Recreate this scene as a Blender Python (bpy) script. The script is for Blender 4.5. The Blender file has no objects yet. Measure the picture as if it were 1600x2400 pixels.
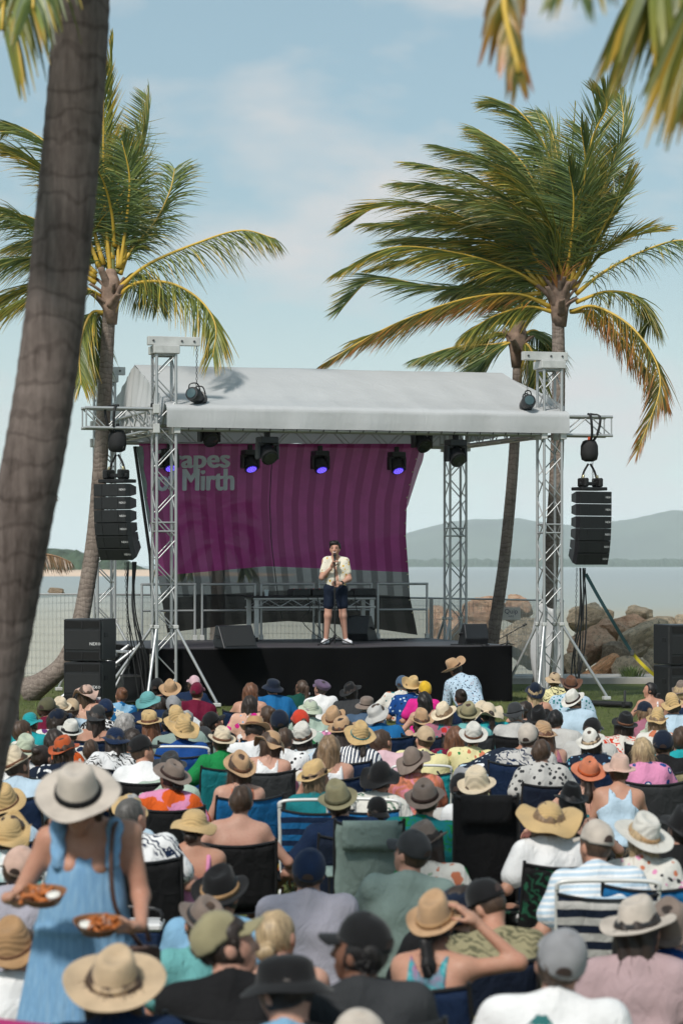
import bpy, bmesh, math, random
import numpy as np
from mathutils import Vector, Matrix, Euler, Quaternion, noise as mnoise
from mathutils.bvhtree import BVHTree

R = math.radians
SC = bpy.context.scene
COL = SC.collection

# ------------------------------------------------------------------ camera, sky, sun, exposure
FPX = 6000.0            # focal length in pixels of the 1600 x 2400 photograph
CAMZ = 2.25
HOR = 1324.0            # row of the horizon
cam_d = bpy.data.cameras.new('camera')
cam = bpy.data.objects.new('camera', cam_d)
COL.objects.link(cam)
SC.camera = cam
cam.location = (0, 0, CAMZ)
cam.rotation_euler = (R(90), 0, 0)
cam_d.sensor_fit = 'VERTICAL'
cam_d.sensor_height = 36.0
cam_d.sensor_width = 24.0
cam_d.lens = 36.0 * FPX / 2400.0
cam_d.shift_y = (HOR - 1200.0) / 2400.0
cam_d.clip_start = 0.5
cam_d.clip_end = 60000
cam_d.dof.use_dof = True
cam_d.dof.focus_distance = 38.0
cam_d.dof.aperture_fstop = 3.8

SUN_EL, SUN_AZ = R(47), R(206)      # azimuth clockwise from +Y: behind the camera, a little to its left
wd = bpy.data.worlds.new('World')
SC.world = wd
wd.use_nodes = True
nt = wd.node_tree
nt.nodes.clear()
def N(t, kind, **kw):
    n = t.nodes.new(kind)
    for k, v in kw.items():
        setattr(n, k, v)
    return n
out = N(nt, 'ShaderNodeOutputWorld')
bg = N(nt, 'ShaderNodeBackground')
bg.inputs['Strength'].default_value = 0.108
sky = N(nt, 'ShaderNodeTexSky', sky_type='NISHITA')
sky.sun_disc = False
sky.sun_elevation = SUN_EL
sky.sun_rotation = SUN_AZ
sky.altitude = 0
sky.air_density = 1.0
sky.dust_density = 1.0
sky.ozone_density = 1.2
tc = N(nt, 'ShaderNodeTexCoord')
sep = N(nt, 'ShaderNodeSeparateXYZ')
nt.links.new(tc.outputs['Generated'], sep.inputs[0])
# thin veil everywhere plus flat cumulus bands, the same all round the dome
mp = N(nt, 'ShaderNodeMapping')
mp.inputs['Scale'].default_value = (9.0, 9.0, 21.0)
mp.inputs['Location'].default_value = (8.38, 0.4, 5.83)
nt.links.new(tc.outputs['Generated'], mp.inputs[0])
nz = N(nt, 'ShaderNodeTexNoise')
nz.inputs['Scale'].default_value = 1.0
nz.inputs['Detail'].default_value = 6.0
nz.inputs['Roughness'].default_value = 0.5
nz.inputs['Distortion'].default_value = 0.1
nt.links.new(mp.outputs[0], nz.inputs['Vector'])
rp = N(nt, 'ShaderNodeValToRGB')
rp.color_ramp.elements[0].position = 0.52
rp.color_ramp.elements[1].position = 0.70
rp.color_ramp.elements[1].color = (0.95, 0.95, 0.95, 1)
nt.links.new(nz.outputs['Fac'], rp.inputs[0])
veil = N(nt, 'ShaderNodeMix', data_type='RGBA')
veil.inputs['Factor'].default_value = 0.42
veil.inputs['B'].default_value = (4.9, 7.2, 7.5, 1)
hz_f = N(nt, 'ShaderNodeMapRange')          # milky air all round the horizon
hz_f.inputs['From Min'].default_value = 0.0; hz_f.inputs['From Max'].default_value = 0.13
hz_f.inputs['To Min'].default_value = 0.85; hz_f.inputs['To Max'].default_value = 0.0
nt.links.new(sep.outputs['Z'], hz_f.inputs['Value'])
milk = N(nt, 'ShaderNodeMix', data_type='RGBA')
milk.inputs['B'].default_value = (9.8, 10.2, 9.9, 1)
nt.links.new(hz_f.outputs[0], milk.inputs['Factor'])
nt.links.new(sky.outputs[0], milk.inputs['A'])
nt.links.new(milk.outputs['Result'], veil.inputs['A'])
cl = N(nt, 'ShaderNodeMix', data_type='RGBA')
cl.inputs['B'].default_value = (7.2, 7.25, 7.3, 1)
nt.links.new(rp.outputs[0], cl.inputs['Factor'])
nt.links.new(veil.outputs['Result'], cl.inputs['A'])
nt.links.new(cl.outputs['Result'], bg.inputs['Color'])
nt.links.new(bg.outputs[0], out.inputs['Surface'])

sun_d = bpy.data.lights.new('sun', 'SUN')
sun_d.energy = 4.2
sun_d.angle = R(7)
sun_d.color = (1.0, 0.95, 0.88)
sun = bpy.data.objects.new('sun', sun_d)
COL.objects.link(sun)
sun.location = (-20, -20, 40)
sdir = Vector((math.sin(SUN_AZ) * math.cos(SUN_EL), math.cos(SUN_AZ) * math.cos(SUN_EL), math.sin(SUN_EL)))
sun.rotation_euler = sdir.to_track_quat('Z', 'Y').to_euler()

SC.view_settings.view_transform = 'Standard'
SC.view_settings.look = 'None'
SC.view_settings.exposure = -0.2
SC.view_settings.gamma = 1.0
SC.view_settings.use_curve_mapping = False
SC.render.engine = 'CYCLES'
SC.cycles.use_denoising = True
SC.cycles.max_bounces = 6
SC.cycles.diffuse_bounces = 3
SC.cycles.glossy_bounces = 2
SC.cycles.transmission_bounces = 3
SC.cycles.transparent_max_bounces = 10
SC.cycles.volume_bounces = 3
SC.cycles.caustics_reflective = False
SC.cycles.caustics_refractive = False
SC.cycles.sample_clamp_indirect = 4.0

# ------------------------------------------------------------------ helpers
def P(u, v, Y):
    """A point of the place: column u and row v of the photograph at distance Y metres."""
    return Vector(((u - 800.0) / FPX * Y, Y, CAMZ - (v - HOR) / FPX * Y))

def ground_z(Y):
    t = min(1.0, max(0.0, (Y - 33.0) / 5.0))
    return -0.30 * (1 - t * t * (3 - 2 * t))

def link(o, parent=None):
    COL.objects.link(o)
    if parent is not None:
        o.parent = parent
    return o

def tag(o, label=None, cat=None, group=None, kind=None):
    if label: o['label'] = label
    if cat: o['category'] = cat
    if group: o['group'] = group
    if kind: o['kind'] = kind
    return o

def empty(name, M=None, label=None, cat=None, group=None):
    o = bpy.data.objects.new(name, None)
    o.empty_display_size = 0.1
    COL.objects.link(o)
    if M is not None:
        o.matrix_world = M if isinstance(M, Matrix) else Matrix.Translation(M)
    return tag(o, label, cat, group)

def frame_z(d, up=Vector((0, 0, 1))):
    """Rotation matrix with local Z along d."""
    z = Vector(d).normalized()
    x = up.cross(z)
    if x.length < 1e-4:
        x = Vector((1, 0, 0)).cross(z)
        if x.length < 1e-4:
            x = Vector((0, 1, 0))
    x.normalize()
    y = z.cross(x)
    return Matrix((x, y, z)).transposed()

class MB:
    """Collects simple shapes into one mesh."""
    def __init__(s):
        s.v, s.f = [], []
    def add(s, vs, fs):
        n = len(s.v)
        s.v += [tuple(p) for p in vs]
        s.f += [tuple(i + n for i in f) for f in fs]
        return s
    def box(s, c, size, M=None, taper=1.0):
        x, y, z = size[0] / 2, size[1] / 2, size[2] / 2
        vs = []
        for k in (-1, 1):
            t = 1.0 if k < 0 else taper
            for (i, j) in ((-1, -1), (1, -1), (1, 1), (-1, 1)):
                p = Vector((i * x * t, j * y * t, k * z))
                p = (M @ p if M is not None else p) + Vector(c)
                vs.append(p)
        return s.add(vs, [(3, 2, 1, 0), (4, 5, 6, 7), (0, 1, 5, 4), (1, 2, 6, 5), (2, 3, 7, 6), (3, 0, 4, 7)])
    def cbox(s, c, size, ch=0.01, M=None):
        """Box with chamfered edges."""
        bm = bmesh.new()
        bmesh.ops.create_cube(bm, size=1.0)
        for v in bm.verts:
            v.co = Vector((v.co.x * size[0], v.co.y * size[1], v.co.z * size[2]))
        bmesh.ops.bevel(bm, geom=list(bm.edges), offset=ch, segments=1, affect='EDGES')
        bm.verts.index_update()
        vs = [((M @ v.co) if M is not None else v.co) + Vector(c) for v in bm.verts]
        fs = [tuple(q.index for q in f.verts) for f in bm.faces]
        bm.free()
        return s.add(vs, fs)
    def tube(s, pts, r, n=8, cap=True):
        pts = [Vector(p) for p in pts]
        m = len(pts)
        rs = r if hasattr(r, '__len__') else [r] * m
        vs, fs = [], []
        d0 = (pts[1] - pts[0]).normalized()
        ref = Vector((0, 0, 1)) if abs(d0.z) < 0.9 else Vector((1, 0, 0))
        x = ref.cross(d0).normalized()
        for i, p in enumerate(pts):
            d = (pts[min(i + 1, m - 1)] - pts[max(i - 1, 0)])
            if d.length < 1e-9: d = d0
            d = d.normalized()
            x = (x - d * x.dot(d))
            if x.length < 1e-6: x = d.orthogonal()
            x.normalize()
            y = d.cross(x)
            for k in range(n):
                a = 2 * math.pi * k / n
                vs.append(p + (x * math.cos(a) + y * math.sin(a)) * rs[i])
        for i in range(m - 1):
            for k in range(n):
                k2 = (k + 1) % n
                fs.append((i * n + k, i * n + k2, (i + 1) * n + k2, (i + 1) * n + k))
        if cap:
            fs.append(tuple(range(n - 1, -1, -1)))
            fs.append(tuple((m - 1) * n + k for k in range(n)))
        return s.add(vs, fs)
    def lathe(s, prof, n=24, M=None, c=(0, 0, 0)):
        vs, fs = [], []
        for (r, z) in prof:
            for k in range(n):
                a = 2 * math.pi * k / n
                p = Vector((r * math.cos(a), r * math.sin(a), z))
                vs.append((M @ p if M is not None else p) + Vector(c))
        for i in range(len(prof) - 1):
            for k in range(n):
                k2 = (k + 1) % n
                fs.append((i * n + k, i * n + k2, (i + 1) * n + k2, (i + 1) * n + k))
        fs.append(tuple(range(n - 1, -1, -1)))
        fs.append(tuple((len(prof) - 1) * n + k for k in range(n)))
        return s.add(vs, fs)
    def grid(s, fn, nu, nv, thick=0.0):
        vs, fs = [], []
        for j in range(nv + 1):
            for i in range(nu + 1):
                vs.append(fn(i / nu, j / nv))
        for j in range(nv):
            for i in range(nu):
                a = j * (nu + 1) + i
                fs.append((a, a + 1, a + nu + 2, a + nu + 1))
        return s.add(vs, fs)
    def build(s, name, m, parent=None, smooth=False, M=None, solid=0.0):
        me = bpy.data.meshes.new(name)
        me.from_pydata(s.v, [], s.f)
        if smooth:
            me.polygons.foreach_set('use_smooth', [True] * len(me.polygons))
        me.materials.append(m)
        me.update()
        o = bpy.data.objects.new(name, me)
        COL.objects.link(o)
        if parent is not None:
            o.parent = parent
        if M is not None:
            o.matrix_local = M
        if solid:
            md = o.modifiers.new('thickness', 'SOLIDIFY')
            md.thickness = solid
            md.offset = 0
        return o

def share(o, name, parent, M=None):
    """Another object on the same mesh."""
    c = bpy.data.objects.new(name, o.data)
    COL.objects.link(c)
    c.parent = parent
    if M is not None:
        c.matrix_local = M
    return c

def autosmooth(o, ang=35):
    me = o.data
    bm = bmesh.new(); bm.from_mesh(me)
    for e in bm.edges:
        e.smooth = not (len(e.link_faces) == 2 and e.calc_face_angle(0) > R(ang))
    for f in bm.faces: f.smooth = True
    bm.to_mesh(me); bm.free()
    return o

# ------------------------------------------------------------------ materials
MATS = {}
def _base(name):
    m = bpy.data.materials.new(name)
    m.use_nodes = True
    t = m.node_tree
    t.nodes.clear()
    o = N(t, 'ShaderNodeOutputMaterial')
    b = N(t, 'ShaderNodeBsdfPrincipled')
    t.links.new(b.outputs[0], o.inputs['Surface'])
    return m, t, b, o

def setv(node, key, v):
    node.inputs[key].default_value = v

def rgba(c):
    return (c[0], c[1], c[2], 1.0)

def coords(t, scale=(1, 1, 1), kind='Object', loc=(0, 0, 0)):
    c = N(t, 'ShaderNodeTexCoord')
    m = N(t, 'ShaderNodeMapping')
    m.inputs['Scale'].default_value = scale
    m.inputs['Location'].default_value = loc
    t.links.new(c.outputs[kind], m.inputs[0])
    return m.outputs[0]

def noise_tex(t, vec, scale, detail=4, rough=0.55, dist=0.0):
    n = N(t, 'ShaderNodeTexNoise')
    setv(n, 'Scale', scale); setv(n, 'Detail', detail); setv(n, 'Roughness', rough); setv(n, 'Distortion', dist)
    t.links.new(vec, n.inputs['Vector'])
    return n.outputs['Fac']

def ramp(t, fac, stops, interp='LINEAR'):
    r = N(t, 'ShaderNodeValToRGB')
    r.color_ramp.interpolation = interp
    el = r.color_ramp.elements
    while len(el) > 1:
        el.remove(el[-1])
    el[0].position = stops[0][0]; el[0].color = rgba(stops[0][1])
    for p, c in stops[1:]:
        e = el.new(p); e.color = rgba(c)
    t.links.new(fac, r.inputs[0])
    return r.outputs[0]

def mixc(t, fac, a, b, blend='MIX'):
    m = N(t, 'ShaderNodeMix', data_type='RGBA', blend_type=blend)
    for key, x in (('Factor', fac), ('A', a), ('B', b)):
        if isinstance(x, (int, float)):
            m.inputs[key].default_value = x
        elif isinstance(x, tuple):
            m.inputs[key].default_value = rgba(x)
        else:
            t.links.new(x, m.inputs[key])
    return m.outputs['Result']

def math_n(t, op, a, b=None):
    m = N(t, 'ShaderNodeMath', operation=op)
    for i, x in enumerate((a, b)):
        if x is None: continue
        if isinstance(x, (int, float)): m.inputs[i].default_value = x
        else: t.links.new(x, m.inputs[i])
    return m.outputs[0]

def bump(t, b, h, strength=0.3, dist=0.01):
    n = N(t, 'ShaderNodeBump')
    setv(n, 'Strength', strength); setv(n, 'Distance', dist)
    t.links.new(h, n.inputs['Height'])
    t.links.new(n.outputs[0], b.inputs['Normal'])

def mat(name, col, rough=0.6, metal=0.0, var=0.12, scale=8.0, bmp=0.0, bscale=60.0, spec=0.5, kind='Object', emit=0.0):
    key = ('m', name)
    if key in MATS: return MATS[key]
    m, t, b, o = _base(name)
    vec = coords(t, kind=kind)
    if var:
        f = noise_tex(t, vec, scale, 5, 0.6)
        lo = tuple(max(0, c * (1 - var)) for c in col); hi = tuple(min(1, c * (1 + var)) for c in col)
        t.links.new(ramp(t, f, [(0.3, lo), (0.7, hi)]), b.inputs['Base Color'])
    else:
        setv(b, 'Base Color', rgba(col))
    setv(b, 'Roughness', rough); setv(b, 'Metallic', metal); setv(b, 'Specular IOR Level', spec)
    if bmp:
        bump(t, b, noise_tex(t, vec, bscale, 4, 0.6), bmp, 0.01)
    if emit:
        setv(b, 'Emission Color', rgba(col)); setv(b, 'Emission Strength', emit)
    MATS[key] = m
    return m
# ------------------------------------------------------------------ the setting: lawn, sea, shore, hills, air
def lawn_mat():
    m, t, b, o = _base('lawn_grass')
    vec = coords(t, kind='Object')
    a = noise_tex(t, vec, 0.35, 6, 0.65)
    c = noise_tex(t, vec, 9.0, 5, 0.7)
    g = ramp(t, a, [(0.35, (0.055, 0.085, 0.022)), (0.55, (0.10, 0.125, 0.035)), (0.72, (0.20, 0.165, 0.075))])
    g2 = mixc(t, 0.55, g, ramp(t, c, [(0.3, (0.04, 0.055, 0.015)), (0.7, (0.19, 0.20, 0.08))]))
    t.links.new(g2, b.inputs['Base Color'])
    setv(b, 'Roughness', 0.9); setv(b, 'Specular IOR Level', 0.15)
    bump(t, b, noise_tex(t, vec, 55, 4, 0.7), 0.8, 0.03)
    return m
mb = MB()
ys = [-6, 4, 7, 9, 11, 13, 15, 17, 19, 21, 23, 25, 27, 29, 31, 33, 34, 35, 36, 37, 38.2, 40, 45, 50, 52.0]
xs = [-60, -30, -15, -8, -4, 0, 4, 8, 15, 30, 60]
vs = [(x, y, ground_z(y)) for y in ys for x in xs]
vs += [(x, 54.5, -1.0) for x in xs] + [(x, 58.0, -3.2) for x in xs]
nx = len(xs)
fs = [(j * nx + i, j * nx + i + 1, (j + 1) * nx + i + 1, (j + 1) * nx + i) for j in range(len(ys) + 1) for i in range(nx - 1)]
mb.add(vs, fs)
tag(mb.build('lawn', lawn_mat(), smooth=True), kind='structure')

random.seed(4)
mb = MB()
for k in range(14000):
    y = random.uniform(24, 46); x = random.uniform(-0.145, 0.145) * y
    h = random.uniform(0.025, 0.07); w = 0.006; a = random.uniform(0, 6.28)
    dx, dy = math.cos(a) * w, math.sin(a) * w
    z = ground_z(y)
    lx, ly = random.uniform(-.03, .03), random.uniform(-.03, .03)
    mb.add([(x - dx, y - dy, z), (x + dx, y + dy, z), (x + lx, y + ly, z + h)], [(0, 1, 2)])
gb = mb.build('grass', mat('grass_blade', (0.10, 0.14, 0.035), 0.7, var=0.35, scale=3.0))
tag(gb, 'short patchy green grass of the lawn', 'grass', kind='stuff')

def sea_mat():
    m, t, b, o = _base('sea_water')
    c = N(t, 'ShaderNodeTexCoord')
    s = N(t, 'ShaderNodeSeparateXYZ')
    t.links.new(c.outputs['Object'], s.inputs[0])
    d = math_n(t, 'DIVIDE', s.outputs['Y'], 1000.0)
    warp = math_n(t, 'MULTIPLY', noise_tex(t, coords(t, (0.004, 0.02, 1)), 1.0, 4), 0.18)
    d2 = math_n(t, 'ADD', d, warp)
    col = ramp(t, d2, [(0.12, (0.40, 0.35, 0.235)), (0.30, (0.36, 0.33, 0.24)), (0.37, (0.33, 0.345, 0.30)), (0.6, (0.33, 0.35, 0.33)), (1.0, (0.31, 0.335, 0.325))])
    t.links.new(col, b.inputs['Base Color'])
    setv(b, 'Roughness', 0.3); setv(b, 'IOR', 1.33)
    h = noise_tex(t, coords(t, (0.25, 0.55, 1)), 1.0, 6, 0.65, 0.4)
    bump(t, b, h, 0.8, 0.9)
    return m
mb = MB().add([(-11000, 53, -2), (11000, 53, -2), (11000, 11500, -2), (-11000, 11500, -2)], [(0, 1, 2, 3)])
tag(mb.build('sea', sea_mat()), kind='structure')

# far spit of pale sand with its wood, left
def blob_strip(name, pts, m, seed, width, jag, kind, label=None, cat=None, detail=1.0):
    """A long bumpy mass along pts [(x, y, height)], rough on top."""
    random.seed(seed)
    vs, fs = [], []
    prof = [(-1.0, 0.0), (-0.8, 0.55), (-0.45, 0.9), (0, 1.0), (0.45, 0.88), (0.8, 0.5), (1.0, 0.0)]
    for i, (x, y, h) in enumerate(pts):
        for j, (w, z) in enumerate(prof):
            jz = 1 + jag * random.uniform(-1, 1) if 0 < j < len(prof) - 1 else 1
            vs.append((x + random.uniform(-1, 1) * jag * 4 * detail, y + w * width + random.uniform(-1, 1) * jag * width * .3, -2.0 + h * z * jz))
    n = len(prof)
    for i in range(len(pts) - 1):
        for j in range(n - 1):
            fs.append((i * n + j, i * n + j + 1, (i + 1) * n + j + 1, (i + 1) * n + j))
    o = MB().add(vs, fs).build(name, m, smooth=False)
    return tag(o, label, cat, kind=kind)
sand = mat('far_sand', (0.62, 0.46, 0.34), 0.9, var=0.15, scale=0.02)
pts = [(-420 + i * 8, 1080 + 12 * math.sin(i * .3), 2.2 if i < 43 else 2.2 * max(0, (50 - i) / 7)) for i in range(51)]
blob_strip('sand_spit', pts, sand, 3, 120, 0.05, 'structure')
wood = mat('far_wood_leaves', (0.035, 0.06, 0.03), 0.9, var=0.5, scale=0.15)
random.seed(9)
pts = []
for i in range(150):
    x = -480 + i * 2.6
    h = 12 + 2.8 * mnoise.noise((x * .035, 0, 0)) + 2.2 * mnoise.noise((x * .13, 5, 0)) + random.uniform(-.8, .8)
    if x > -125: h *= max(0.1, 1 - (x + 125) / 40)
    pts.append((x, 1230, max(1, h)))
blob_strip('far_wood', pts, wood, 8, 22, 0.14, 'stuff', 'dark green wood along the far sandy spit', 'trees', 0.5)
pts = []
for i in range(260):
    x = 300 + i * 8.5
    h = 16 + 3 * mnoise.noise((x * .01, 2, 0)) + 4 * mnoise.noise((x * .04, 7, 0))
    if i < 12: h *= i / 12
    pts.append((x * .55 - 150, 5200, max(.5, h)))
blob_strip('far_shore_wood', pts, wood, 18, 160, 0.10, 'stuff', 'low dark line of trees along the opposite shore below the hills', 'trees', 1.0)
hill_m = mat('hill_forest', (0.05, 0.07, 0.04), 0.95, var=0.35, scale=0.004)
prof = [(560, 1322), (700, 1300), (820, 1272), (900, 1258), (960, 1246), (1010, 1232), (1060, 1221), (1110, 1215), (1160, 1216), (1210, 1213), (1260, 1221),
        (1300, 1226), (1340, 1230), (1390, 1226), (1440, 1220), (1490, 1213), (1530, 1203), (1570, 1194), (1610, 1197), (1680, 1206), (1800, 1190), (2000, 1214), (2300, 1236), (2700, 1280), (3000, 1322)]
def prof_v(u):
    for (a, va), (b, vb) in zip(prof, prof[1:]):
        if a <= u <= b: return va + (vb - va) * (u - a) / (b - a)
    return 1322
mb = MB()
NU, NV = 240, 16
def hill(i, j):
    u = 560 + i * 2440
    Y = 8200 + j * 2000
    ridge = (HOR - prof_v(u)) / FPX * 9200 + 2
    k = 1 - abs(j - 0.5) * 2
    k = math.sin(k * math.pi / 2) ** 0.85
    X = (u - 800) / FPX * 9200
    n = mnoise.fractal((X * .004, Y * .004, 1.3), 1.0, 2.0, 5)
    n2 = mnoise.fractal((X * .03, Y * .03, 4.3), 1.0, 2.0, 3)
    z = ridge * k * (1 + 0.22 * n * (1 - k)) + 2.5 * n2 * (k > .1)
    return (X, Y, -2 + max(0, z))
mb.grid(hill, NU, NV)
tag(mb.build('hills', hill_m, smooth=True), kind='structure')

# the hazy air, one even box round everything
m = bpy.data.materials.new('haze_air'); m.use_nodes = True
t = m.node_tree; t.nodes.clear()
o = N(t, 'ShaderNodeOutputMaterial'); pv = N(t, 'ShaderNodeVolumePrincipled')
setv(pv, 'Color', (0.86, 0.955, 1.0, 1)); setv(pv, 'Density', 0.00007); setv(pv, 'Anisotropy', -0.25)
t.links.new(pv.outputs[0], o.inputs['Volume'])
hz = MB().box((0, 5700, 110), (24000, 12400, 230)).build('haze', m)
tag(hz, kind='stuff')

# ------------------------------------------------------------------ rocks of the sea wall
def rock_mat(name, c1, c2, c3, strat=0.0):
    m, t, b, o = _base(name)
    vec = coords(t)
    f = noise_tex(t, vec, 2.2, 7, 0.65, 0.4)
    base = ramp(t, f, [(0.28, c1), (0.5, c2), (0.72, c3)])
    if strat:
        v2 = coords(t, (1.0, 1.0, 9.0))
        base = mixc(t, strat, base, ramp(t, noise_tex(t, v2, 2.0, 5, 0.7), [(0.35, (0.16, 0.085, 0.05)), (0.5, (0.40, 0.22, 0.13)), (0.65, (0.5, 0.36, 0.26))]))
    crack = noise_tex(t, vec, 7.0, 8, 0.75, 0.8)
    base = mixc(t, 0.8, base, ramp(t, crack, [(0.38, (0.05, 0.045, 0.04)), (0.47, (0.44, 0.42, 0.38))]), 'MULTIPLY')
    base = mixc(t, 1.0, base, (4.3, 3.85, 3.4), 'MULTIPLY')
    t.links.new(base, b.inputs['Base Color'])
    setv(b, 'Roughness', 0.9); setv(b, 'Specular IOR Level', 0.2)
    bump(t, b, noise_tex(t, vec, 6.0, 9, 0.75, 0.3), 1.0, 0.16)
    return m
ROCK = {'grey': rock_mat('rock_grey', (0.17, 0.15, 0.125), (0.30, 0.275, 0.235), (0.43, 0.395, 0.34)),
        'pink': rock_mat('rock_pink', (0.22, 0.14, 0.11), (0.32, 0.235, 0.19), (0.38, 0.33, 0.28)),
        'orange': rock_mat('rock_orange', (0.24, 0.13, 0.08), (0.40, 0.24, 0.15), (0.48, 0.36, 0.26), 0.7),
        'dark': rock_mat('rock_dark', (0.09, 0.08, 0.07), (0.17, 0.15, 0.13), (0.26, 0.23, 0.2))}
def boulder(u, v, w, h, Y, kind, tilt, label, seed):
    """A broken angular boulder covering w x h pixels round (u, v) at distance Y."""
    random.seed(seed)
    bm = bmesh.new()
    bmesh.ops.create_icosphere(bm, subdivisions=4, radius=1.0)
    cuts = []
    for k in range(26):
        d = Vector((random.gauss(0, 1), random.gauss(0, 1), random.gauss(0, 1))).normalized()
        cuts.append((d, random.uniform(0.62, 0.9)))
    for p in bm.verts:
        for d, k in cuts:
            e = p.co.dot(d) - k
            if e > 0: p.co -= d * e * 0.97
        n = mnoise.fractal(p.co * 2.3 + Vector((seed, 0, 0)), 1.0, 2.0, 5)
        p.co += p.co.normalized() * n * 0.10
    me = bpy.data.meshes.new('boulder'); bm.to_mesh(me); bm.free()
    me.materials.append(ROCK[kind])
    o = bpy.data.objects.new('boulder', me); COL.objects.link(o)
    s = Y / FPX
    o.location = P(u, v, Y)
    o.scale = (w / 2 * s * 1.22, (w + h) / 4 * s * 1.25, h / 2 * s * 1.28)
    o.rotation_euler = (random.uniform(-.2, .2), R(tilt), random.uniform(-.5, .5))
    autosmooth(o, 16)
    tag(o, label, 'boulder', 'boulders of the sea wall')
for i, (u, v, w, h, Y, kind, tilt, label) in enumerate([
    (1372, 1447, 92, 62, 54.5, 'grey', -12, 'weathered grey boulder at the top left of the rock pile by the truss tower'),
    (1412, 1442, 44, 40, 55.5, 'grey', 20, 'small pale boulder on the crest behind the hanging speaker cables'),
    (1498, 1443, 74, 48, 55.5, 'grey', 8, 'pointed pale grey boulder forming the highest crest of the rock pile'),
    (1468, 1468, 90, 50, 54.5, 'pink', 10, 'brown pink boulder under the highest pale crest rock'),
    (1545, 1462, 70, 40, 55, 'grey', -5, 'flat grey boulder just right of the highest crest rock'),
    (1600, 1468, 60, 46, 55, 'grey', 5, 'grey crest boulder above the right subwoofer stack'),
    (1435, 1480, 90, 56, 53.8, 'pink', 14, 'reddish boulder in the middle left of the rock pile'),
    (1385, 1515, 110, 86, 52.8, 'pink', -18, 'large rounded pink boulder behind the right truss leg'),
    (1490, 1508, 150, 80, 52.8, 'grey', -28, 'big grey slab crossed by the yellow and black ratchet strap'),
    (1440, 1535, 70, 70, 52.2, 'dark', 30, 'dark boulder wedged between pink rock and grey slab'),
    (1400, 1582, 120, 58, 51.4, 'orange', -34, 'orange banded slanting slab low in the rock pile'),
    (1345, 1560, 60, 56, 52.2, 'grey', 10, 'grey boulder at the foot of the truss tower outrigger'),
    (1478, 1582, 100, 74, 51.2, 'grey', 22, 'pale grey boulder right of the orange banded slab'),
    (1530, 1556, 70, 56, 52, 'grey', -15, 'grey boulder left of the right subwoofer stack'),
    (1447, 1608, 96, 44, 50.6, 'grey', 6, 'low light grey boulder in front above the concrete kerb'),
    (1545, 1600, 60, 54, 51, 'grey', 0, 'grey boulder half hidden by the right subwoofer stack'),
    (1130, 1440, 110, 84, 55, 'pink', -6, 'pink boulder seen through fence mesh right of rear truss tower'),
    (1212, 1428, 70, 60, 55, 'pink', 8, 'peach boulder behind the printed fence sign'),
    (1235, 1500, 120, 110, 53.5, 'grey', 12, 'pale boulder behind fence mesh left of the right truss tower'),
    (1150, 1530, 110, 110, 53.5, 'grey', -10, 'grey boulder low behind fence mesh beside the leaning palm'),
    (1040, 1470, 90, 90, 55, 'pink', 4, 'pinkish boulder behind fence mesh by the rear truss tower'),
    (1290, 1580, 80, 90, 52.5, 'dark', -20, 'dark boulder between the truss tower chords')]):
    boulder(u, v, w, h, Y, kind, tilt, label, 100 + i * 7)
o = boulder(132, 1387, 46, 16, 95, 'dark', 4, 'dark rock standing in the water behind the fence at the left', 77)

mb = MB()
mb.box((6.6, 49.4, 0.03), (8.6, 1.9, 0.16), Matrix.Rotation(R(2), 3, 'Z'))
tag(mb.build('concrete_kerb', mat('concrete', (0.36, 0.34, 0.31), 0.9, var=0.2, scale=2.5, bmp=0.4, bscale=30)), kind='structure')

# grass tuft on the rocks
random.seed(12)
mb = MB()
c = P(1480, 1640, 49.0); c.z = 0.1
for k in range(160):
    a = random.uniform(0, 6.28); r = random.uniform(0, .14)
    p = c + Vector((math.cos(a) * r * 1.8, math.sin(a) * r, 0))
    d = Vector((math.cos(a) * .5, math.sin(a) * .3, 1)).normalized()
    L = random.uniform(.14, .32); w = Vector((-math.sin(a), math.cos(a), 0)) * .008
    q = p + d * L * .6; e = p + d * L + Vector((math.cos(a), math.sin(a), -.6)) * L * .3
    mb.add([p - w, p + w, q + w * .8, q - w * .8, e], [(0, 1, 2, 3), (3, 2, 4)])
tag(mb.build('grass_tuft', mat('tuft_leaf', (0.10, 0.15, 0.04), 0.7, var=0.4)), 'tuft of long green grass at the foot of the grey boulders', 'grass')

# ------------------------------------------------------------------ palms
def leaf_mat(name, base, tip, dry, edge=0.75):
    m, t, b, o = _base(name)
    a = N(t, 'ShaderNodeAttribute', attribute_name='leaf')
    s = N(t, 'ShaderNodeSeparateColor')
    t.links.new(a.outputs['Color'], s.inputs[0])
    tt = math_n(t, 'ADD', s.outputs[0], math_n(t, 'MULTIPLY', math_n(t, 'SUBTRACT', s.outputs[1], 0.5), 0.9))
    col = ramp(t, tt, [(0.15, base), (edge, tip), (1.15 if edge < 1 else 1.3, dry)])
    dark = ramp(t, s.outputs[1], [(0.0, (0.45, 0.5, 0.5)), (1.0, (1.4, 1.35, 1.2))])
    t.links.new(mixc(t, 1.0, col, dark, 'MULTIPLY'), b.inputs['Base Color'])
    setv(b, 'Roughness', 0.42); setv(b, 'Specular IOR Level', 0.5)
    tr = N(t, 'ShaderNodeBsdfTranslucent')
    t.links.new(col, tr.inputs['Color'])
    mx = N(t, 'ShaderNodeMixShader'); setv(mx, 'Fac', 0.22)
    t.links.new(b.outputs[0], mx.inputs[1]); t.links.new(tr.outputs[0], mx.inputs[2])
    t.links.new(mx.outputs[0], o.inputs['Surface'])
    return m
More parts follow.
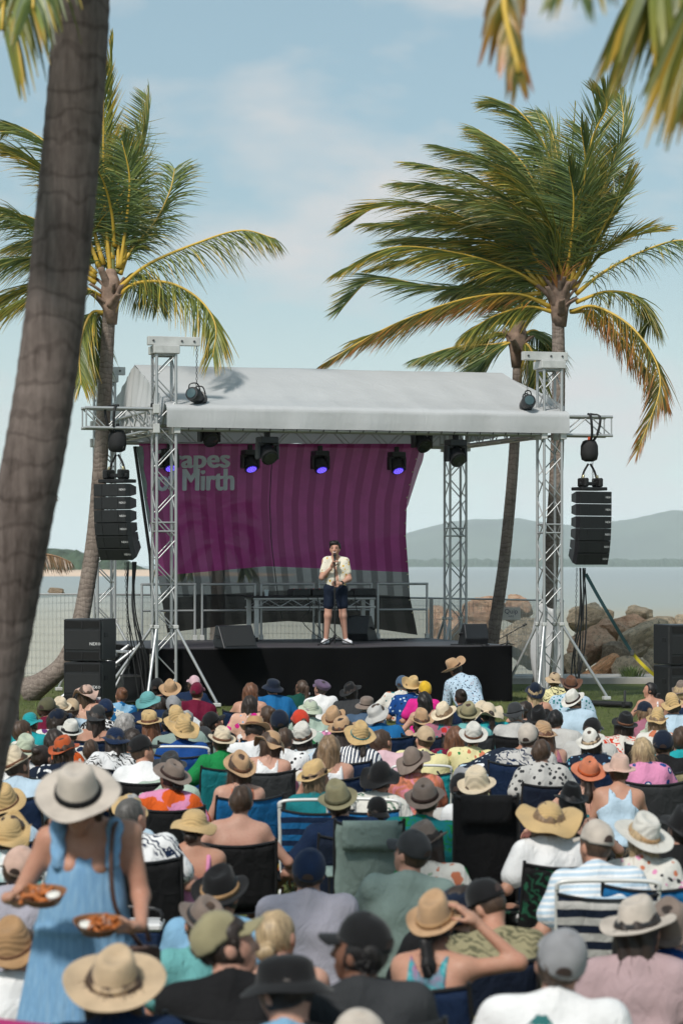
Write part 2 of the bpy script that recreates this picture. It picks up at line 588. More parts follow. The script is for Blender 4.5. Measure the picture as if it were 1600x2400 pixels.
LEAF = {'green': leaf_mat('palm_leaf_green', (0.145, 0.205, 0.07), (0.21, 0.245, 0.07), (0.32, 0.25, 0.06), 0.9),
        'dark': leaf_mat('palm_leaf_dark', (0.115, 0.18, 0.066), (0.16, 0.205, 0.06), (0.24, 0.21, 0.055), 0.9),
        'mid': leaf_mat('palm_leaf_yellowing', (0.16, 0.205, 0.05), (0.25, 0.245, 0.045), (0.42, 0.28, 0.045), 0.8),
        'dry': leaf_mat('palm_leaf_orange', (0.13, 0.14, 0.028), (0.30, 0.18, 0.03), (0.30, 0.11, 0.03), 0.6),
        'dead': leaf_mat('palm_leaf_dead', (0.22, 0.13, 0.07), (0.24, 0.15, 0.08), (0.18, 0.11, 0.07), 0.5)}
RACHIS = {'y': mat('palm_rachis_yellow', (0.55, 0.36, 0.05), 0.45, var=0.2, scale=3),
          'g': mat('palm_rachis_green', (0.15, 0.17, 0.05), 0.5, var=0.2, scale=3),
          'b': mat('palm_rachis_brown', (0.26, 0.15, 0.08), 0.7, var=0.25, scale=3)}
def bark_mat(name, c1, c2, ring=9.0, k=1.0):
    m, t, b, o = _base(name)
    vec = coords(t, (1, 1, 1))
    w = N(t, 'ShaderNodeTexWave', wave_type='BANDS', bands_direction='Z')
    setv(w, 'Scale', ring); setv(w, 'Distortion', 9.0); setv(w, 'Detail', 3.0); setv(w, 'Detail Scale', 1.5)
    t.links.new(vec, w.inputs['Vector'])
    n = noise_tex(t, coords(t, (34, 34, 4)), 1.0, 8, 0.75)
    n3 = noise_tex(t, vec, 2.3, 5, 0.65)
    c = mixc(t, 0.45, ramp(t, n, [(0.32, tuple(x * .6 for x in c1)), (0.68, c2)]), ramp(t, n3, [(0.35, c1), (0.65, c2)]))
    rings = ramp(t, w.outputs['Fac'], [(0.02, (0.42, 0.40, 0.39)), (0.14, (1, 1, 1))])
    t.links.new(mixc(t, 0.75 * k, c, rings, 'MULTIPLY'), b.inputs['Base Color'])
    setv(b, 'Roughness', 0.95); setv(b, 'Specular IOR Level', 0.1)
    h = math_n(t, 'ADD', math_n(t, 'MULTIPLY', w.outputs['Fac'], 0.6 * k * k), n)
    bump(t, b, h, 0.7 * k, 0.03)
    return m
BARK = bark_mat('palm_bark', (0.13, 0.10, 0.085), (0.34, 0.285, 0.245), 3.4, 0.7)
BARK_NEAR = bark_mat('near_palm_bark', (0.07, 0.053, 0.046), (0.24, 0.195, 0.175), 2.2, 0.6)
HUSK = mat('palm_husk', (0.24, 0.165, 0.125), 0.95, var=0.45, scale=7, bmp=0.6, bscale=25)

LM, PM = 1.22, 1.75
def spline(pts, n):
    pts = [Vector(p) for p in pts]
    q = [pts[0] * 2 - pts[1]] + pts + [pts[-1] * 2 - pts[-2]]
    out = []
    m = len(pts) - 1
    for i in range(n + 1):
        x = i / n * m
        k = min(int(x), m - 1); f = x - k
        a, b, c, d = q[k], q[k + 1], q[k + 2], q[k + 3]
        out.append(0.5 * ((2 * b) + (c - a) * f + (2 * a - 5 * b + 4 * c - d) * f * f + (3 * b - a - 3 * c + d) * f ** 3))
    return out

def frond(parent, pts, L=0.75, pairs=62, leaf='green', rach='y', wind=(-0.55, 0, 0.0), droop=0.35, width=0.0205, r0=0.032, start=0.13, seed=0, spread=1.0, name='frond', segs=3):
    rnd = random.Random(seed)
    pairs = int(pairs * PM)
    sp = spline(pts, 60)
    ob = MB()
    vs, fs, attr = ob.v, ob.f, []
    wind = Vector(wind)
    total = sum((b - a).length for a, b in zip(sp, sp[1:]))
    for i in range(pairs):
        t = start + (1 - start) * (i + rnd.uniform(-.3, .3)) / pairs
        t = min(max(t, 0.0), 0.999)
        x = t * 60; k = int(x); f = x - k
        p = sp[k].lerp(sp[k + 1], f)
        T = (sp[min(k + 2, 60)] - sp[max(k - 1, 0)]).normalized()
        up = Vector((0, 0, 1)) if abs(T.z) < 0.93 else Vector((0, -1, 0.2))
        S = T.cross(up).normalized()
        Nn = S.cross(T).normalized()
        prof = (0.55 + 0.45 * math.sin(min(1, t * 1.9) * math.pi / 2)) * (1.0 if t < .62 else 1 - 0.62 * ((t - .62) / .38))
        for sgn in (-1, 1):
            if rnd.random() < 0.03: continue
            l = L * LM * prof * rnd.uniform(0.8, 1.12)
            d = (T * (0.55 + 0.9 * t * t) + S * sgn * 0.85 * spread + Nn * rnd.uniform(0.0, 0.3) + wind * rnd.uniform(0.7, 1.2)
                 + Vector((rnd.uniform(-.12, .12), rnd.uniform(-.12, .12), rnd.uniform(-.14, .14))))
            d.normalize()
            g = Vector((0, 0, -1)) * droop * rnd.uniform(0.6, 1.5) + wind * 0.35
            w = width * rnd.uniform(0.75, 1.15)
            wv = d.cross(Vector((rnd.uniform(-.6, .6), -1, rnd.uniform(-.6, .6)))).normalized() * w * 0.5
            g1 = rnd.random()
            n0 = len(vs)
            q = p.copy()
            for s in range(segs + 1):
                a = s / segs
                ww = (0.55, 1.0, 0.8, 0.12)[s] if segs == 3 else (1 - a)
                vs.append(tuple(q - wv * ww)); vs.append(tuple(q + wv * ww))
                attr += [(a, g1, t), (a, g1, t)]
                d2 = (d + g * (a + 1 / segs)).normalized()
                q = q + d2 * l / segs
            for s in range(segs):
                fs.append((n0 + 2 * s, n0 + 2 * s + 1, n0 + 2 * s + 3, n0 + 2 * s + 2))
    o = ob.build(name, LEAF[leaf], parent)
    a = o.data.attributes.new('leaf', 'FLOAT_COLOR', 'POINT')
    a.data.foreach_set('color', np.array([(x, y, z, 1.0) for x, y, z in attr], dtype=np.float32).ravel())
    rs = [r0 * (1 - 0.88 * (i / 60)) + 0.003 for i in range(61)]
    for i in range(8): rs[i] *= 1.35 - 0.045 * i
    MB().tube(sp[::2], rs[::2], 6).build('rachis', RACHIS[rach], o, smooth=True)
    return o

def trunk(parent, pts, r0, r1, m, flare=1.5, seed=1, ring=0.11, n=20):
    sp = spline(pts, 10 * len(pts))
    L = sum((b - a).length for a, b in zip(sp, sp[1:]))
    k = int(L / ring) * 3
    dense = spline(pts, k)
    random.seed(seed)
    rs = []
    for i in range(k + 1):
        t = i / k
        r = r0 + (r1 - r0) * t + r0 * (flare - 1) * math.exp(-t * 14)
        r *= (1.0, 1.012, 0.992)[i % 3] * random.uniform(0.994, 1.006)
        rs.append(r)
    o = MB().tube(dense, rs, n).build('trunk', m, parent, smooth=True)
    return o

def crown_base(parent, c, r, seed, n=16):
    """Ragged old leaf sheaths wrapped round the top of the trunk."""
    rnd = random.Random(seed)
    mb = MB()
    def sh(i, j):
        x = (i - .5) * 0.16 * (1 - 0.35 * j) ; z = j * 0.42
        return (x, -0.05 * (1 - (2 * i - 1) ** 2) - 0.10 * j * j, z)
    mb.grid(sh, 4, 5)
    first = None
    for k in range(n):
        a = k * 2.4 + rnd.uniform(-.3, .3)
        z = -0.25 + 0.42 * (k / n) + rnd.uniform(-.05, .05)
        M = Matrix.Translation(c + Vector((math.sin(a) * r * .9, -math.cos(a) * r * .9, z))) @ Matrix.Rotation(a, 4, 'Z') @ Matrix.Rotation(R(rnd.uniform(5, 50)), 4, 'X') @ Matrix.Rotation(R(rnd.uniform(-25, 25)), 4, 'Y') @ Matrix.Scale(rnd.uniform(.6, 1.0), 4)
        if first is None:
            first = mb.build('leaf_sheath', HUSK, parent, smooth=True, M=M, solid=0.012)
        else:
            s = share(first, 'leaf_sheath', parent, M)
            md = s.modifiers.new('thickness', 'SOLIDIFY'); md.thickness = 0.012
    MB().lathe([(r * .95, -.5), (r * 1.25, -.2), (r * 1.5, .05), (r * 1.3, .25), (r * .7, .42)], 16, None, c).build('fibre_collar', HUSK, parent, smooth=True)

def z6(x, y): return (x * .4337, y * .4337)
def z7(x, y): return (740 + x * .5485, 160 + y * .5485)
def frond_px(parent, conv, pp, Y, bend=0.0, **kw):
    n = len(pp)
    pts = []
    for i, (x, y) in enumerate(pp):
        u, v = conv(x, y)
        pts.append(P(u, v, Y + bend * (i / (n - 1)) ** 1.2))
    return frond(parent, pts, **kw)

# --- left palm
YL = 42.6
palm = empty('palm_tree', P(95, 1610, YL), 'wind-blown palm with curved trunk behind the left speaker hang', 'palm tree')
def local(o):      # children are built in world space; shift them under the root
    for c in o.children:
        c.matrix_parent_inverse = o.matrix_world.inverted()
def loc_all(o):
    bpy.context.view_layer.update()
    local(o)
b = [P(55, 1625, YL), P(100, 1600, YL), P(150, 1556, YL), P(180, 1490, YL), P(200, 1400, YL + .1), P(222, 1250, YL + .2), P(236, 1080, YL + .2), P(247, 900, YL + .1), P(257, 720, YL), P(260, 685, YL)]
trunk(palm, b, 0.165, 0.10, BARK, 1.75, 3)
cc = P(260, 690, YL)
crown_base(palm, cc, 0.11, 5)
LW = dict(wind=(-0.30, 0, -0.05))
for i, (pp, kw) in enumerate([
    ([(612, 1500), (608, 1150), (597, 800), (602, 450), (608, 210)], dict(L=.5, leaf='mid', rach='g', pairs=40, bend=.1, spread=.12, droop=.02, wind=(-.1, 0, .25))),
    ([(640, 1560), (800, 1430), (1050, 1320), (1300, 1245), (1490, 1290)], dict(L=.75, leaf='mid', bend=-.6, droop=.9, wind=(.05, 0, -.45), pairs=52)),
    ([(630, 1610), (740, 1530), (920, 1530), (1080, 1620), (1165, 1760), (1150, 1930)], dict(L=.85, leaf='mid', bend=-1.2, droop=.8, wind=(-.15, 0, -.5))),
    ([(660, 1420), (740, 1320), (850, 1180), (920, 1030), (945, 910)], dict(L=.75, leaf='green', bend=.5, droop=.5, wind=(.0, 0, -.25))),
    ([(670, 1400), (700, 1150), (745, 900), (790, 720), (805, 520)], dict(L=.65, leaf='green', bend=.9, droop=.05, wind=(-.75, 0, .2))),
    ([(650, 1450), (690, 1150), (700, 950), (660, 760)], dict(L=.6, leaf='green', bend=-.4, wind=(-.2, 0, 0))),
    ([(620, 1330), (605, 1150), (560, 980), (490, 860)], dict(L=.8, leaf='dark', bend=-.9, droop=.6, wind=(.1, 0, -.35))),
    ([(540, 1450), (400, 1120), (200, 880), (-20, 760)], dict(L=.85, leaf='mid', bend=-.3, **LW)),
    ([(560, 1430), (430, 1000), (280, 800), (120, 690), (40, 700)], dict(L=.8, leaf='green', bend=.6, **LW)),
    ([(520, 1480), (330, 1280), (150, 1170), (-60, 1165)], dict(L=.85, leaf='green', bend=.4, droop=.7, **LW)),
    ([(520, 1500), (300, 1350), (120, 1180), (-80, 1080)], dict(L=.85, leaf='green', bend=-.8, droop=.6, **LW)),
    ([(520, 1530), (330, 1420), (150, 1395), (-60, 1410)], dict(L=.9, leaf='green', bend=-.5, droop=.8, **LW)),
    ([(540, 1600), (480, 1570), (300, 1555), (100, 1640), (-40, 1700)], dict(L=.8, leaf='mid', bend=-1.1, droop=.7, **LW)),
    ([(560, 1640), (440, 1540), (250, 1530), (60, 1600), (-60, 1680)], dict(L=.9, leaf='mid', bend=.7, droop=.7, **LW)),
    ([(560, 1690), (500, 1690), (450, 1790), (430, 1930), (440, 2080)], dict(L=.75, leaf='mid', bend=-.7, droop=.9, wind=(0, 0, -.3))),
    ([(570, 1680), (520, 1720), (500, 1850), (480, 2000)], dict(L=.7, leaf='green', bend=.9, droop=.9, wind=(0, 0, -.3))),
    ([(600, 1500), (570, 1150), (560, 800), (560, 520), (548, 400)], dict(L=.6, leaf='mid', bend=-.3, droop=.1, wind=(.05, 0, .2), spread=.5)),
    ([(610, 1400), (590, 1050), (580, 760), (520, 620)], dict(L=.85, leaf='dark', bend=.8, wind=(.1, 0, -.2), droop=.5)),
    ([(600, 1450), (540, 1150), (470, 980), (380, 880)], dict(L=.95, leaf='green', bend=.5, wind=(.05, 0, -.4), droop=.8)),
    ([(640, 1450), (640, 1200), (640, 1000), (625, 850)], dict(L=.7, leaf='dark', bend=.3, wind=(-.1, 0, -.3), droop=.7)),
    ([(650, 1480), (720, 1300), (760, 1150), (750, 1020)], dict(L=.75, leaf='dark', bend=1.0, wind=(-.2, 0, -.4), droop=.8)),
    ([(650, 1560), (720, 1480), (800, 1520), (860, 1640)], dict(L=.7, leaf='dark', bend=1.4, wind=(-.1, 0, -.4), droop=.9)),
]):
    bend = kw.pop('bend', 0)
    frond_px(palm, z6, pp, YL, bend, seed=40 + i, **kw)
rx = random.Random(78)
for k in range(3):
    an = R(rx.uniform(90, 165)); Lf = rx.uniform(480, 760)
    bx, by = 610 + rx.uniform(-30, 40), 1470
    mx_, my_ = bx + math.cos(an) * Lf * .5, by - math.sin(an * .95) * Lf * .55
    ex_, ey_ = bx + math.cos(an) * Lf, by - math.sin(an) * Lf * .9 + 60
    frond_px(palm, z6, [(bx, by), (mx_, my_), (ex_, ey_)], YL, rx.uniform(-1.4, 1.6), seed=80 + k, L=rx.uniform(.7, .95), leaf=rx.choice(('green', 'dark', 'mid')), rach=rx.choice(('g', 'y', 'g')), droop=rx.uniform(.3, .7), wind=(-.15, 0, -.2))
loc_all(palm)

# --- right palm
YR = 45.5
palm = empty('palm_tree', P(1268, 1600, YR), 'large palm streaming leftward in the wind behind the right truss tower', 'palm tree')
b = [P(1262, 1640, YR), P(1280, 1500, YR), P(1292, 1300, YR), P(1303, 1100, YR), P(1308, 900, YR), P(1307, 760, YR), P(1306, 700, YR)]
trunk(palm, b, 0.14, 0.105, BARK, 1.4, 7)
crown_base(palm, P(1310, 700, YR), 0.13, 15, 22)
RW = dict(wind=(-0.68, 0, 0.02))
for i, (pp, kw) in enumerate([
    ([(1005, 1020), (850, 965), (600, 995), (300, 1110), (30, 1265)], dict(L=.85, leaf='dry', bend=-1.5, droop=.45, wind=(-.5, 0, -.4), pairs=72)),
    ([(970, 940), (830, 860), (600, 790), (330, 765), (115, 860)], dict(L=.95, leaf='mid', bend=-.9, droop=.4, wind=(-.5, 0, -.3), pairs=72)),
    ([(980, 1000), (760, 950), (480, 930), (250, 900), (110, 1025)], dict(L=.85, leaf='dark', bend=1.0, droop=.4, **RW)),
    ([(960, 960), (640, 1000), (400, 1080), (170, 1160)], dict(L=.8, leaf='mid', bend=.8, droop=.5, wind=(-.5, 0, -.3))),
    ([(1035, 960), (1000, 820), (890, 620), (700, 480), (425, 405)], dict(L=.95, leaf='green', bend=-1.3, pairs=74, **RW)),
    ([(1040, 940), (960, 640), (800, 430), (540, 335)], dict(L=.95, leaf='green', bend=-.4, pairs=70, **RW)),
    ([(1040, 940), (980, 600), (860, 380), (690, 260)], dict(L=.9, leaf='green', bend=.6, pairs=66, **RW)),
    ([(1050, 930), (1040, 600), (980, 340), (850, 170), (760, 150)], dict(L=.8, leaf='green', bend=.3, pairs=66, **RW)),
    ([(1050, 930), (1070, 640), (1040, 420), (1000, 260), (960, 190)], dict(L=.75, leaf='green', bend=1.2, pairs=60, **RW)),
    ([(1065, 930), (1110, 600), (1180, 300), (1240, 170), (1225, 95)], dict(L=.65, leaf='green', bend=-.4, wind=(-.35, 0, .25), droop=.05, pairs=60)),
    ([(1080, 930), (1190, 620), (1280, 400), (1312, 240), (1300, 115)], dict(L=.6, leaf='green', bend=.8, wind=(-.5, 0, .2), droop=.05, pairs=60)),
    ([(1080, 900), (1095, 600), (1095, 350), (1108, 140)], dict(L=.2, leaf='mid', rach='g', pairs=16, bend=.1, spread=.05, droop=0, wind=(0, 0, .4), r0=.03)),
    ([(1110, 965), (1230, 870), (1400, 780), (1568, 735), (1680, 800)], dict(L=.75, leaf='green', bend=-.9, droop=.6, wind=(-.3, 0, -.3), pairs=60)),
    ([(1100, 950), (1200, 810), (1320, 730), (1475, 690)], dict(L=.65, leaf='mid', bend=.9, droop=.4, wind=(-.45, 0, 0))),
    ([(1110, 1000), (1240, 955), (1370, 975), (1428, 1050), (1400, 1115)], dict(L=.65, leaf='mid', bend=.4, droop=.6, wind=(-.35, 0, -.3))),
    ([(1085, 1040), (1200, 1020), (1370, 1130), (1470, 1340), (1375, 1630)], dict(L=.75, leaf='dry', bend=-1.4, droop=.6, wind=(-.3, 0, -.4), pairs=76)),
    ([(1090, 1040), (1190, 1050), (1330, 1180), (1440, 1330), (1500, 1430)], dict(L=.6, leaf='dry', bend=-.5, droop=.7, wind=(-.3, 0, -.4))),
    ([(960, 930), (760, 720), (500, 590), (270, 590), (125, 680)], dict(L=.85, leaf='mid', bend=-.2, **RW)),
    ([(1000, 900), (820, 640), (600, 520), (375, 490)], dict(L=.9, leaf='green', bend=-1.6, **RW)),
    ([(980, 930), (800, 700), (600, 640), (350, 660)], dict(L=.95, leaf='green', bend=.9, **RW)),
    ([(960, 950), (780, 800), (540, 740), (330, 740)], dict(L=.95, leaf='dark', bend=1.5, **RW)),
    ([(1010, 930), (900, 740), (760, 600), (560, 560)], dict(L=1.0, leaf='dark', bend=.4, wind=(-.45, 0, -.2), droop=.5)),
    ([(1020, 930), (960, 760), (880, 640), (760, 560)], dict(L=1.0, leaf='dark', bend=1.4, wind=(-.4, 0, -.2), droop=.5)),
    ([(1040, 930), (1020, 720), (980, 560), (900, 440)], dict(L=1.0, leaf='green', bend=.2, wind=(-.5, 0, -.1))),
    ([(1060, 930), (1090, 740), (1100, 560), (1080, 420)], dict(L=.9, leaf='dark', bend=-.7, wind=(-.5, 0, -.05))),
    ([(1070, 930), (1140, 740), (1180, 580), (1170, 440)], dict(L=.8, leaf='green', bend=.5, wind=(-.55, 0, -.05))),
    ([(1085, 940), (1180, 760), (1260, 620), (1290, 560)], dict(L=.7, leaf='green', bend=-.5, wind=(-.6, 0, -.1))),
    ([(1075, 930), (1150, 700), (1230, 500), (1290, 330)], dict(L=.7, leaf='green', bend=.2, wind=(-.4, 0, .1))),
    ([(1060, 930), (1120, 650), (1150, 420), (1130, 250)], dict(L=.75, leaf='green', bend=-.8, wind=(-.45, 0, .1))),
    ([(1090, 930), (1220, 720), (1300, 560), (1325, 450)], dict(L=.65, leaf='mid', bend=.6, wind=(-.45, 0, 0))),
    ([(1000, 960), (880, 900), (720, 900), (560, 950)], dict(L=.8, leaf='dark', bend=.6, droop=.6, wind=(-.4, 0, -.3))),
    ([(1010, 1040), (900, 1020), (760, 1060), (640, 1130)], dict(L=.75, leaf='mid', bend=-.6, droop=.7, wind=(-.35, 0, -.4))),
    ([(1020, 960), (940, 860), (800, 830), (650, 860)], dict(L=.85, leaf='dark', bend=1.9, droop=.6, wind=(-.4, 0, -.3))),
]):
    bend = kw.pop('bend', 0)
    frond_px(palm, z7, pp, YR, bend, seed=140 + i, **kw)
rx = random.Random(77)
for k in range(8):
    an = R(rx.uniform(95, 172)); Lf = rx.uniform(560, 860) * (1 - .25 * abs(math.sin(an)) * .6)
    bx, by = 1040 + rx.uniform(-40, 40), 930
    mx_, my_ = bx + math.cos(an * .93) * Lf * .5, by - math.sin(an * .93) * Lf * .52
    ex_, ey_ = bx + math.cos(an) * Lf * 1.08, by - math.sin(an) * Lf * .92 + 40
    frond_px(palm, z7, [(bx, by), (bx * .45 + mx_ * .55 + 20, by * .45 + my_ * .55 - 15), (mx_, my_), ((mx_ + ex_) / 2, (my_ + ey_) / 2 - 10), (ex_, ey_)], YR, rx.uniform(-1.4, 1.8), seed=180 + k, L=rx.uniform(.75, .95), leaf=rx.choice(('green', 'dark', 'green', 'mid')), rach=rx.choice(('g', 'y', 'g')), droop=rx.uniform(.2, .5), **RW)
random.seed(3)
for k in range(9):
    a = random.uniform(-1.2, 1.2)
    p0 = P(1308, 680, YR - .15); p1 = p0 + Vector((math.sin(a) * .5, -.25, .35 + .25 * random.random()))
    MB().tube(spline([p0, p0.lerp(p1, .5) + Vector((0, 0, .1)), p1], 6), [.014, .012, .01, .009, .008, .006, .004], 5).build('flower_stalk', mat('flower_stalk', (0.42, 0.17, 0.05), 0.7, var=.3), palm)
loc_all(palm)

# --- the palm behind it
YB = 49.0
palm = empty('palm_tree', P(1150, 1560, YB), 'slim leaning palm between the two right truss towers', 'palm tree')
b = [P(1140, 1600, YB), P(1158, 1470, YB), P(1180, 1320, YB), P(1197, 1150, YB), P(1207, 1000, YB), P(1212, 860, YB), P(1212, 800, YB)]
trunk(palm, b, 0.125, 0.085, BARK, 1.3, 17)
crown_base(palm, P(1212, 800, YB), 0.12, 25, 10)
for i, (pp, kw) in enumerate([
    ([(860, 1160), (790, 1190), (730, 1240), (680, 1300)], dict(L=.8, leaf='dark', bend=-.5, droop=.4, wind=(-.4, 0, -.3))),
    ([(860, 1150), (780, 1130), (700, 1160), (660, 1215)], dict(L=.7, leaf='mid', bend=.6, droop=.5, wind=(-.3, 0, -.3))),
    ([(870, 1170), (910, 1190), (940, 1280), (930, 1390)], dict(L=.7, leaf='mid', bend=-.5, droop=.7, wind=(-.1, 0, -.4))),
    ([(870, 1150), (930, 1120), (980, 1160), (1000, 1230)], dict(L=.75, leaf='dark', bend=.5, droop=.7, wind=(-.1, 0, -.4))),
    ([(865, 1150), (840, 1040), (760, 980), (640, 960)], dict(L=.8, leaf='dark', bend=.5, wind=(-.5, 0, 0))),
    ([(865, 1150), (880, 1020), (860, 900), (800, 820)], dict(L=.8, leaf='dark', bend=-.4, wind=(-.5, 0, 0))),
    ([(865, 1150), (930, 1040), (960, 920), (950, 820)], dict(L=.8, leaf='dark', bend=.8, wind=(-.4, 0, 0))),
    ([(860, 1160), (760, 1180), (600, 1190), (430, 1240)], dict(L=.7, leaf='dark', bend=.4, droop=.5, wind=(-.4, 0, -.4))),
]):
    bend = kw.pop('bend', 0)
    frond_px(palm, z7, pp, YB, bend, seed=240 + i, **kw)
loc_all(palm)

# --- the palm seen faintly through the backdrop
YT = 53.0
palm = empty('palm_tree', P(510, 1500, YT), 'small palm showing as a shadow through the purple backdrop', 'palm tree')
trunk(palm, [P(505, 1620, YT), P(510, 1450, YT), P(512, 1330, YT), P(512, 1270, YT)], 0.16, 0.12, BARK, 1.2, 21)
for i, pp in enumerate([[(512, 1275), (470, 1225), (430, 1235), (410, 1290)], [(512, 1275), (480, 1200), (450, 1180), (415, 1200)], [(512, 1275), (505, 1200), (490, 1150), (470, 1130)],
                        [(512, 1275), (540, 1200), (560, 1180), (590, 1200)], [(512, 1275), (555, 1230), (585, 1245), (600, 1300)], [(512, 1280), (480, 1280), (450, 1310), (440, 1340)], [(512, 1280), (545, 1280), (570, 1310), (575, 1345)]]):
    frond_px(palm, lambda x, y: (x, y), pp, YT, 0.3 * (-1) ** i, seed=300 + i, L=.55, pairs=34, leaf='dark', rach='g', droop=.5, wind=(0, 0, -.2), start=.05)
loc_all(palm)

# --- the near palm whose trunk crosses the left edge
YN = 12.6
palm = empty('palm_tree', P(-160, 2460, YN), 'thick grey palm trunk out of focus along the left edge', 'palm tree')
pc = [(-190, 2490), (-128, 2100), (-60, 1780), (-2, 1500), (45, 1250), (92, 1000), (126, 760), (155, 480), (180, 200), (192, -20), (200, -300), (204, -560), (204, -700)]
trunk(palm, [P(u, v, YN) for u, v in pc], 0.163, 0.132, BARK_NEAR, 1.15, 31, ring=0.10, n=32)
crown_base(palm, P(204, -700, YN), 0.15, 45, 10)
for i, (pp, kw) in enumerate([
    ([(200, -720), (60, -900), (-120, -700), (-160, -250), (-120, 100)], dict(bend=-1.0)),
    ([(200, -720), (130, -780), (60, -520), (22, -200), (5, 70)], dict(bend=-1.3, leaf='mid', L=.75, pairs=34, start=.2)),
    ([(200, -720), (160, -700), (110, -420), (85, -180), (78, 20)], dict(bend=-1.6, leaf='green', L=.5, pairs=30, start=.2)),
    ([(200, -720), (-60, -1000), (-500, -1000), (-800, -700)], dict(bend=.4)),
    ([(210, -720), (420, -1000), (800, -1050), (1100, -800)], dict(bend=.8)),
    ([(210, -720), (300, -1100), (300, -1500), (150, -1800)], dict(bend=.3)),
    ([(200, -720), (100, -1100), (-150, -1400), (-400, -1500)], dict(bend=-.4)),
]):
    bend = kw.pop('bend', 0)
    frond_px(palm, lambda x, y: (x, y), pp, YN, bend, seed=330 + i, **dict(dict(L=.62, pairs=46, leaf='green', droop=.9, wind=(-.02, 0, -.6), width=.028), **kw))
loc_all(palm)

# --- the near palm off the right edge: its hanging fronds reach into the top right corner
YQ = 9.0
palm = empty('palm_tree', P(2500, 2750, YQ), 'near palm whose blurred fronds hang into the top right corner', 'palm tree')
trunk(palm, [P(2520, 2900, YQ), P(2450, 1500, YQ), P(2380, 200, YQ), P(2350, -500, YQ), P(2345, -700, YQ)], 0.18, 0.14, BARK_NEAR, 1.2, 51, ring=0.1)
crown_base(palm, P(2345, -700, YQ), 0.15, 55, 10)
for i, (pp, kw) in enumerate([
    ([(2345, -720), (2050, -640), (1800, -420), (1600, -200), (1520, -40)], dict(bend=-.5, leaf='mid', L=.66, width=.034, pairs=46)),
    ([(2345, -720), (2100, -560), (1860, -330), (1700, -110), (1660, 120)], dict(bend=-1.0, leaf='mid', L=.66, width=.034, pairs=46)),
    ([(2345, -740), (2000, -860), (1600, -640), (1320, -330), (1185, -50), (1215, 170)], dict(bend=-.9, leaf='dry', L=.30, pairs=34)),
    ([(2345, -720), (2000, -760), (1650, -520), (1420, -260), (1330, -80)], dict(bend=-2.6, leaf='green', L=.4, pairs=30)),
    ([(2345, -720), (2500, -1100), (2700, -1300), (3000, -1300)], dict(bend=.5)),
    ([(2345, -720), (2700, -800), (3000, -600), (3200, -200)], dict(bend=-.5)),
    ([(2345, -720), (2300, -1100), (2150, -1400), (1900, -1500)], dict(bend=.5)),
]):
    bend = kw.pop('bend', 0)
    frond_px(palm, lambda x, y: (x, y), pp, YQ, bend, seed=360 + i, **dict(dict(L=.6, pairs=44, leaf='green', droop=.9, wind=(-.02, 0, -.7), width=.03), **kw))
loc_all(palm)

# --- the dry frond at the left, its palm hidden behind the near trunk
YD = 30.0
palm = empty('palm_tree', P(20, 1600, YD), 'low palm behind the near trunk with one dry brown frond', 'palm tree')
trunk(palm, [P(20, 1750, YD), P(22, 1500, YD), P(26, 1330, YD), P(30, 1290, YD)], 0.12, 0.09, BARK, 1.2, 61)
frond_px(palm, lambda x, y: (x, y), [(30, 1296), (80, 1297), (130, 1303), (168, 1318)], YD, -.2, seed=400, L=.22, pairs=44, leaf='dead', rach='b', droop=1.2, wind=(.05, 0, -.9), width=.012, r0=.02)
frond_px(palm, lambda x, y: (x, y), [(30, 1290), (20, 1180), (0, 1130), (-40, 1110)], YD, -.2, seed=401, L=.3, pairs=34, leaf='mid', droop=.5, wind=(0, 0, -.2), r0=.02)
frond_px(palm, lambda x, y: (x, y), [(30, 1290), (70, 1180), (110, 1150), (128, 1160)], YD, -.2, seed=402, L=.16, pairs=30, leaf='dead', rach='b', droop=.8, wind=(0, 0, -.5), width=.012, r0=.015)
loc_all(palm)
# ------------------------------------------------------------------ the stage
TH = R(16.8)
WF, DP, ZD = 6.525, 4.7, 0.93          # tower spacing across and in depth, deck height
STG = Matrix.Translation((-2.804, 40.54, 0)) @ Matrix.Rotation(TH, 4, 'Z')
def sw(a, b, z): return STG @ Vector((a, b, z))
def stg(name, a, b, z, label, cat, group=None, rz=0.0):
    return empty(name, STG @ Matrix.Translation((a, b, z)) @ Matrix.Rotation(rz, 4, 'Z'), label, cat, group)

def alu_mat():
    m, t, b, o = _base('aluminium')
    vec = coords(t)
    f = noise_tex(t, vec, 9.0, 6, 0.7)
    t.links.new(ramp(t, f, [(0.3, (0.30, 0.31, 0.32)), (0.5, (0.46, 0.47, 0.47)), (0.7, (0.56, 0.56, 0.55))]), b.inputs['Base Color'])
    setv(b, 'Metallic', 0.55)
    t.links.new(ramp(t, f, [(0.3, (0.5, 0.5, 0.5)), (0.7, (0.36, 0.36, 0.36))]), b.inputs['Roughness'])
    return m
ALU = alu_mat()
ALU_W = mat('painted_aluminium', (0.55, 0.55, 0.53), 0.5, 0.25, var=0.15, scale=5)
BLK = mat('black_metal', (0.012, 0.012, 0.013), 0.5, var=0.3, scale=14, spec=0.4)
BLKP = mat('black_plastic', (0.014, 0.015, 0.017), 0.42, var=0.25, scale=10, spec=0.45)
GRILLE = mat('speaker_grille', (0.006, 0.007, 0.008), 0.6, var=0.4, scale=160, bmp=0.5, bscale=320)
RUB = mat('black_rubber', (0.01, 0.01, 0.011), 0.75, var=0.2)
CABLE = mat('black_cable', (0.012, 0.013, 0.014), 0.55, var=0.2)
CHAIN = mat('chain_steel', (0.10, 0.10, 0.10), 0.45, 0.7, var=0.3)
GOLD = mat('shackle_steel', (0.45, 0.40, 0.25), 0.4, 0.8, var=0.3)
WHITE_INK = mat('logo_white', (0.75, 0.75, 0.75), 0.6, var=0.05)

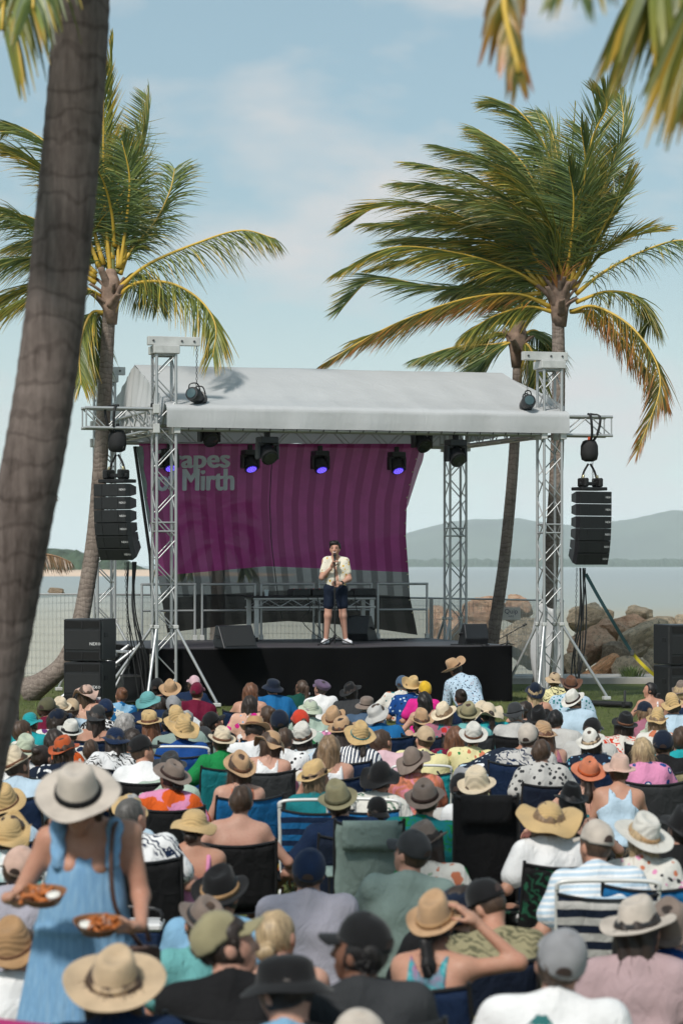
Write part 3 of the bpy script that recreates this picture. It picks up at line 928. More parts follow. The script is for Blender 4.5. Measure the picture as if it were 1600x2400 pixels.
_cyl = MB().tube([(0, 0, 0), (0, 0, 1)], 1.0, 8)
def _cyl_mesh(m):
    key = ('cyl', m.name)
    if key not in MATS:
        me = bpy.data.meshes.new('rod'); me.from_pydata(_cyl.v, [], _cyl.f)
        me.polygons.foreach_set('use_smooth', [len(p.vertices) == 4 for p in me.polygons])
        me.materials.append(m); me.update()
        MATS[key] = me
    return MATS[key]
def rod(parent, name, p0, p1, r, m):
    p0, p1 = Vector(p0), Vector(p1)
    o = bpy.data.objects.new(name, _cyl_mesh(m)); COL.objects.link(o); o.parent = parent
    d = p1 - p0
    rot = frame_z(d).to_4x4()
    o.matrix_local = Matrix.Translation(p0) @ rot @ Matrix.Diagonal((r, r, d.length, 1))
    return o
def boxp(parent, name, c, size, m, ch=0.0, M=None):
    b = MB()
    if ch: b.cbox((0, 0, 0), size, ch)
    else: b.box((0, 0, 0), size)
    ML = Matrix.Translation(c) @ (M.to_4x4() if M is not None else Matrix.Identity(4))
    return b.build(name, m, parent, M=ML)

TS = 0.155   # half chord spacing
def truss(parent, p0, p1, side, up, pitch=0.36, r=0.025, rb=0.011, end=True, flip=0, rungs=()):
    """Four chords with zigzag braces between p0 and p1."""
    p0, p1, side, up = Vector(p0), Vector(p1), Vector(side).normalized(), Vector(up).normalized()
    L = (p1 - p0).length; d = (p1 - p0).normalized()
    cs = [(side * i + up * j) * TS for (i, j) in ((-1, -1), (1, -1), (1, 1), (-1, 1))]
    for c in cs:
        rod(parent, 'chord', p0 + c, p1 + c, r, ALU)
    n = max(1, round(L / pitch)); q = L / n
    for f in range(4):
        a, b = cs[f], cs[(f + 1) % 4]
        for k in range(n):
            x, y = (a, b) if (k + flip + (f > 1)) % 2 == 0 else (b, a)
            rod(parent, 'brace', p0 + d * (q * k + .02) + x, p0 + d * (q * (k + 1) - .02) + y, rb, ALU)
        for z in ([0.02, L - 0.02] if end else []) + list(rungs):
            rod(parent, 'rung', p0 + d * z + a, p0 + d * z + b, rb * 1.2, ALU)

def tower(a, b, ztop, label, beam, legs):
    t = stg('truss_tower', a, b, 0, label, 'truss tower', 'truss towers of the stage roof')
    truss(t, (0, 0, 0.12), (0, 0, ztop - .28), (1, 0, 0), (0, 1, 0), rungs=(2.66, 2.80))
    boxp(t, 'base_plate', (0, 0, 0.06), (0.5, 0.5, 0.1), ALU_W, 0.01)
    # sleeve block where the roof trusses meet the tower
    for sx in (-1, 1):
        for sy in (-1, 1):
            for z in (4.40, 4.71):
                boxp(t, 'sleeve_block', (sx * (TS + .012), sy * (TS + .012), z), (0.105, 0.105, 0.15), ALU_W, 0.008)
    boxp(t, 'head_plate', (0, 0, ztop - .21), (0.42, 0.42, 0.13), ALU_W, 0.008)
    bm_ = boxp(t, 'head_beam', ((beam[0] + beam[1]) / 2, -.06, ztop - .07), (beam[1] - beam[0], 0.12, 0.14), ALU_W, 0.006)
    for x in (beam[0] + .08, beam[1] - .1, beam[1] - .3):
        rod(bm_, 'bolt', (x - (beam[0] + beam[1]) / 2, -.075, 0), (x - (beam[0] + beam[1]) / 2, -.055, 0), 0.018, CHAIN)
    for (sx, sy, dx, dy) in legs:
        p0 = Vector((sx * TS, sy * TS, 1.27)); p1 = Vector((dx, dy, 0.08))
        rod(t, 'outrigger', p0, p1, 0.025, ALU)
        boxp(t, 'clamp', p0, (0.08, 0.08, 0.06), ALU_W, 0.01)
        boxp(t, 'foot', p1 - Vector((0, 0, .03)), (0.12, 0.12, 0.06), ALU_W, 0.01)
    return t
tower(0, 0, 5.86, 'front left silver truss tower beside the hanging speaker stack', (-.28, .56), [(-1, -1, -.42, -.62), (1, -1, .72, -.55), (-1, 1, -.95, .5), (1, 1, .42, .78)])
tower(WF, 0, 5.77, 'front right silver truss tower beside the boulders', (-.50, .28), [(-1, -1, -.45, -.62), (1, -1, .85, -.40), (-1, 1, -.62, .55), (1, 1, .32, .85)])
tower(0, DP, 5.73, 'rear left silver truss tower behind the leaning palm trunk', (-.30, .35), [(-1, 1, -.7, .6), (1, -1, .72, -.62), (-1, -1, -.6, -.5)])
tower(WF, DP, 5.60, 'rear right silver truss tower standing against the sea', (-.40, .28), [(-1, -1, -.5, -.5), (1, 1, .6, .5), (-1, 1, -.4, .6)])

g = 'horizontal trusses of the stage roof'
ZT = 4.555
ft = stg('roof_truss', 0, 0, 0, 'front roof truss under the white valance', 'truss', g)
truss(ft, (TS + .07, 0, ZT), (WF - TS - .07, 0, ZT), (0, 1, 0), (0, 0, 1))
for k in range(27):
    x = .35 + k * .222
    MB().tube([(x, -TS - .03, 4.38), (x + .01, -TS - .035, 4.43), (x - .012, -TS - .09, 4.50), (x - .02, -TS - .10, 4.53)], 0.007, 5).build('cable_tie', BLK, ft)
rt = stg('roof_truss', 0, DP, 0, 'rear roof truss carrying the purple backdrop', 'truss', g)
truss(rt, (TS + .07, 0, ZT), (WF - TS - .07, 0, ZT), (0, 1, 0), (0, 0, 1))
for (a, lab) in ((0, 'left side roof truss running back to the rear tower'), (WF, 'right side roof truss running back to the rear tower')):
    st = stg('roof_truss', a, 0, 0, lab, 'truss', g)
    truss(st, (0, TS + .07, ZT), (0, DP - TS - .07, ZT), (1, 0, 0), (0, 0, 1))
wl = stg('wing_truss', 0, 0, 0, 'left wing truss carrying the left speaker hang', 'truss', 'wing trusses')
truss(wl, (-TS - .07, 0, ZT), (-1.30, 0, ZT), (0, 1, 0), (0, 0, 1))
wr = stg('wing_truss', WF, 0, 0, 'right wing truss carrying the right speaker hang', 'truss', 'wing trusses')
truss(wr, (TS + .07, 0, ZT), (1.06, 0, ZT), (0, 1, 0), (0, 0, 1))

# roof tarpaulin
def tarp_mat():
    m, t, b, o = _base('white_tarpaulin')
    vec = coords(t)
    f = noise_tex(t, vec, 1.6, 5, 0.6)
    t.links.new(ramp(t, f, [(0.3, (0.51, 0.52, 0.525)), (0.7, (0.565, 0.575, 0.58))]), b.inputs['Base Color'])
    setv(b, 'Roughness', 0.5)
    bump(t, b, noise_tex(t, coords(t, (2.2, 2.2, 0.8)), 1.6, 5, 0.6, 1.2), 0.22, 0.06)
    tr = N(t, 'ShaderNodeBsdfTranslucent'); setv(tr, 'Color', (0.7, 0.72, 0.72, 1))
    mx = N(t, 'ShaderNodeMixShader'); setv(mx, 'Fac', 0.18)
    t.links.new(b.outputs[0], mx.inputs[1]); t.links.new(tr.outputs[0], mx.inputs[2])
    t.links.new(mx.outputs[0], o.inputs['Surface'])
    return m
TARP = tarp_mat()
roof = stg('roof_tarpaulin', 0, 0, 0, 'white pitched tarpaulin roof stretched over the stage', 'tarpaulin')
prof_r = [(-.27, 4.42), (-.275, 4.54), (-.27, 4.725), (-.22, 4.775), (0.5, 4.96), (1.2, 5.24), (1.8, 5.48), (2.1, 5.575), (2.5, 5.47), (3.4, 5.15), (4.3, 4.86), (4.95, 4.76), (4.97, 4.45)]
def roof_fn(i, j):
    x = j * (len(prof_r) - 1); k = min(int(x), len(prof_r) - 2); f = x - k
    b = prof_r[k][0] + (prof_r[k + 1][0] - prof_r[k][0]) * f
    z = prof_r[k][1] + (prof_r[k + 1][1] - prof_r[k][1]) * f
    ridge = math.exp(-((b - 2.1) / 1.2) ** 2)
    a0, a1 = -.02 + .0 * ridge, WF + .25 - .30 * ridge
    a = a0 + (a1 - a0) * i
    wr_ = mnoise.fractal((a * 1.1, b * 1.4 + z, 3.0), 1.0, 2.0, 4)
    sag = -0.05 * math.sin(math.pi * ((a * 1.4) % 1.0)) * (1 - ridge) * (b > -.2)
    fold = 0.030 * math.sin(a * 5.2 + 2.2 * mnoise.noise((a * .9, 0, 0))) * (1 if b < -.2 else 0) * (4.76 - z) / .34
    scal = 0
    k2 = .3 + .7 * (b > -.2)
    return (a, b + fold * .55 + .010 * wr_, z + (.014 * wr_ + sag * .3) * (0 if b < -.2 and z < 4.6 else 1) + scal)
mb = MB(); mb.grid(roof_fn, 150, 48)
mb.build('roof_sheet', TARP, roof, smooth=True)
def gable(i, j):     # left end drape, gathered in folds
    b = -.1 + i * 4.9
    top = 4.76 + (5.575 - 4.76) * max(0, 1 - abs(b - 2.1) / 2.55)
    z = top + (4.50 - top) * j
    f = .05 * math.sin(b * 17 + 2 * mnoise.noise((b * 1.3, 0, 0))) * (0.25 + j) + .08 * j
    return (-.03 - f - .02 * mnoise.noise((b * 2, z * 2, 0)), b, z - .06 * math.sin(b * 2.1) * j)
mb = MB(); mb.grid(gable, 130, 14)
mb.build('gable_drape', TARP, roof, smooth=True)
def gable2(i, j):
    b = -.1 + i * 4.9
    top = 4.76 + (5.575 - 4.76) * max(0, 1 - abs(b - 2.1) / 2.55)
    z = top + (4.50 - top) * j
    ridge = math.exp(-((b - 2.1) / 1.2) ** 2)
    return (WF + .24 - .30 * ridge + .03 * math.sin(b * 13) * j + .1 * j * ridge, b, z)
mb = MB(); mb.grid(gable2, 60, 8)
mb.build('gable_drape', TARP, roof, smooth=True)

# deck with black skirt
DW0, DW1, DB0, DB1 = -.2, 5.82, -.02, 4.25
deck = stg('stage_deck', 0, 0, 0, 'black stage deck with a black cloth skirt', 'stage')
DECKM = mat('stage_ply', (0.05, 0.047, 0.052), 0.5, var=0.3, scale=1.5, bmp=0.15, bscale=40)
for i in range(6):
    for j in range(4):
        w, d = (DW1 - DW0) / 6, (DB1 - DB0) / 4
        boxp(deck, 'deck_panel', (DW0 + w * (i + .5), DB0 + d * (j + .5), ZD - .045), (w - .006, d - .006, .09), DECKM, 0.004)
SK = mat('black_skirt_cloth', (0.0035, 0.0035, 0.004), 0.9, var=0.25, scale=2.0, bmp=0.2, bscale=5, spec=0.1)
def skirt_fn(x0, y0, x1, y1):
    L = math.hypot(x1 - x0, y1 - y0)
    nx_, ny_ = (y1 - y0) / L, -(x1 - x0) / L
    def fn(i, j):
        s = i * L
        f = (.010 + .018 * j) * math.sin(s * 7.5 + 2.5 * mnoise.noise((s * .8, 1, 0))) + .012
        z = ZD - .012 - .02 * (1 - math.cos(s * 3)) * (j == 0) * .3 - (ZD - .02) * j
        return (x0 + (x1 - x0) * i + nx_ * f, y0 + (y1 - y0) * i + ny_ * f, z)
    return fn
mb = MB(); mb.grid(skirt_fn(DW0 - .02, DB0 - .02, DW1 + .02, DB0 - .02), 200, 8)
mb.grid(skirt_fn(DW1 + .02, DB0 - .02, DW1 + .02, DB1), 100, 8)
mb.grid(skirt_fn(DW0 - .02, DB1, DW0 - .02, DB0 - .02), 100, 8)
mb.build('skirt', SK, deck, smooth=True)

# backdrop: purple banner over grey shade mesh, billowing
def mesh_cloth(name, c1, c2, stripes, transp, kind='Object'):
    m, t, b, o = _base(name)
    c = N(t, 'ShaderNodeTexCoord'); s = N(t, 'ShaderNodeSeparateXYZ')
    t.links.new(c.outputs['UV'], s.inputs[0])
    fr = math_n(t, 'FRACT', math_n(t, 'MULTIPLY', s.outputs['X'], stripes))
    st = math_n(t, 'GREATER_THAN', fr, 0.56)
    n = noise_tex(t, coords(t), 3.0, 6, 0.65)
    ca = ramp(t, n, [(0.3, tuple(x * .85 for x in c1)), (0.7, tuple(x * 1.15 for x in c1))])
    t.links.new(mixc(t, st, ca, c2), b.inputs['Base Color'])
    setv(b, 'Roughness', 0.75); setv(b, 'Specular IOR Level', 0.25)
    bump(t, b, noise_tex(t, coords(t), 5.0, 5, 0.6, 1.0), 0.35, 0.03)
    tl = N(t, 'ShaderNodeBsdfTranslucent'); t.links.new(mixc(t, st, ca, c2), tl.inputs['Color'])
    mx = N(t, 'ShaderNodeMixShader'); setv(mx, 'Fac', 0.35)
    t.links.new(b.outputs[0], mx.inputs[1]); t.links.new(tl.outputs[0], mx.inputs[2])
    tp = N(t, 'ShaderNodeBsdfTransparent')
    m2 = N(t, 'ShaderNodeMixShader')
    if isinstance(transp, tuple):
        t.links.new(mixc(t, st, (transp[0],) * 3, (transp[1],) * 3), m2.inputs['Fac'])
    else:
        setv(m2, 'Fac', transp)
    t.links.new(mx.outputs[0], m2.inputs[1]); t.links.new(tp.outputs[0], m2.inputs[2])
    t.links.new(m2.outputs[0], o.inputs['Surface'])
    return m
BD = stg('backdrop', 0, DP - .22, 0, 'billowing purple festival banner over grey shade mesh behind the stage', 'banner')
BDI = (STG @ Matrix.Translation((0, DP - .22, 0))).inverted()
def interp(tab, x):
    for (a, va), (b, vb) in zip(tab, tab[1:]):
        if a <= x <= b: return va + (vb - va) * (x - a) / (b - a)
    return tab[0][1] if x < tab[0][0] else tab[-1][1]
# edges in photograph pixels, set onto the rear plane of the stage
edgeL = [(1040, 326), (1120, 336), (1220, 350), (1290, 360), (1350, 370), (1480, 392)]
edgeR = [(1040, 986), (1100, 970), (1180, 953), (1260, 951), (1340, 957), (1400, 960), (1490, 978)]
def rear_pt(u, v, off=0.0):
    # intersection of the pixel ray with the plane b = DP - .22 - off
    o = BDI @ Vector((0, 0, CAMZ)); d = (BDI.to_3x3() @ (P(u, v, 1.0) - Vector((0, 0, CAMZ))))
    k = (-off - o.y) / d.y
    return o + d * k
def bd_pt(i, v):
    u = interp(edgeL, v) + (interp(edgeR, v) - interp(edgeL, v)) * i
    p = rear_pt(u, v)
    t = (v - 1040) / 450
    bil = .16 * math.sin(math.pi * min(1, max(0, t)) * .8) * math.sin(math.pi * i) ** .7
    wr_ = .016 * mnoise.fractal((i * 9, t * 7, 1.7), 1.0, 2.0, 4) + .004 * math.sin((i * 14 + t * 4) * 2.1)
    k = p + Vector((0, bil + wr_, 0))
    # move along the view ray so the outline stays where it hangs
    return k
magb = [(0, 1350), (.45, 1327), (1, 1341)]
darkb = [(0, 1483), (.25, 1466), (.5, 1456), (.75, 1466), (1, 1488)]
def uvgrid(name, fn, nu, nv, m, parent):
    mb = MB(); mb.grid(fn, nu, nv)
    o = mb.build(name, m, parent, smooth=True)
    uv = o.data.uv_layers.new(name='UVMap')
    for l in o.data.loops:
        k = l.vertex_index
        uv.data[l.index].uv = ((k % (nu + 1)) / nu, (k // (nu + 1)) / nv)
    return o
PURP = mesh_cloth('purple_banner', (0.38, 0.055, 0.235), (0.265, 0.026, 0.15), 17.0, 0.016)
GREYM = mesh_cloth('grey_shade_mesh', (0.07, 0.075, 0.075), (0.03, 0.032, 0.033), 17.0, (0.17, 0.09))
BLKM = mesh_cloth('black_shade_mesh', (0.022, 0.02, 0.02), (0.015, 0.014, 0.014), 13.0, (0.05, 0.035))
banner = uvgrid('banner_cloth', lambda i, j: bd_pt(i, 1040 + (interp(magb, i) - 1040) * j), 90, 50, PURP, BD)
midb = [(0, 1402), (.5, 1384), (1, 1398)]
uvgrid('shade_mesh', lambda i, j: bd_pt(i, interp(magb, i) + (interp(midb, i) - interp(magb, i)) * j), 90, 14, GREYM, BD)
uvgrid('lower_shade_mesh', lambda i, j: bd_pt(i, interp(midb, i) + (interp(darkb, i) - interp(midb, i)) * j), 90, 14, BLKM, BD)
# the loose right edge of the banner, caught by the light, and the seam
PINKE = mesh_cloth('banner_edge', (0.33, 0.03, 0.17), (0.33, 0.03, 0.17), 1.0, 0.1)
def edge_fn(i, j):
    v = 1042 + 300 * j
    p = bd_pt(1.0, v); w = .16 * max(.25, 1 - abs(j - .12) * 1.6)
    return p + Vector((w * i * (1 if j < .5 else .55), .12 * i, 0))
uvgrid('edge_flap', edge_fn, 4, 30, PINKE, BD)
sl = [bd_pt(.478, v) + Vector((0, -.012, 0)) for v in range(1042, 1460, 12)]
MB().tube(sl, 0.008, 5).build('seam', BLK, BD)
for j in range(14):
    for i in (0.004, 0.996):
        p = bd_pt(i, 1046 + j * 30)
        rod(BD, 'eyelet', p + Vector((0, -.012, 0)), p + Vector((0, -.004, 0)), .012, GOLD)
# lettering on the banner
def text_mesh(s, size, bold=0.0, res=3):
    c = bpy.data.curves.new('lettering', 'FONT')
    c.body = s; c.size = size; c.offset = bold; c.resolution_u = res; c.fill_mode = 'FRONT'
    o = bpy.data.objects.new('lettering_tmp', c)
    COL.objects.link(o)
    bpy.context.view_layer.update()
    me = bpy.data.meshes.new_from_object(o.evaluated_get(bpy.context.evaluated_depsgraph_get()))
    bpy.data.objects.remove(o); bpy.data.curves.remove(c)
    bm = bmesh.new(); bm.from_mesh(me)
    bmesh.ops.remove_doubles(bm, verts=bm.verts, dist=1e-5)
    bm.to_mesh(me); bm.free()
    me.name = 'lettering'
    return me
INK = mat('banner_lettering', (0.62, 0.68, 0.75), 0.8, var=0.08)
def place_text(me, name, m, parent, fn):
    for v in me.vertices:
        v.co = fn(v.co.x, v.co.y)
    me.materials.clear(); me.materials.append(m)
    o = bpy.data.objects.new(name, me); COL.objects.link(o); o.parent = parent
    return o
def on_banner(u0, v0, su, sv, shear=0.0):
    def fn(x, y):
        u = u0 + x * su; v = v0 - y * sv + shear * x
        i = (u - interp(edgeL, v)) / (interp(edgeR, v) - interp(edgeL, v))
        return bd_pt(i, v) + Vector((0, -.06, 0))
    return fn
def fit(me):
    xs = [v.co.x for v in me.vertices]
    return min(xs), max(xs)
for s, ul, ur, vb, h in (('Grapes', 352, 538, 1097, 42), ('of Mirth', 364, 549, 1150, 50)):
    me = text_mesh(s, 1.0, 0.0)
    if s == 'of Mirth': pass
    x0, x1 = fit(me)
    for v in me.vertices: v.co.x = (v.co.x - x0) / (x1 - x0)
    for q in (-2, -1, 0, 1, 2):
        m2 = me.copy()
        base_fn = on_banner(ul + 2 + 1.15 * q, vb + (.9 if q % 2 else -.9), ur - ul - 4, h / .70, -2)
        place_text(m2, 'lettering', INK, BD, lambda x, y: base_fn(x, y) + Vector((0, -.004 * (q + 3), 0)))

# guy pole and white flap seen left of the banner
pole = stg('banner_pole', .15, DP - .35, ZD, 'dark leaning pole along the left edge of the banner', 'pole')
pi = (STG @ Matrix.Translation((.15, DP - .35, ZD))).inverted()
def rp_(u, v, off): 
    q = BD.matrix_world @ rear_pt(u, v, off)
    return pi @ q
bpy.context.view_layer.update()
rod(pole, 'shaft', rp_(316, 1046, .12), rp_(352, 1300, .12), .03, BLK)
rod(pole, 'shaft', rp_(352, 1300, .12), rp_(362, 1490, .12), .03, BLK)
FLAP = mat('pale_teal_cloth', (0.30, 0.38, 0.38), 0.7, var=.15)
def flap(i, j):
    v = 1046 + 200 * j
    u = 320 + (j * 30) + i * (14 - 10 * j) + 2 * math.sin(j * 18) * i
    return rp_(u, v, .06)
mb = MB(); mb.grid(flap, 3, 24); mb.build('flap', FLAP, pole, smooth=True, solid=.004)

# hand rails along the rear edge
RAILM = ALU
for k, (u0, u1) in enumerate(((333, 457), (474, 598), (612, 735), (748, 870), (885, 1000))):
    nm = ('handrail left of the table, behind the left truss tower', 'handrail between truss tower and table', 'handrail behind the left half of the table', 'handrail behind the right half of the table', 'handrail at the right end of the stage')[k]
    bI = (STG @ Matrix.Translation((0, DB1 - .25, 0))).inverted()
    def rr(u):
        o = bI @ Vector((0, 0, CAMZ)); d = bI.to_3x3() @ (P(u, HOR, 1.0) - Vector((0, 0, CAMZ)))
        return (o + d * (-o.y / d.y)).x
    x0, x1 = rr(u0), rr(u1)
    h = stg('handrail', x0, DB1 - .25, ZD, 'silver ' + nm, 'handrail', 'silver handrails at the rear of the stage')
    w = x1 - x0
    for x in (0, w): rod(h, 'post', (x, 0, .09), (x, 0, .98), .022, RAILM); 
    for x in (0, w): boxp(h, 'post_foot', (x, 0, .045), (.07, .07, .09), ALU_W, .006)
    rod(h, 'top_rail', (-.02, 0, .98), (w + .02, 0, .98), .022, RAILM)
    rod(h, 'mid_rail', (.02, 0, .52), (w - .02, 0, .52), .018, RAILM)

# table on truss rails with mixing gear
def stage_px(u, v, z):
    """Point of the height z under pixel column u, row v decides distance."""
    Y = (CAMZ - z) * FPX / (v - HOR)
    return Vector(((u - 800) / FPX * Y, Y, z))
tb0 = STG.inverted() @ stage_px(602, 1504, ZD); tb1 = STG.inverted() @ stage_px(876, 1502, ZD)
tbl = stg('equipment_table', tb0.x, 3.2, ZD, 'silver truss-framed table carrying mixing desks behind the performer', 'table')
w = tb1.x - tb0.x
boxp(tbl, 'table_top', (w / 2, 0, .77), (w + .16, .62, .025), BLK, .004)
for y in (-.28, .28):
    rod(tbl, 'rail', (-.06, y, .735), (w + .06, y, .735), .022, ALU_W)
    rod(tbl, 'rail', (-.06, y, .585), (w + .06, y, .585), .018, ALU_W)
    n = 10
    for k in range(n):
        x0, x1 = w * k / n, w * (k + 1) / n
        za, zb = (.72, .60) if k % 2 else (.60, .72)
        rod(tbl, 'brace', (x0, y, za), (x1, y, zb), .009, ALU)
for x in (0, w):
    for y in (-.26, .26):
        boxp(tbl, 'leg', (x, y, .40), (.075, .05, .66), ALU_W, .006)
        rod(tbl, 'caster', (x - .02, y, .04), (x + .02, y, .04), .04, RUB)
zt = .783
def gear(name, x, size, label, cat, knobs=0, y=-.05):
    g_ = stg(name, tb0.x + x, 3.2 + y, ZD + zt, label, cat)
    boxp(g_, 'case', (0, 0, size[2] / 2), size, BLKP, .01)
    boxp(g_, 'panel', (0, 0, size[2] + .002), (size[0] * .92, size[1] * .9, .006), GRILLE)
    for k in range(knobs):
        x_ = -size[0] * .4 + size[0] * .8 * (k % 8) / 7; y_ = -size[1] * .3 + size[1] * .3 * (k // 8)
        rod(g_, 'knob', (x_, y_, size[2]), (x_, y_, size[2] + .02), .009, mat('knob_red', (.3, .02, .02), .5) if k % 3 == 0 else BLKP)
    return g_
gear('media_player', .82, (.32, .38, .11), 'black media player at the left of the mixing gear', 'media player', 10)
gear('audio_mixer', 1.17, (.32, .36, .11), 'black mixer with small knobs between the media players', 'mixer', 24)
gear('media_player', 1.50, (.30, .36, .11), 'black media player next to the performer’s arm', 'media player', 10)
gear('equipment_bag', 1.98, (.40, .28, .12), 'soft black bag lying at the right end of the table', 'bag')
gear('headphone_case', 1.74, (.18, .2, .08), 'small black case beside the soft bag on the table', 'case')
bt = stg('paper_cup', tb0.x + .22, 3.1, ZD + zt, 'pale cup standing at the left end of the table', 'cup')
MB().lathe([(.03, 0), (.04, .11), (.036, .11), (.028, .006)], 14).build('cup_body', mat('pale_cup', (.55, .62, .64), .5), bt)
random.seed(5)
cb = stg('cable_bundle', tb0.x, 3.0, ZD, 'black cables trailing down from the table to the deck', 'cable')
for k in range(6):
    x = .9 + k * .17
    MB().tube(spline([(x, -.12, zt), (x + .02, -.16, .55), (x - .1 + .05 * k, -.1, .35), (x + .3, 0, .03), (x + .7, -.1 - .04 * k, .012)], 16), .007, 5).build('cable', CABLE, cb)

# wedge monitors and the amp behind the performer
def wedge(name, u, v, w, h, d, rz, label, Y=None):
    p = stage_px(u, v, ZD)
    o = empty(name, Matrix.Translation(p) @ Matrix.Rotation(rz, 4, 'Z'), label, 'speaker', 'stage monitor speakers')
    prof = [(-d * .5, 0), (d * .38, 0), (d * .5, h * .30), (d * .30, h), (d * .06, h)]
    mb = MB(); n = len(prof)
    vs = [(-w / 2, y, z) for y, z in prof] + [(w / 2, y, z) for y, z in prof]
    fs = [tuple(range(n)), tuple(range(2 * n - 1, n - 1, -1))] + [(i, i + n, (i + 1) % n + n, (i + 1) % n) for i in range(n)]
    mb.add(vs, fs)
    b_ = mb.build('cabinet', BLKP, o)
    md = b_.modifiers.new('bevel', 'BEVEL'); md.width = .018; md.segments = 2
    boxp(o, 'grille', (0, -d * .225, h * .52), (w * .86, .012, math.hypot(h, d * .55) * .84), GRILLE, .004, Matrix.Rotation(-math.atan2(d * .56, h), 3, 'X'))
    for s in (-1, 1):
        MB().tube(spline([(s * (w / 2 + .002), -.04, h * .45), (s * (w / 2 + .03), -.02, h * .5), (s * (w / 2 + .03), .06, h * .55), (s * (w / 2 + .002), .08, h * .55)], 8), .012, 6).build('handle', BLK, o)
    return o
wedge('monitor_speaker', 552, 1519, .60, .36, .42, R(28), 'black wedge monitor on the left front edge of the stage')
wedge('monitor_speaker', 1108, 1510, .42, .34, .36, R(-160), 'black wedge monitor on the right front corner of the deck')
wedge('monitor_speaker', 845, 1502, .48, .44, .42, R(150), 'black wedge monitor on the deck behind the performer’s leg')
cb = empty('stage_cable', stage_px(900, 1502, ZD), 'loose black cables coiled on the deck right of the table', 'cable')
random.seed(8)
for k in range(5):
    pts = [Vector((.0, 0, .01))]
    for q in range(7): pts.append(Vector((.06 * q + random.uniform(-.05, .05), random.uniform(-.2, .2), .012 + .02 * random.random())))
    MB().tube(spline(pts, 30), .008, 5).build('cable', CABLE, cb)
cb = empty('stage_cable', stage_px(1070, 1512, ZD), 'black cable lying beside the right wedge monitor', 'cable')
for k in range(3):
    pts = [Vector((-.1 + .09 * q, random.uniform(-.12, .12), .012)) for q in range(8)]
    MB().tube(spline(pts, 30), .008, 5).build('cable', CABLE, cb)
# low boom mic stand at the right corner
p = stage_px(1190, 1514, ZD) + Vector((0, .3, 0))
ms = empty('microphone_stand', p, 'low black boom microphone stand at the right stage corner', 'microphone stand')
rod(ms, 'pole', (0, 0, 0), (0, 0, .16), .01, BLK)
rod(ms, 'boom', (-.16, 0, .08), (.26, 0, .32), .008, BLK)
rod(ms, 'microphone', (.26, 0, .32), (.32, 0, .355), .02, BLK)
for a in (0.3, 2.4, 4.5): rod(ms, 'leg', (0, 0, .04), (math.cos(a) * .14, math.sin(a) * .14, .005), .008, BLK)

# ------------------------------------------------------------------ moving head lights
LED = mat('led_violet', (0.22, 0.14, 1.0), 0.3, var=0, emit=2.2)
LENS = mat('lamp_lens', (0.02, 0.025, 0.03), 0.08, var=0, spec=0.8)
def moving_head(a, b, ztop, lit, yaw, size, label):
    o = stg('moving_head_light', a, b, ztop, label, 'stage light', 'moving head lights hanging under the roof', rz=yaw)
    s = size
    boxp(o, 'clamp', (0, 0, -.02 * s), (.07 * s, .07 * s, .09 * s), BLK, .006)
    boxp(o, 'base', (0, 0, -.115 * s), (.27 * s, .22 * s, .10 * s), BLKP, .015)
    for q in (-1, 1):
        boxp(o, 'yoke_arm', (q * .145 * s, 0, -.27 * s), (.045 * s, .12 * s, .24 * s), BLKP, .012)
        boxp(o, 'yoke_shoulder', (q * .115 * s, 0, -.175 * s), (.09 * s, .14 * s, .04 * s), BLKP, .01)
    Mr = Matrix.Rotation(R(180 - (34 if lit else 52)), 3, 'X')
    hd = MB().lathe([(.05 * s, -.14 * s), (.105 * s, -.12 * s), (.118 * s, -.02 * s), (.115 * s, .07 * s), (.122 * s, .08 * s), (.122 * s, .12 * s), (.105 * s, .125 * s)], 20, Mr, (0, 0, -.30 * s)).build('head', BLKP, o)
    autosmooth(hd)
    c = Vector((0, 0, -.30 * s)); d = Mr @ Vector((0, 0, 1))
    lens = MB().lathe([(.098 * s, .1265 * s), (.09 * s, .131 * s), (.02, .134 * s)], 20, Mr, c).build('lens', LENS if not lit else mat('led_panel', (0.03, 0.015, 0.30), .3, var=0, emit=1.4), o)
    if lit:
        x = Mr @ Vector((1, 0, 0)); y = Mr @ Vector((0, 1, 0))
        for rr_, n in ((0, 1), (.035, 6), (.07, 12)):
            for k in range(n):
                an = 6.283 * k / n
                p0 = c + d * .132 * s + (x * math.cos(an) + y * math.sin(an)) * rr_ * s
                rod(o, 'led', p0, p0 + d * .006, .011 * s, LED)
    return o
bpy.context.view_layer.update()
def rear_a(u, b):
    bI = (STG @ Matrix.Translation((0, b, 0))).inverted()
    o = bI @ Vector((0, 0, CAMZ)); d = bI.to_3x3() @ (P(u, HOR, 1.0) - Vector((0, 0, CAMZ)))
    return (o + d * (-o.y / d.y)).x
for u, lab in ((397, 'violet-lit moving head behind the left truss tower'), (586, 'violet-lit moving head left of the banner seam'), (750, 'violet-lit moving head above the performer'), (929, 'violet-lit moving head near the right edge of the banner')):
    moving_head(rear_a(u, DP - .3), DP - .3, 4.36, True, R(8), 1.02, lab)
for u, lab, b_ in ((626, 'unlit large moving head under the front truss left of centre', .1), (1067, 'unlit large moving head beside the rear right tower', .1), (988, 'unlit dark lamp high under the roof near the right side', 2.6), (490, 'unlit dark lamp tucked under the valance at the left', 1.6)):
    moving_head(rear_a(u, b_), b_, 4.38 if b_ < 1 else 4.72, False, R(10), 1.12, lab)

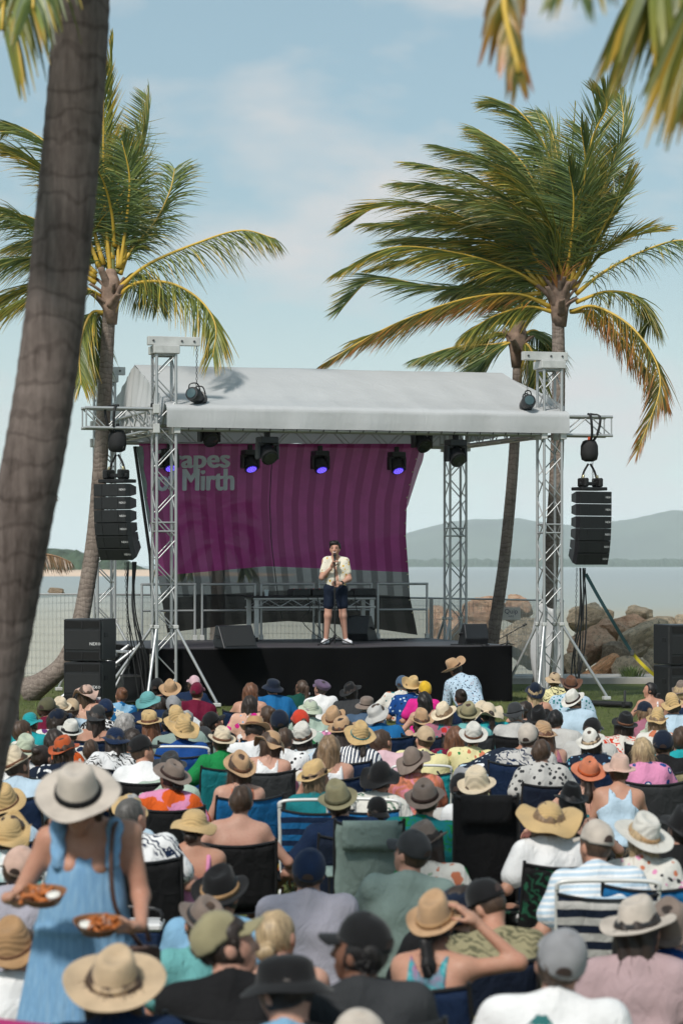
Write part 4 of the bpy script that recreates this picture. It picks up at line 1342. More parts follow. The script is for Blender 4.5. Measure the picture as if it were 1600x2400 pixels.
# ------------------------------------------------------------------ chain hoists, speaker hangs, subwoofers
def chain_part(parent, p0, p1, name='chain', r=.012, step=.045):
    p0, p1 = Vector(p0), Vector(p1); d = p1 - p0; n = max(2, int(d.length / step))
    mb = MB()
    Mz = frame_z(d)
    for k in range(n):
        c = p0 + d * ((k + .5) / n)
        ax = Mz @ Vector((1, 0, 0) if k % 2 else (0, 1, 0)); dz = d.normalized() * step * .55
        loop = [c + dz + ax * 0, c + dz * .6 + ax * r, c - dz * .6 + ax * r, c - dz, c - dz * .6 - ax * r, c + dz * .6 - ax * r, c + dz]
        mb.tube(loop, .0045, 4, False)
    o = mb.build(name, CHAIN, parent)
    o['kind'] = 'stuff'
    return o
def hoist(a, b, z, ztop, yaw, label):
    o = stg('chain_hoist', a, b, z, label, 'chain hoist', 'chain hoists on the roof edge', rz=yaw)
    Mx = Matrix.Rotation(R(78), 3, 'X') @ Matrix.Rotation(R(0), 3, 'Y')
    Mx = Matrix.Rotation(R(-40), 3, 'Z') @ Mx
    autosmooth(MB().lathe([(.06, -.2), (.10, -.19), (.115, -.1), (.115, -.06), (.10, -.055), (.10, .05), (.118, .055), (.118, .14), (.105, .19), (.05, .195)], 20, Mx, (0, 0, .12)).build('motor_body', BLKP, o))
    c = Vector((0, 0, .12)); d = Mx @ Vector((0, 0, 1))
    MB().lathe([(.08, .1955), (.075, .205), (.02, .21)], 18, Mx, c).build('end_cap', mat('hoist_cap', (.05, .09, .10), .3, var=.1), o)
    for q in (-.10, .09):
        cc_ = c + d * q
        MB().tube(spline([cc_ + Vector((-.09, 0, .07)), cc_ + Vector((-.07, 0, .17)), cc_ + Vector((.05, 0, .18)), cc_ + Vector((.10, 0, .06))], 10), .011, 6).build('handle', BLK, o)
    chain_part(o, (0, 0, .2), (0, 0, ztop - z))
    return o
hoist(.50, -.12, 4.80, 5.72, 0, 'black chain hoist resting on the valance by the left tower')
hoist(WF - .44, -.12, 4.79, 5.62, R(30), 'black chain hoist resting on the valance by the right tower')
ch = stg('hoist_chain', -.22, -.12, 4.7, 'slack steel chain at the left side of the front left tower', 'chain')
chain_part(ch, (0, 0, 1.0), (0, 0, .05))
boxp(ch, 'hook', (0, 0, .05), (.05, .05, .1), BLK, .01)

LOGO = text_mesh('NEXO', .046, 0.0, 1)
def cabinet(parent, M, w=.62, h=.196, d=.40, taper=12):
    rw = w - 2 * d * math.tan(R(taper))
    hb = h * .62
    vs = [(-w/2, -d/2, -h/2), (w/2, -d/2, -h/2), (w/2, -d/2, h/2), (-w/2, -d/2, h/2), (-w/2, -d*.2, -h/2), (w/2, -d*.2, -h/2), (w/2, -d*.2, h/2), (-w/2, -d*.2, h/2),
          (-rw/2, d/2, -hb/2), (rw/2, d/2, -hb/2), (rw/2, d/2, hb/2), (-rw/2, d/2, hb/2)]
    fs = [(0, 1, 2, 3), (0, 4, 5, 1), (2, 6, 7, 3), (1, 5, 6, 2), (3, 7, 4, 0), (4, 8, 9, 5), (6, 10, 11, 7), (5, 9, 10, 6), (7, 11, 8, 4), (11, 10, 9, 8)]
    b = MB().add(vs, fs).build('cabinet', BLKP, parent, M=M)
    boxp(b, 'grille', (0, -d/2 - .004, 0), (w * .97, .008, h * .93), GRILLE, .003)
    for x in (-w * .25, w * .25): boxp(b, 'grille_rib', (x, -d/2 - .010, 0), (.008, .006, h * .93), BLKP)
    for s in (-1, 1):
        pl = boxp(b, 'handle_plate', (s * (w/2 - .075), .02, 0), (.008, .10, h * .5), BLK, .003, Matrix.Rotation(R(s * 14), 3, 'Z'))
    lg = bpy.data.objects.new('logo', LOGO); COL.objects.link(lg); lg.parent = b
    lg.matrix_local = Matrix.Translation((w * .30, -d/2 - .0095, -.01)) @ Matrix.Rotation(R(90), 4, 'X')
    return b
LOGO.materials.append(WHITE_INK)
def line_array(a, b, ztop, yaw, label, hang_z, angles):
    o = stg('line_array', a, b, ztop, label, 'speaker stack', 'line array speaker hangs', rz=yaw - TH)
    h, d = .196, .40
    z, y = 0.0, 0.0
    piv = Vector((0, .2, 0))      # rear top pivot
    for k, an in enumerate(angles):
        M = Matrix.Translation(piv) @ Matrix.Rotation(R(an), 4, 'X') @ Matrix.Translation((0, -.2, -h / 2 - .004))
        cabinet(o, M)
        # next pivot keeps front edges touching
        fr = M @ Vector((0, -d / 2, -h / 2 - .006))
        nan = angles[k + 1] if k + 1 < len(angles) else an
        piv = fr + Matrix.Rotation(R(nan), 3, 'X') @ Vector((0, d, 0))
    bf = boxp(o, 'fly_frame', (0, 0, .045), (.50, .34, .055), BLK, .008)
    for s in (-1, 1): boxp(o, 'frame_bar', (s * .14, -.03, .15), (.08, .26, .15), BLK, .02)
    rise = hang_z - ztop
    boxp(o, 'spreader', (0, -.03, .13), (.42, .06, .06), BLK, .01)
    for s in (-1, 1):
        MB().tube(spline([(s * .15, 0, .2), (s * .10, 0, .34), (s * .02, 0, .46)], 8), .018, 6).build('sling', RUB, o)
        rod(o, 'shackle', (s * .15, -.03, .2), (s * .13, -.03, .27), .022, GOLD)
    # hoist motor in its black bag
    bag = MB().lathe([(.07, .50), (.13, .53), (.15, .62), (.145, .76), (.11, .84), (.06, .86)], 14).build('hoist_bag', mat('bag_cloth', (.012, .012, .013), .8, var=.3, bmp=.5, bscale=14), o, smooth=True)
    MB().tube(spline([(0, 0, .86), (.01, 0, .95), (-.01, 0, rise - .1)], 8), .03, 7).build('hook', mat('hook_orange', (.55, .09, .04), .45, var=.1) if a > 3 else BLK, o)
    for s in (-1, 1):
        MB().tube(spline([(0, 0, rise - .12), (s * .05, -.16, rise + .05), (s * .09, -.19, rise + .34), (s * .02, 0, rise + .4)], 10), .022, 6).build('sling', RUB, o)
    chain_part(o, (.07, .0, .18), (.06, 0, .56))
    return o
for (aa, yaw, ztop, lab, angs) in ((-.76, R(-31), 3.525, 'left black line array of six speaker boxes beside the leaning palm', [0, -1, -3, -8, -16, -25]),
                                   (WF + .70, R(27), 3.47, 'right black line array of six speaker boxes against the sky', [0, -1, -2, -5, -10, -17])):
    line_array(aa, -.02, ztop, yaw, lab, 4.36, [-x for x in angs])
def cables(base, lab, seed, n=5, foot=(0, 0)):
    rnd = random.Random(seed)
    o = empty('hanging_cables', base, lab, 'cable', 'cables hanging from the speaker hangs')
    H = base.z
    for k in range(n):
        x, y = rnd.uniform(-.08, .08), rnd.uniform(.02, .12)
        pts = [(x, y, 0), (x + rnd.uniform(-.06, .06), y, -H * .35), (x + foot[0] * .6 + rnd.uniform(-.08, .08), y + foot[1] * .6, -H * .7), (foot[0] + rnd.uniform(-.1, .1), foot[1] + rnd.uniform(-.1, .1), -H + .02)]
        MB().tube(spline(pts, 24), rnd.uniform(.008, .016), 5).build('cable', CABLE, o)
    chain_part(o, (-.1, .06, 0), (-.1 + foot[0] * .3, .06, -H * .8))
cables(sw(-.50, .15, 2.30), 'black cables and slack chain falling from the left speaker hang', 3, 6, (.22, .1))
cables(sw(WF + .66, .15, 2.20), 'black cables and slack chain falling from the right speaker hang', 4, 6, (-.12, .1))

def subwoofer(u, v_bot, Y, yaw, z0, label, w=.56, h=.61, d=.72):
    p = P(u, 1324, Y); p.z = z0
    o = empty('subwoofer', Matrix.Translation(p) @ Matrix.Rotation(yaw, 4, 'Z'), label, 'subwoofer', 'subwoofers on the grass')
    MB().cbox((0, 0, h / 2), (w, d, h), .012).build('cabinet', BLKP, o)
    boxp(o, 'grille', (0, -d / 2 - .006, h * .5), (w * .93, .012, h * .46), GRILLE, .004)
    for z in (.13, .87):
        boxp(o, 'port', (0, -d / 2 - .002, h * z), (w * .9, .006, h * .17), mat('port_black', (.003, .003, .003), .9, var=0))
        boxp(o, 'port_divider', (0, -d / 2 - .008, h * z), (.014, .012, h * .17), BLK)
    for x in (-1, 1):
        boxp(o, 'edge_trim', (x * (w / 2 - .012), -d / 2 - .004, h / 2), (.022, .010, h * .97), BLK, .002)
    for s in (-1, 1):
        boxp(o, 'side_handle', (s * (w / 2 + .003), -.1, h * .62), (.008, .16, .07), BLK, .003)
        boxp(o, 'foot', (s * .2, -.25, .004), (.05, .05, .018), RUB)
        boxp(o, 'rigging_track', (s * (w / 2 + .004), -.30, h * .5), (.01, .05, h * .9), CHAIN, .002)
    lg = bpy.data.objects.new('logo', LOGO); COL.objects.link(lg); lg.parent = o
    lg.matrix_local = Matrix.Translation((w * .20, -d / 2 - .0135, h * .38)) @ Matrix.Rotation(R(90), 4, 'X') @ Matrix.Scale(1.35, 4)
    return o
for (u, Y, yaw, k) in ((212, 37.6, R(-13), 'left'), (1590, 39.2, R(14), 'right')):
    base = 0.22 if k == 'left' else .10
    subwoofer(u, 0, Y, yaw, base, 'lower black subwoofer of the %s stack on the grass' % k)
    subwoofer(u, 0, Y, yaw, base + .63, 'upper black subwoofer of the %s stack' % k)
    sk = empty('pallet', P(u, 1324, Y) * 1.0, 'low dark board under the %s subwoofer stack' % k, 'board'); sk.location.z = 0.0
    boxp(sk, 'board', (0, 0, base / 2 - .015), (.72, .84, base + .02), mat('dark_board', (.05, .045, .04), .8, var=.3), .01, Matrix.Rotation(yaw, 3, 'Z'))
    rod(sk, 'bearer', (-.3, -.3, .01), (.3, -.3, .01), .012, BLK)

# ratchet strap from the right hang to the ground
rs = empty('ratchet_strap', P(1370, 1345, 42.6), 'dark and yellow ratchet strap tied from the right speaker hang to the ground', 'strap')
ri = rs.matrix_world.inverted()
bpy.context.view_layer.update(); ri = rs.matrix_world.inverted()
def strap(p0, p1, m):
    a_, b_ = ri @ p0, ri @ p1
    d = (b_ - a_); sd = d.cross(Vector((0, 1, 0))).normalized() * .028
    def fn(i, j): return a_ + d * j + sd * (i * 2 - 1) + Vector((0, .02 * math.sin(j * 9), -.03 * math.sin(j * math.pi)))
    mb = MB(); mb.grid(fn, 1, 14); mb.build('webbing', m, rs, solid=.004)
strap(P(1372, 1345, 42.6), P(1480, 1530, 43.2), mat('strap_dark', (.02, .06, .07), .7, var=.15))
strap(P(1480, 1530, 43.2), P(1540, 1588, 43.4), mat('strap_yellow', (.62, .50, .03), .7, var=.15))
boxp(rs, 'ratchet', ri @ P(1480, 1530, 43.2), (.07, .05, .1), CHAIN, .01)

# black base beam, stairs, cases by the towers
def ground_beam(u0, v0, u1, v1, r, label):
    a_ = stage_px(u0, v0, .06); b_ = stage_px(u1, v1, .06)
    o = empty('base_beam', a_, label, 'beam')
    d = b_ - a_
    rod(o, 'tube', (0, 0, 0), d, r, BLK)
    rod(o, 'screw_jack', d * .9 + Vector((0, 0, -.05)), d * .9 + Vector((0, 0, .22)), .02, CHAIN)
    boxp(o, 'collar', d * .9, (.1, .1, .1), BLK, .01)
ground_beam(1330, 1646, 1478, 1652, .05, 'black base beam with screw jack on the grass at the right')
ground_beam(480, 1645, 560, 1642, .04, 'black base beam with screw jack by the left stage corner')
sta = stg('stage_stairs', -.55, .9, 0, 'silver steps leading up to the deck behind the left truss tower', 'stairs')
for y in (0, .7):
    rod(sta, 'stringer', (-.85, y, .05), (.32, y, .93), .03, ALU)
for k in range(4):
    boxp(sta, 'tread', (-.62 + k * .27, .35, .24 + k * .2), (.24, .68, .03), ALU, .004)
for y in (0, .7):
    rod(sta, 'brace', (-.2, y, .0), (.25, y, .85), .022, ALU)
fc = stg('flight_case', -.15, .7, 0, 'black flight case in the shade beside the front left tower', 'case')
boxp(fc, 'body', (-.12, .2, .26), (.5, .5, .45), BLKP, .01)
for z in (.06, .46): boxp(fc, 'edge_trim', (-.12, .2, z), (.515, .515, .025), CHAIN, .003)
# small white tarp bundle behind the right tower
tw = stg('white_sheet', WF + .1, 1.2, 0, 'white plastic sheet hanging behind the right truss tower', 'sheet')
def sheet(i, j):
    w_ = .16 + .12 * math.sin(j * 3)
    return ((i - .5) * w_ * 2 + .32, .05 * math.sin(i * 14 + j * 3), 1.55 - 1.45 * j + .05 * math.sin(i * 6))
mb = MB(); mb.grid(sheet, 16, 20); mb.build('sheet_cloth', TARP, tw, smooth=True, solid=.004)

# ------------------------------------------------------------------ temporary fence
FEN = mat('galvanised_wire', (0.42, 0.43, 0.43), 0.5, 0.5, var=.15)
m_, t_, b_, o_ = _base('fence_scrim')
setv(b_, 'Base Color', (.66, .65, .60, 1)); setv(b_, 'Roughness', .9)
tp_ = N(t_, 'ShaderNodeBsdfTransparent'); mx_ = N(t_, 'ShaderNodeMixShader')
t_.links.new(ramp(t_, noise_tex(t_, coords(t_), 2.0, 4), [(.3, (.66, .66, .66)), (.7, (.56, .56, .56))]), mx_.inputs['Fac'])
t_.links.new(b_.outputs[0], mx_.inputs[1]); t_.links.new(tp_.outputs[0], mx_.inputs[2]); t_.links.new(mx_.outputs[0], o_.inputs['Surface'])
SCRIM = m_
fp = [(-80, 1393, 47.0), (200, 1393, 47.3), (480, 1395, 47.8), (760, 1398, 48.3), (1010, 1402, 48.8), (1320, 1408, 49.4)]
for k in range(len(fp) - 1):
    p0, p1 = P(*fp[k]), P(*fp[k + 1])
    lab = ('left of the curved palm trunk', 'behind the rear left truss tower', 'behind the left half of the banner', 'behind the performer and right half of the banner', 'with the printed sign right of the stage')[k]
    o = empty('mesh_fence', Vector((p0.x, p0.y, 0)), 'galvanised mesh fence panel ' + lab, 'fence', 'temporary mesh fence panels')
    d = p1 - p0; d.z = 0; L = d.length; e = d.normalized()
    zt0, zt1 = p0.z, p1.z
    def q(x, z): return e * x + Vector((0, 0, z * ((zt0 + (zt1 - zt0) * x / L) / zt0)))
    rod(o, 'top_rail', q(0, zt0), q(L, zt0), .019, FEN)
    rod(o, 'bottom_rail', q(0, .12), q(L, .12), .019, FEN)
    for x in (.02, L - .02):
        rod(o, 'post', q(x, .02), q(x, zt0), .019, FEN)
        boxp(o, 'foot_block', q(x, .06), (.5, .2, .12), mat('fence_foot', (.4, .4, .38), .9), .02)
    mb = MB()
    nv, nh = int(L / .075), 11
    for i in range(1, nv):
        mb.tube([q(L * i / nv, .12), q(L * i / nv, zt0)], .0022, 3, False)
    for j in range(1, nh):
        mb.tube([q(0, .12 + (zt0 - .12) * j / nh), q(L, .12 + (zt0 - .12) * j / nh)], .003, 3, False)
    wm = mb.build('wire_mesh', FEN, o); wm['kind'] = 'stuff'
    sc_ = MB(); sc_.grid(lambda i, j: q(.03 + (L - .06) * i, .14 + (zt0 - .17) * j) + Vector((0, .02 + .01 * math.sin(i * 9 + j * 3), 0)), 20, 6)
    sc_.build('shade_scrim', SCRIM, o, smooth=True)
sg = empty('fence_sign', P(1197, 1438, 49.1), 'pale hire company sign wired to the fence', 'sign')
boxp(sg, 'board', (0, 0, 0), (.36, .01, .24), mat('sign_board', (.62, .58, .54), .6, var=.08), .002)
for s, z, sz in (('Quip', .0, .13), ('HIRE', -.07, .05)):
    me = text_mesh(s, sz, 0.0, 2); x0, x1 = fit(me)
    for v in me.vertices: v.co.x -= (x0 + x1) / 2
    me.materials.append(mat('sign_ink', (.06, .06, .10), .6, var=0))
    t_ = bpy.data.objects.new('lettering', me); COL.objects.link(t_); t_.parent = sg
    t_.matrix_local = Matrix.Translation((.0, -.0075, z)) @ Matrix.Rotation(R(90), 4, 'X')
# ------------------------------------------------------------------ people: smooth bodies grown round their joints
def surface_nets(fn, lo, hi, h):
    lo = np.array(lo, float); hi = np.array(hi, float)
    n = np.maximum(2, np.ceil((hi - lo) / h).astype(int) + 1)
    ax = [lo[i] + h * np.arange(n[i]) for i in range(3)]
    B = 5
    nb = -(-n // B)
    cb = np.stack(np.meshgrid(*[lo[i] + h * (np.arange(nb[i]) * B + (B - 1) / 2) for i in range(3)], indexing='ij'), -1).reshape(-1, 3)
    gc = fn(cb)
    act = np.abs(gc) < h * (B * .87 + 1.2) + .014
    gb = np.repeat(gc[:, None], B ** 3, 1)
    loc3 = np.stack(np.meshgrid(*[h * (np.arange(B) - (B - 1) / 2)] * 3, indexing='ij'), -1).reshape(-1, 3)
    pts = (cb[act][:, None, :] + loc3[None]).reshape(-1, 3)
    gb[act] = fn(pts).reshape(-1, B ** 3)
    g = gb.reshape(nb[0], nb[1], nb[2], B, B, B).transpose(0, 3, 1, 4, 2, 5).reshape(nb * B)[:n[0], :n[1], :n[2]]
    s = g < 0
    c = [s[i:n[0] - 1 + i, j:n[1] - 1 + j, k:n[2] - 1 + k] for i in (0, 1) for j in (0, 1) for k in (0, 1)]
    cnt = sum(x.astype(np.int8) for x in c)
    cells = np.argwhere((cnt > 0) & (cnt < 8))
    idx = -np.ones(n - 1, int); idx[tuple(cells.T)] = np.arange(len(cells))
    acc = np.zeros((len(cells), 3)); num = np.zeros(len(cells))
    for axis in range(3):
        o1, o2 = [a for a in range(3) if a != axis]
        for i in (0, 1):
            for j in (0, 1):
                p = cells.copy(); p[:, o1] += i; p[:, o2] += j
                q = p.copy(); q[:, axis] += 1
                a = g[tuple(p.T)]; b = g[tuple(q.T)]
                m = (a < 0) != (b < 0)
                t = np.where(m, a / np.where(m, a - b, 1), 0)
                pos = p.astype(float); pos[:, axis] += t
                acc[m] += pos[m]; num[m] += 1
    V = lo + h * acc / num[:, None]
    F = []
    for axis in range(3):
        o1, o2 = (axis + 1) % 3, (axis + 2) % 3
        sl0 = [slice(None)] * 3; sl1 = [slice(None)] * 3
        sl0[axis] = slice(0, -1); sl1[axis] = slice(1, None)
        A, B = s[tuple(sl0)], s[tuple(sl1)]
        e = np.argwhere(A != B)
        e = e[(e[:, o1] > 0) & (e[:, o1] < n[o1] - 1) & (e[:, o2] > 0) & (e[:, o2] < n[o2] - 1)]
        if not len(e): continue
        flip = A[tuple(e.T)]
        def ci(d1, d2):
            q = e.copy(); q[:, o1] -= d1; q[:, o2] -= d2
            return idx[tuple(q.T)]
        Q = np.stack([ci(1, 1), ci(0, 1), ci(0, 0), ci(1, 0)], 1)
        Q[~flip] = Q[~flip][:, ::-1]
        F.append(Q)
    return V, (np.concatenate(F) if F else np.zeros((0, 4), int))

def sd_cap(p, a, b, ra, rb):
    a = np.asarray(a, float); b = np.asarray(b, float)
    ba = b - a; pa = p - a
    t = np.clip(pa @ ba / max(1e-9, ba @ ba), 0, 1)
    return np.linalg.norm(pa - t[:, None] * ba, axis=1) - (ra + (rb - ra) * t)
def sd_ell(p, c, r, Rm=None):
    q = p - np.asarray(c, float)
    if Rm is not None: q = q @ Rm
    r = np.asarray(r, float)
    k0 = np.linalg.norm(q / r, axis=1); k1 = np.linalg.norm(q / (r * r), axis=1)
    return k0 * (k0 - 1) / np.maximum(k1, 1e-9)
def smin(a, b, k):
    h = np.clip(.5 + .5 * (b - a) / k, 0, 1)
    return b + (a - b) * h - k * h * (1 - h)
def smax(a, b, k): return -smin(-a, -b, k)
def eval_caps(p, caps, k=.03, inf=0.0):
    d = np.full(len(p), 9.0)
    for c in caps:
        e = sd_cap(p, *c[:4]) - inf
        kk = c[4] if len(c) > 4 else k
        d = smin(d, e, kk) if d is not None else e
    return d

def rot_np(yaw, pitch, roll=0.0):
    return np.array((Matrix.Rotation(yaw, 3, 'Z') @ Matrix.Rotation(pitch, 3, 'X') @ Matrix.Rotation(roll, 3, 'Y')))

def seated_joints(sex='m', lean=0.12, arms='lap', hy=0.0, hp=0.1, legs='low', twist=0.0):
    f = sex == 'f'
    J = dict(sex=sex)
    hip = np.array((0, 0, .10))
    up = np.array((0, math.sin(lean), math.cos(lean))); fw = np.array((0, math.cos(lean), -math.sin(lean)))
    T = .50 if f else .52
    J['hip'] = hip; J['up'] = up; J['fw'] = fw
    J['waist'] = hip + up * .17; J['chest'] = hip + up * .34; J['c7'] = hip + up * T
    sw = (.165 if f else .19)
    J['sh'] = [J['c7'] - up * .055 + np.array((s * sw, 0, 0)) for s in (-1, 1)]
    J['head'] = J['c7'] + up * .05 + np.array((0, .045 + .03 * math.sin(lean), .098))
    J['HR'] = rot_np(hy, hp)
    el, wr = [], []
    for i, s in enumerate((-1, 1)):
        S = J['sh'][i]; a = arms if isinstance(arms, str) else arms[i]
        if a == 'lap': e, w = S + (s * .07, .07, -.255), np.array((s * .09, .30, .20))
        elif a == 'rest': e, w = S + (s * .13, -.01, -.24), S + (s * .15, .25, -.24)
        elif a == 'knees': e, w = S + (s * .07, .20, -.20), np.array((s * .10, S[1] + .38, .36))
        elif a == 'up': e, w = S + (s * .12, .12, -.23), S + (s * -.02, .30, -.02)
        elif a == 'high': e, w = S + (s * .24, .14, .02), S + (s * .05, .10, .20)
        elif a == 'back': e, w = S + (s * .12, -.16, -.24), np.array((s * .30, -.30, .03))
        elif a == 'hug': e, w = S + (s * .16, .18, -.18), S + (s * -.05, .34, -.26)
        elif a == 'side': e, w = S + (s * .20, .03, -.22), S + (s * .26, .22, -.34)
        else: e, w = np.array(a[0], float), np.array(a[1], float)
        el.append(np.array(e, float)); wr.append(np.array(w, float))
    J['el'], J['wr'] = el, wr
    J['hips'] = [np.array((s * .095, 0.01, .105)) for s in (-1, 1)]
    if legs == 'low':
        J['kn'] = [np.array((s * .15, .40, .24)) for s in (-1, 1)]; J['an'] = [np.array((s * .14, .58, -.14)) for s in (-1, 1)]
    elif legs == 'chair':
        J['kn'] = [np.array((s * .14, .44, .13)) for s in (-1, 1)]; J['an'] = [np.array((s * .13, .50, -.28)) for s in (-1, 1)]
    else:
        J['kn'] = [np.array((s * .32, .28, .12)) for s in (-1, 1)]; J['an'] = [np.array((s * -.06, .36, .06)) for s in (-1, 1)]
    return J

def torso_caps(J):
    f = J['sex'] == 'f'
    sl = J.get('slim', 1.0)
    x = lambda w: np.array((w * sl, 0, 0))
    up, fw = J['up'], J['fw']
    hw, ww, cw = (.105, .065, .085) if f else (.09, .085, .11)
    c = [(J['hip'] - x(hw), J['hip'] + x(hw), .115, .115, .05),
         (J['waist'] - x(ww), J['waist'] + x(ww), .098 if f else .112, .098 if f else .112, .08),
         (J['chest'] - x(cw) , J['chest'] + x(cw), .098 if f else .112, .098 if f else .112, .08),
         (J['c7'] - up * .075 - x(.11), J['c7'] - up * .075 + x(.11), .068, .068, .07),
         (J['c7'] + up * .005, J['sh'][0] + up * .012, .052, .050, .05), (J['c7'] + up * .005, J['sh'][1] + up * .012, .052, .050, .05)]
    if f:
        for s in (-1, 1):
            c.append((J['chest'] + up * .02 + fw * .07 + x(.07 * s), J['chest'] + up * .02 + fw * .085 + x(.07 * s), .055, .05, .05))
    if sl != 1.0: c = [(a, b, r0 * sl, r1 * sl, k) for (a, b, r0, r1, k) in c]
    return c
def arm_caps(J, i, inf=0.0, upto=1.0):
    f = J['sex'] == 'f'
    S, E, W = J['sh'][i], J['el'][i], J['wr'][i]
    k = .86 if f else 1.0
    c = [(S, E, .056 * k, .044 * k, .05)]
    if upto > .5: c.append((E, W, .043 * k, .029 * k, .025))
    return c
def head_fn(p, J):
    H = J['head']; Rm = J['HR']
    q = (p - H) @ Rm
    d = sd_ell(q, (0, -.012, .022), (.078, .096, .100))
    d = smin(d, sd_cap(q, (0, .03, -.035), (0, .055, -.082), .056, .036), .05)
    d = smin(d, sd_cap(q, (0, .088, .012), (0, .104, -.022), .010, .015), .018)
    d = smin(d, sd_cap(q, (-.035, .074, .034), (.035, .074, .034), .014, .014), .02)
    d = smin(d, sd_cap(q, (-.02, .082, -.058), (.02, .082, -.058), .010, .010), .015)
    for s in (-1, 1):
        d = smax(d, -(np.linalg.norm(q - np.array((s * .034, .098, .014)), axis=1) - .016), .012)
        e = sd_ell(q, (s * .080, -.008, -.002), (.011, .021, .032))
        d = smin(d, e, .010)
    return d
def body_fn(J, legs=True):
    caps = torso_caps(J)
    for i in (0, 1): caps += arm_caps(J, i)
    f = J['sex'] == 'f'
    lim = []
    if legs:
        for i in (0, 1):
            lim.append((J['hips'][i], J['kn'][i], .088, .060, .05)); lim.append((J['kn'][i], J['an'][i], .060, .038, .03))
            fwd = J.get('foot', [np.array((0, .2, 0))] * 2)[i]
            lim.append((J['an'][i] + np.array((0, -.02, -.03)), J['an'][i] + fwd * .75 + np.array((0, 0, -.045)), .036, .028, .03))
    def fn(p):
        d = eval_caps(p, caps + lim)
        d = smin(d, sd_cap(p, J['c7'] - J['up'] * .05, J['head'] + J['HR'] @ np.array((0, -.015, -.05)), .062 if not f else .052, .054 if not f else .046), .035)
        d = smin(d, head_fn(p, J), .022)
        return d
    return fn
def wrinkle(p, amp, seed):    # shallow folds
    r = np.random.RandomState(seed)
    d = np.zeros(len(p))
    for k in range(5):
        a = r.normal(size=3) * 18; a[2] *= .55
        d += np.sin(p @ a + r.uniform(0, 6)) * amp / (1 + .4 * k)
    return d
def shirt_fn(J, style='tee', seed=1, inf=.016):
    inf = J.get('inf', inf)
    caps = torso_caps(J)
    sl = {'tee': .62, 'long': 1.6, 'tank': 0, 'strap': 0, 'tube': 0, 'short': .45}[style]
    sleeves = []
    if sl:
        for i in (0, 1):
            S, E, W = J['sh'][i], J['el'][i], J['wr'][i]
            if sl < 1: sleeves.append((S, S + (E - S) * sl, .068 + inf - .016, .066 + inf - .016, .045))
            else: sleeves += [(S, E, .067, .056, .045), (E, E + (W - E) * (sl - 1 + .3), .055, .044, .02)]
    up = J['up']; c7 = J['c7']; chest = J['chest']
    def fn(p):
        d = eval_caps(p, caps + sleeves, inf=inf)
        d = d + wrinkle(p, .0045, seed)
        hgt = (p - J['hip']) @ up
        d = smax(d, J.get('hem', -.02) - hgt, .01)                     # hem
        neck = sd_cap(p, c7 + up * .03 + J['fw'] * .035, c7 + up * .2 + J['fw'] * .06, .066, .09)
        if style in ('tee', 'long', 'short'):
            d = smax(d, -neck, .01)
        elif style == 'tank':
            d = smax(d, np.abs(p[:, 0]) - (.105 + .18 * np.clip((.36 - hgt) / .1, 0, 1)), .015)
            d = smax(d, -(sd_cap(p, c7 - up * .06, c7 + up * .2, .10, .12)), .012)
        elif style == 'strap':
            top = hgt - .30
            strap = np.abs(np.abs(p[:, 0]) - .105) - .016
            d = smax(d, np.minimum(top, np.maximum(strap, hgt - .475)), .006)
        elif style == 'tube':
            d = smax(d, hgt - .30, .008)
        return d
    return fn
def pants_fn(J, full=False, seed=3):
    caps = [torso_caps(J)[0]]
    for i in (0, 1):
        e = J['kn'][i] if full else J['hips'][i] + (J['kn'][i] - J['hips'][i]) * J.get('hemleg', .82)
        caps.append((J['hips'][i], e, .100 * J.get('slim', 1), .078 if not full else .07, .05))
        if full: caps.append((J['kn'][i], J['an'][i], .068, .058, .02))
    def fn(p):
        d = eval_caps(p, caps, inf=.012) + wrinkle(p, .003, seed)
        return smax(d, ((p - J['hip']) @ J['up']) - .10, .01)
    return fn

def hand_mesh(curl=.5, h=.0055):
    """A right hand: fingers along +Y, palm down, thumb on -X side."""
    caps = [((-.026, .02, 0), (-.030, .085, 0), .016, .014, .02), ((0, .01, 0), (0, .09, 0), .018, .015, .02), ((.026, .02, 0), (.028, .08, 0), .015, .012, .02), ((0, -.03, 0), (0, .02, 0), .026, .022, .03)]
    fingers = []
    for k, (x, y, L) in enumerate(((-.031, .088, .072), (-.010, .094, .080), (.011, .091, .074), (.030, .082, .058))):
        p = np.array((x, y, 0.0)); a = 0.0
        fan = (-.08, -.02, .04, .11)[k]
        for s, l in enumerate((.42, .32, .26)):
            a += curl * (.55, .75, .6)[s]
            q = p + L * l * np.array((math.sin(fan) * math.cos(a), math.cos(a) * math.cos(fan), -math.sin(a)))
            fingers.append((p, q, .0098 - .0012 * s, .0090 - .0012 * s, .004)); p = q
    th = [((-.024, .0, -.004), (-.055, .03, -.018), .017, .0125, .02), ((-.055, .03, -.018), (-.056, .062, -.036 - .01 * curl), .0115, .0105, .004), ((-.056, .062, -.036 - .01 * curl), (-.046, .086, -.048 - .016 * curl), .0105, .008, .003)]
    def fn(p):
        d = eval_caps(p, caps)
        e = eval_caps(p, fingers, .004)
        d = smin(d, e, .008)
        return smin(d, eval_caps(p, th, .006), .012)
    return surface_nets(fn, (-.085, -.07, -.12), (.06, .19, .04), h)
HANDS = {}
def get_hand(curl, res):
    k = (curl, res)
    if k not in HANDS: HANDS[k] = hand_mesh(curl, res)
    return HANDS[k]
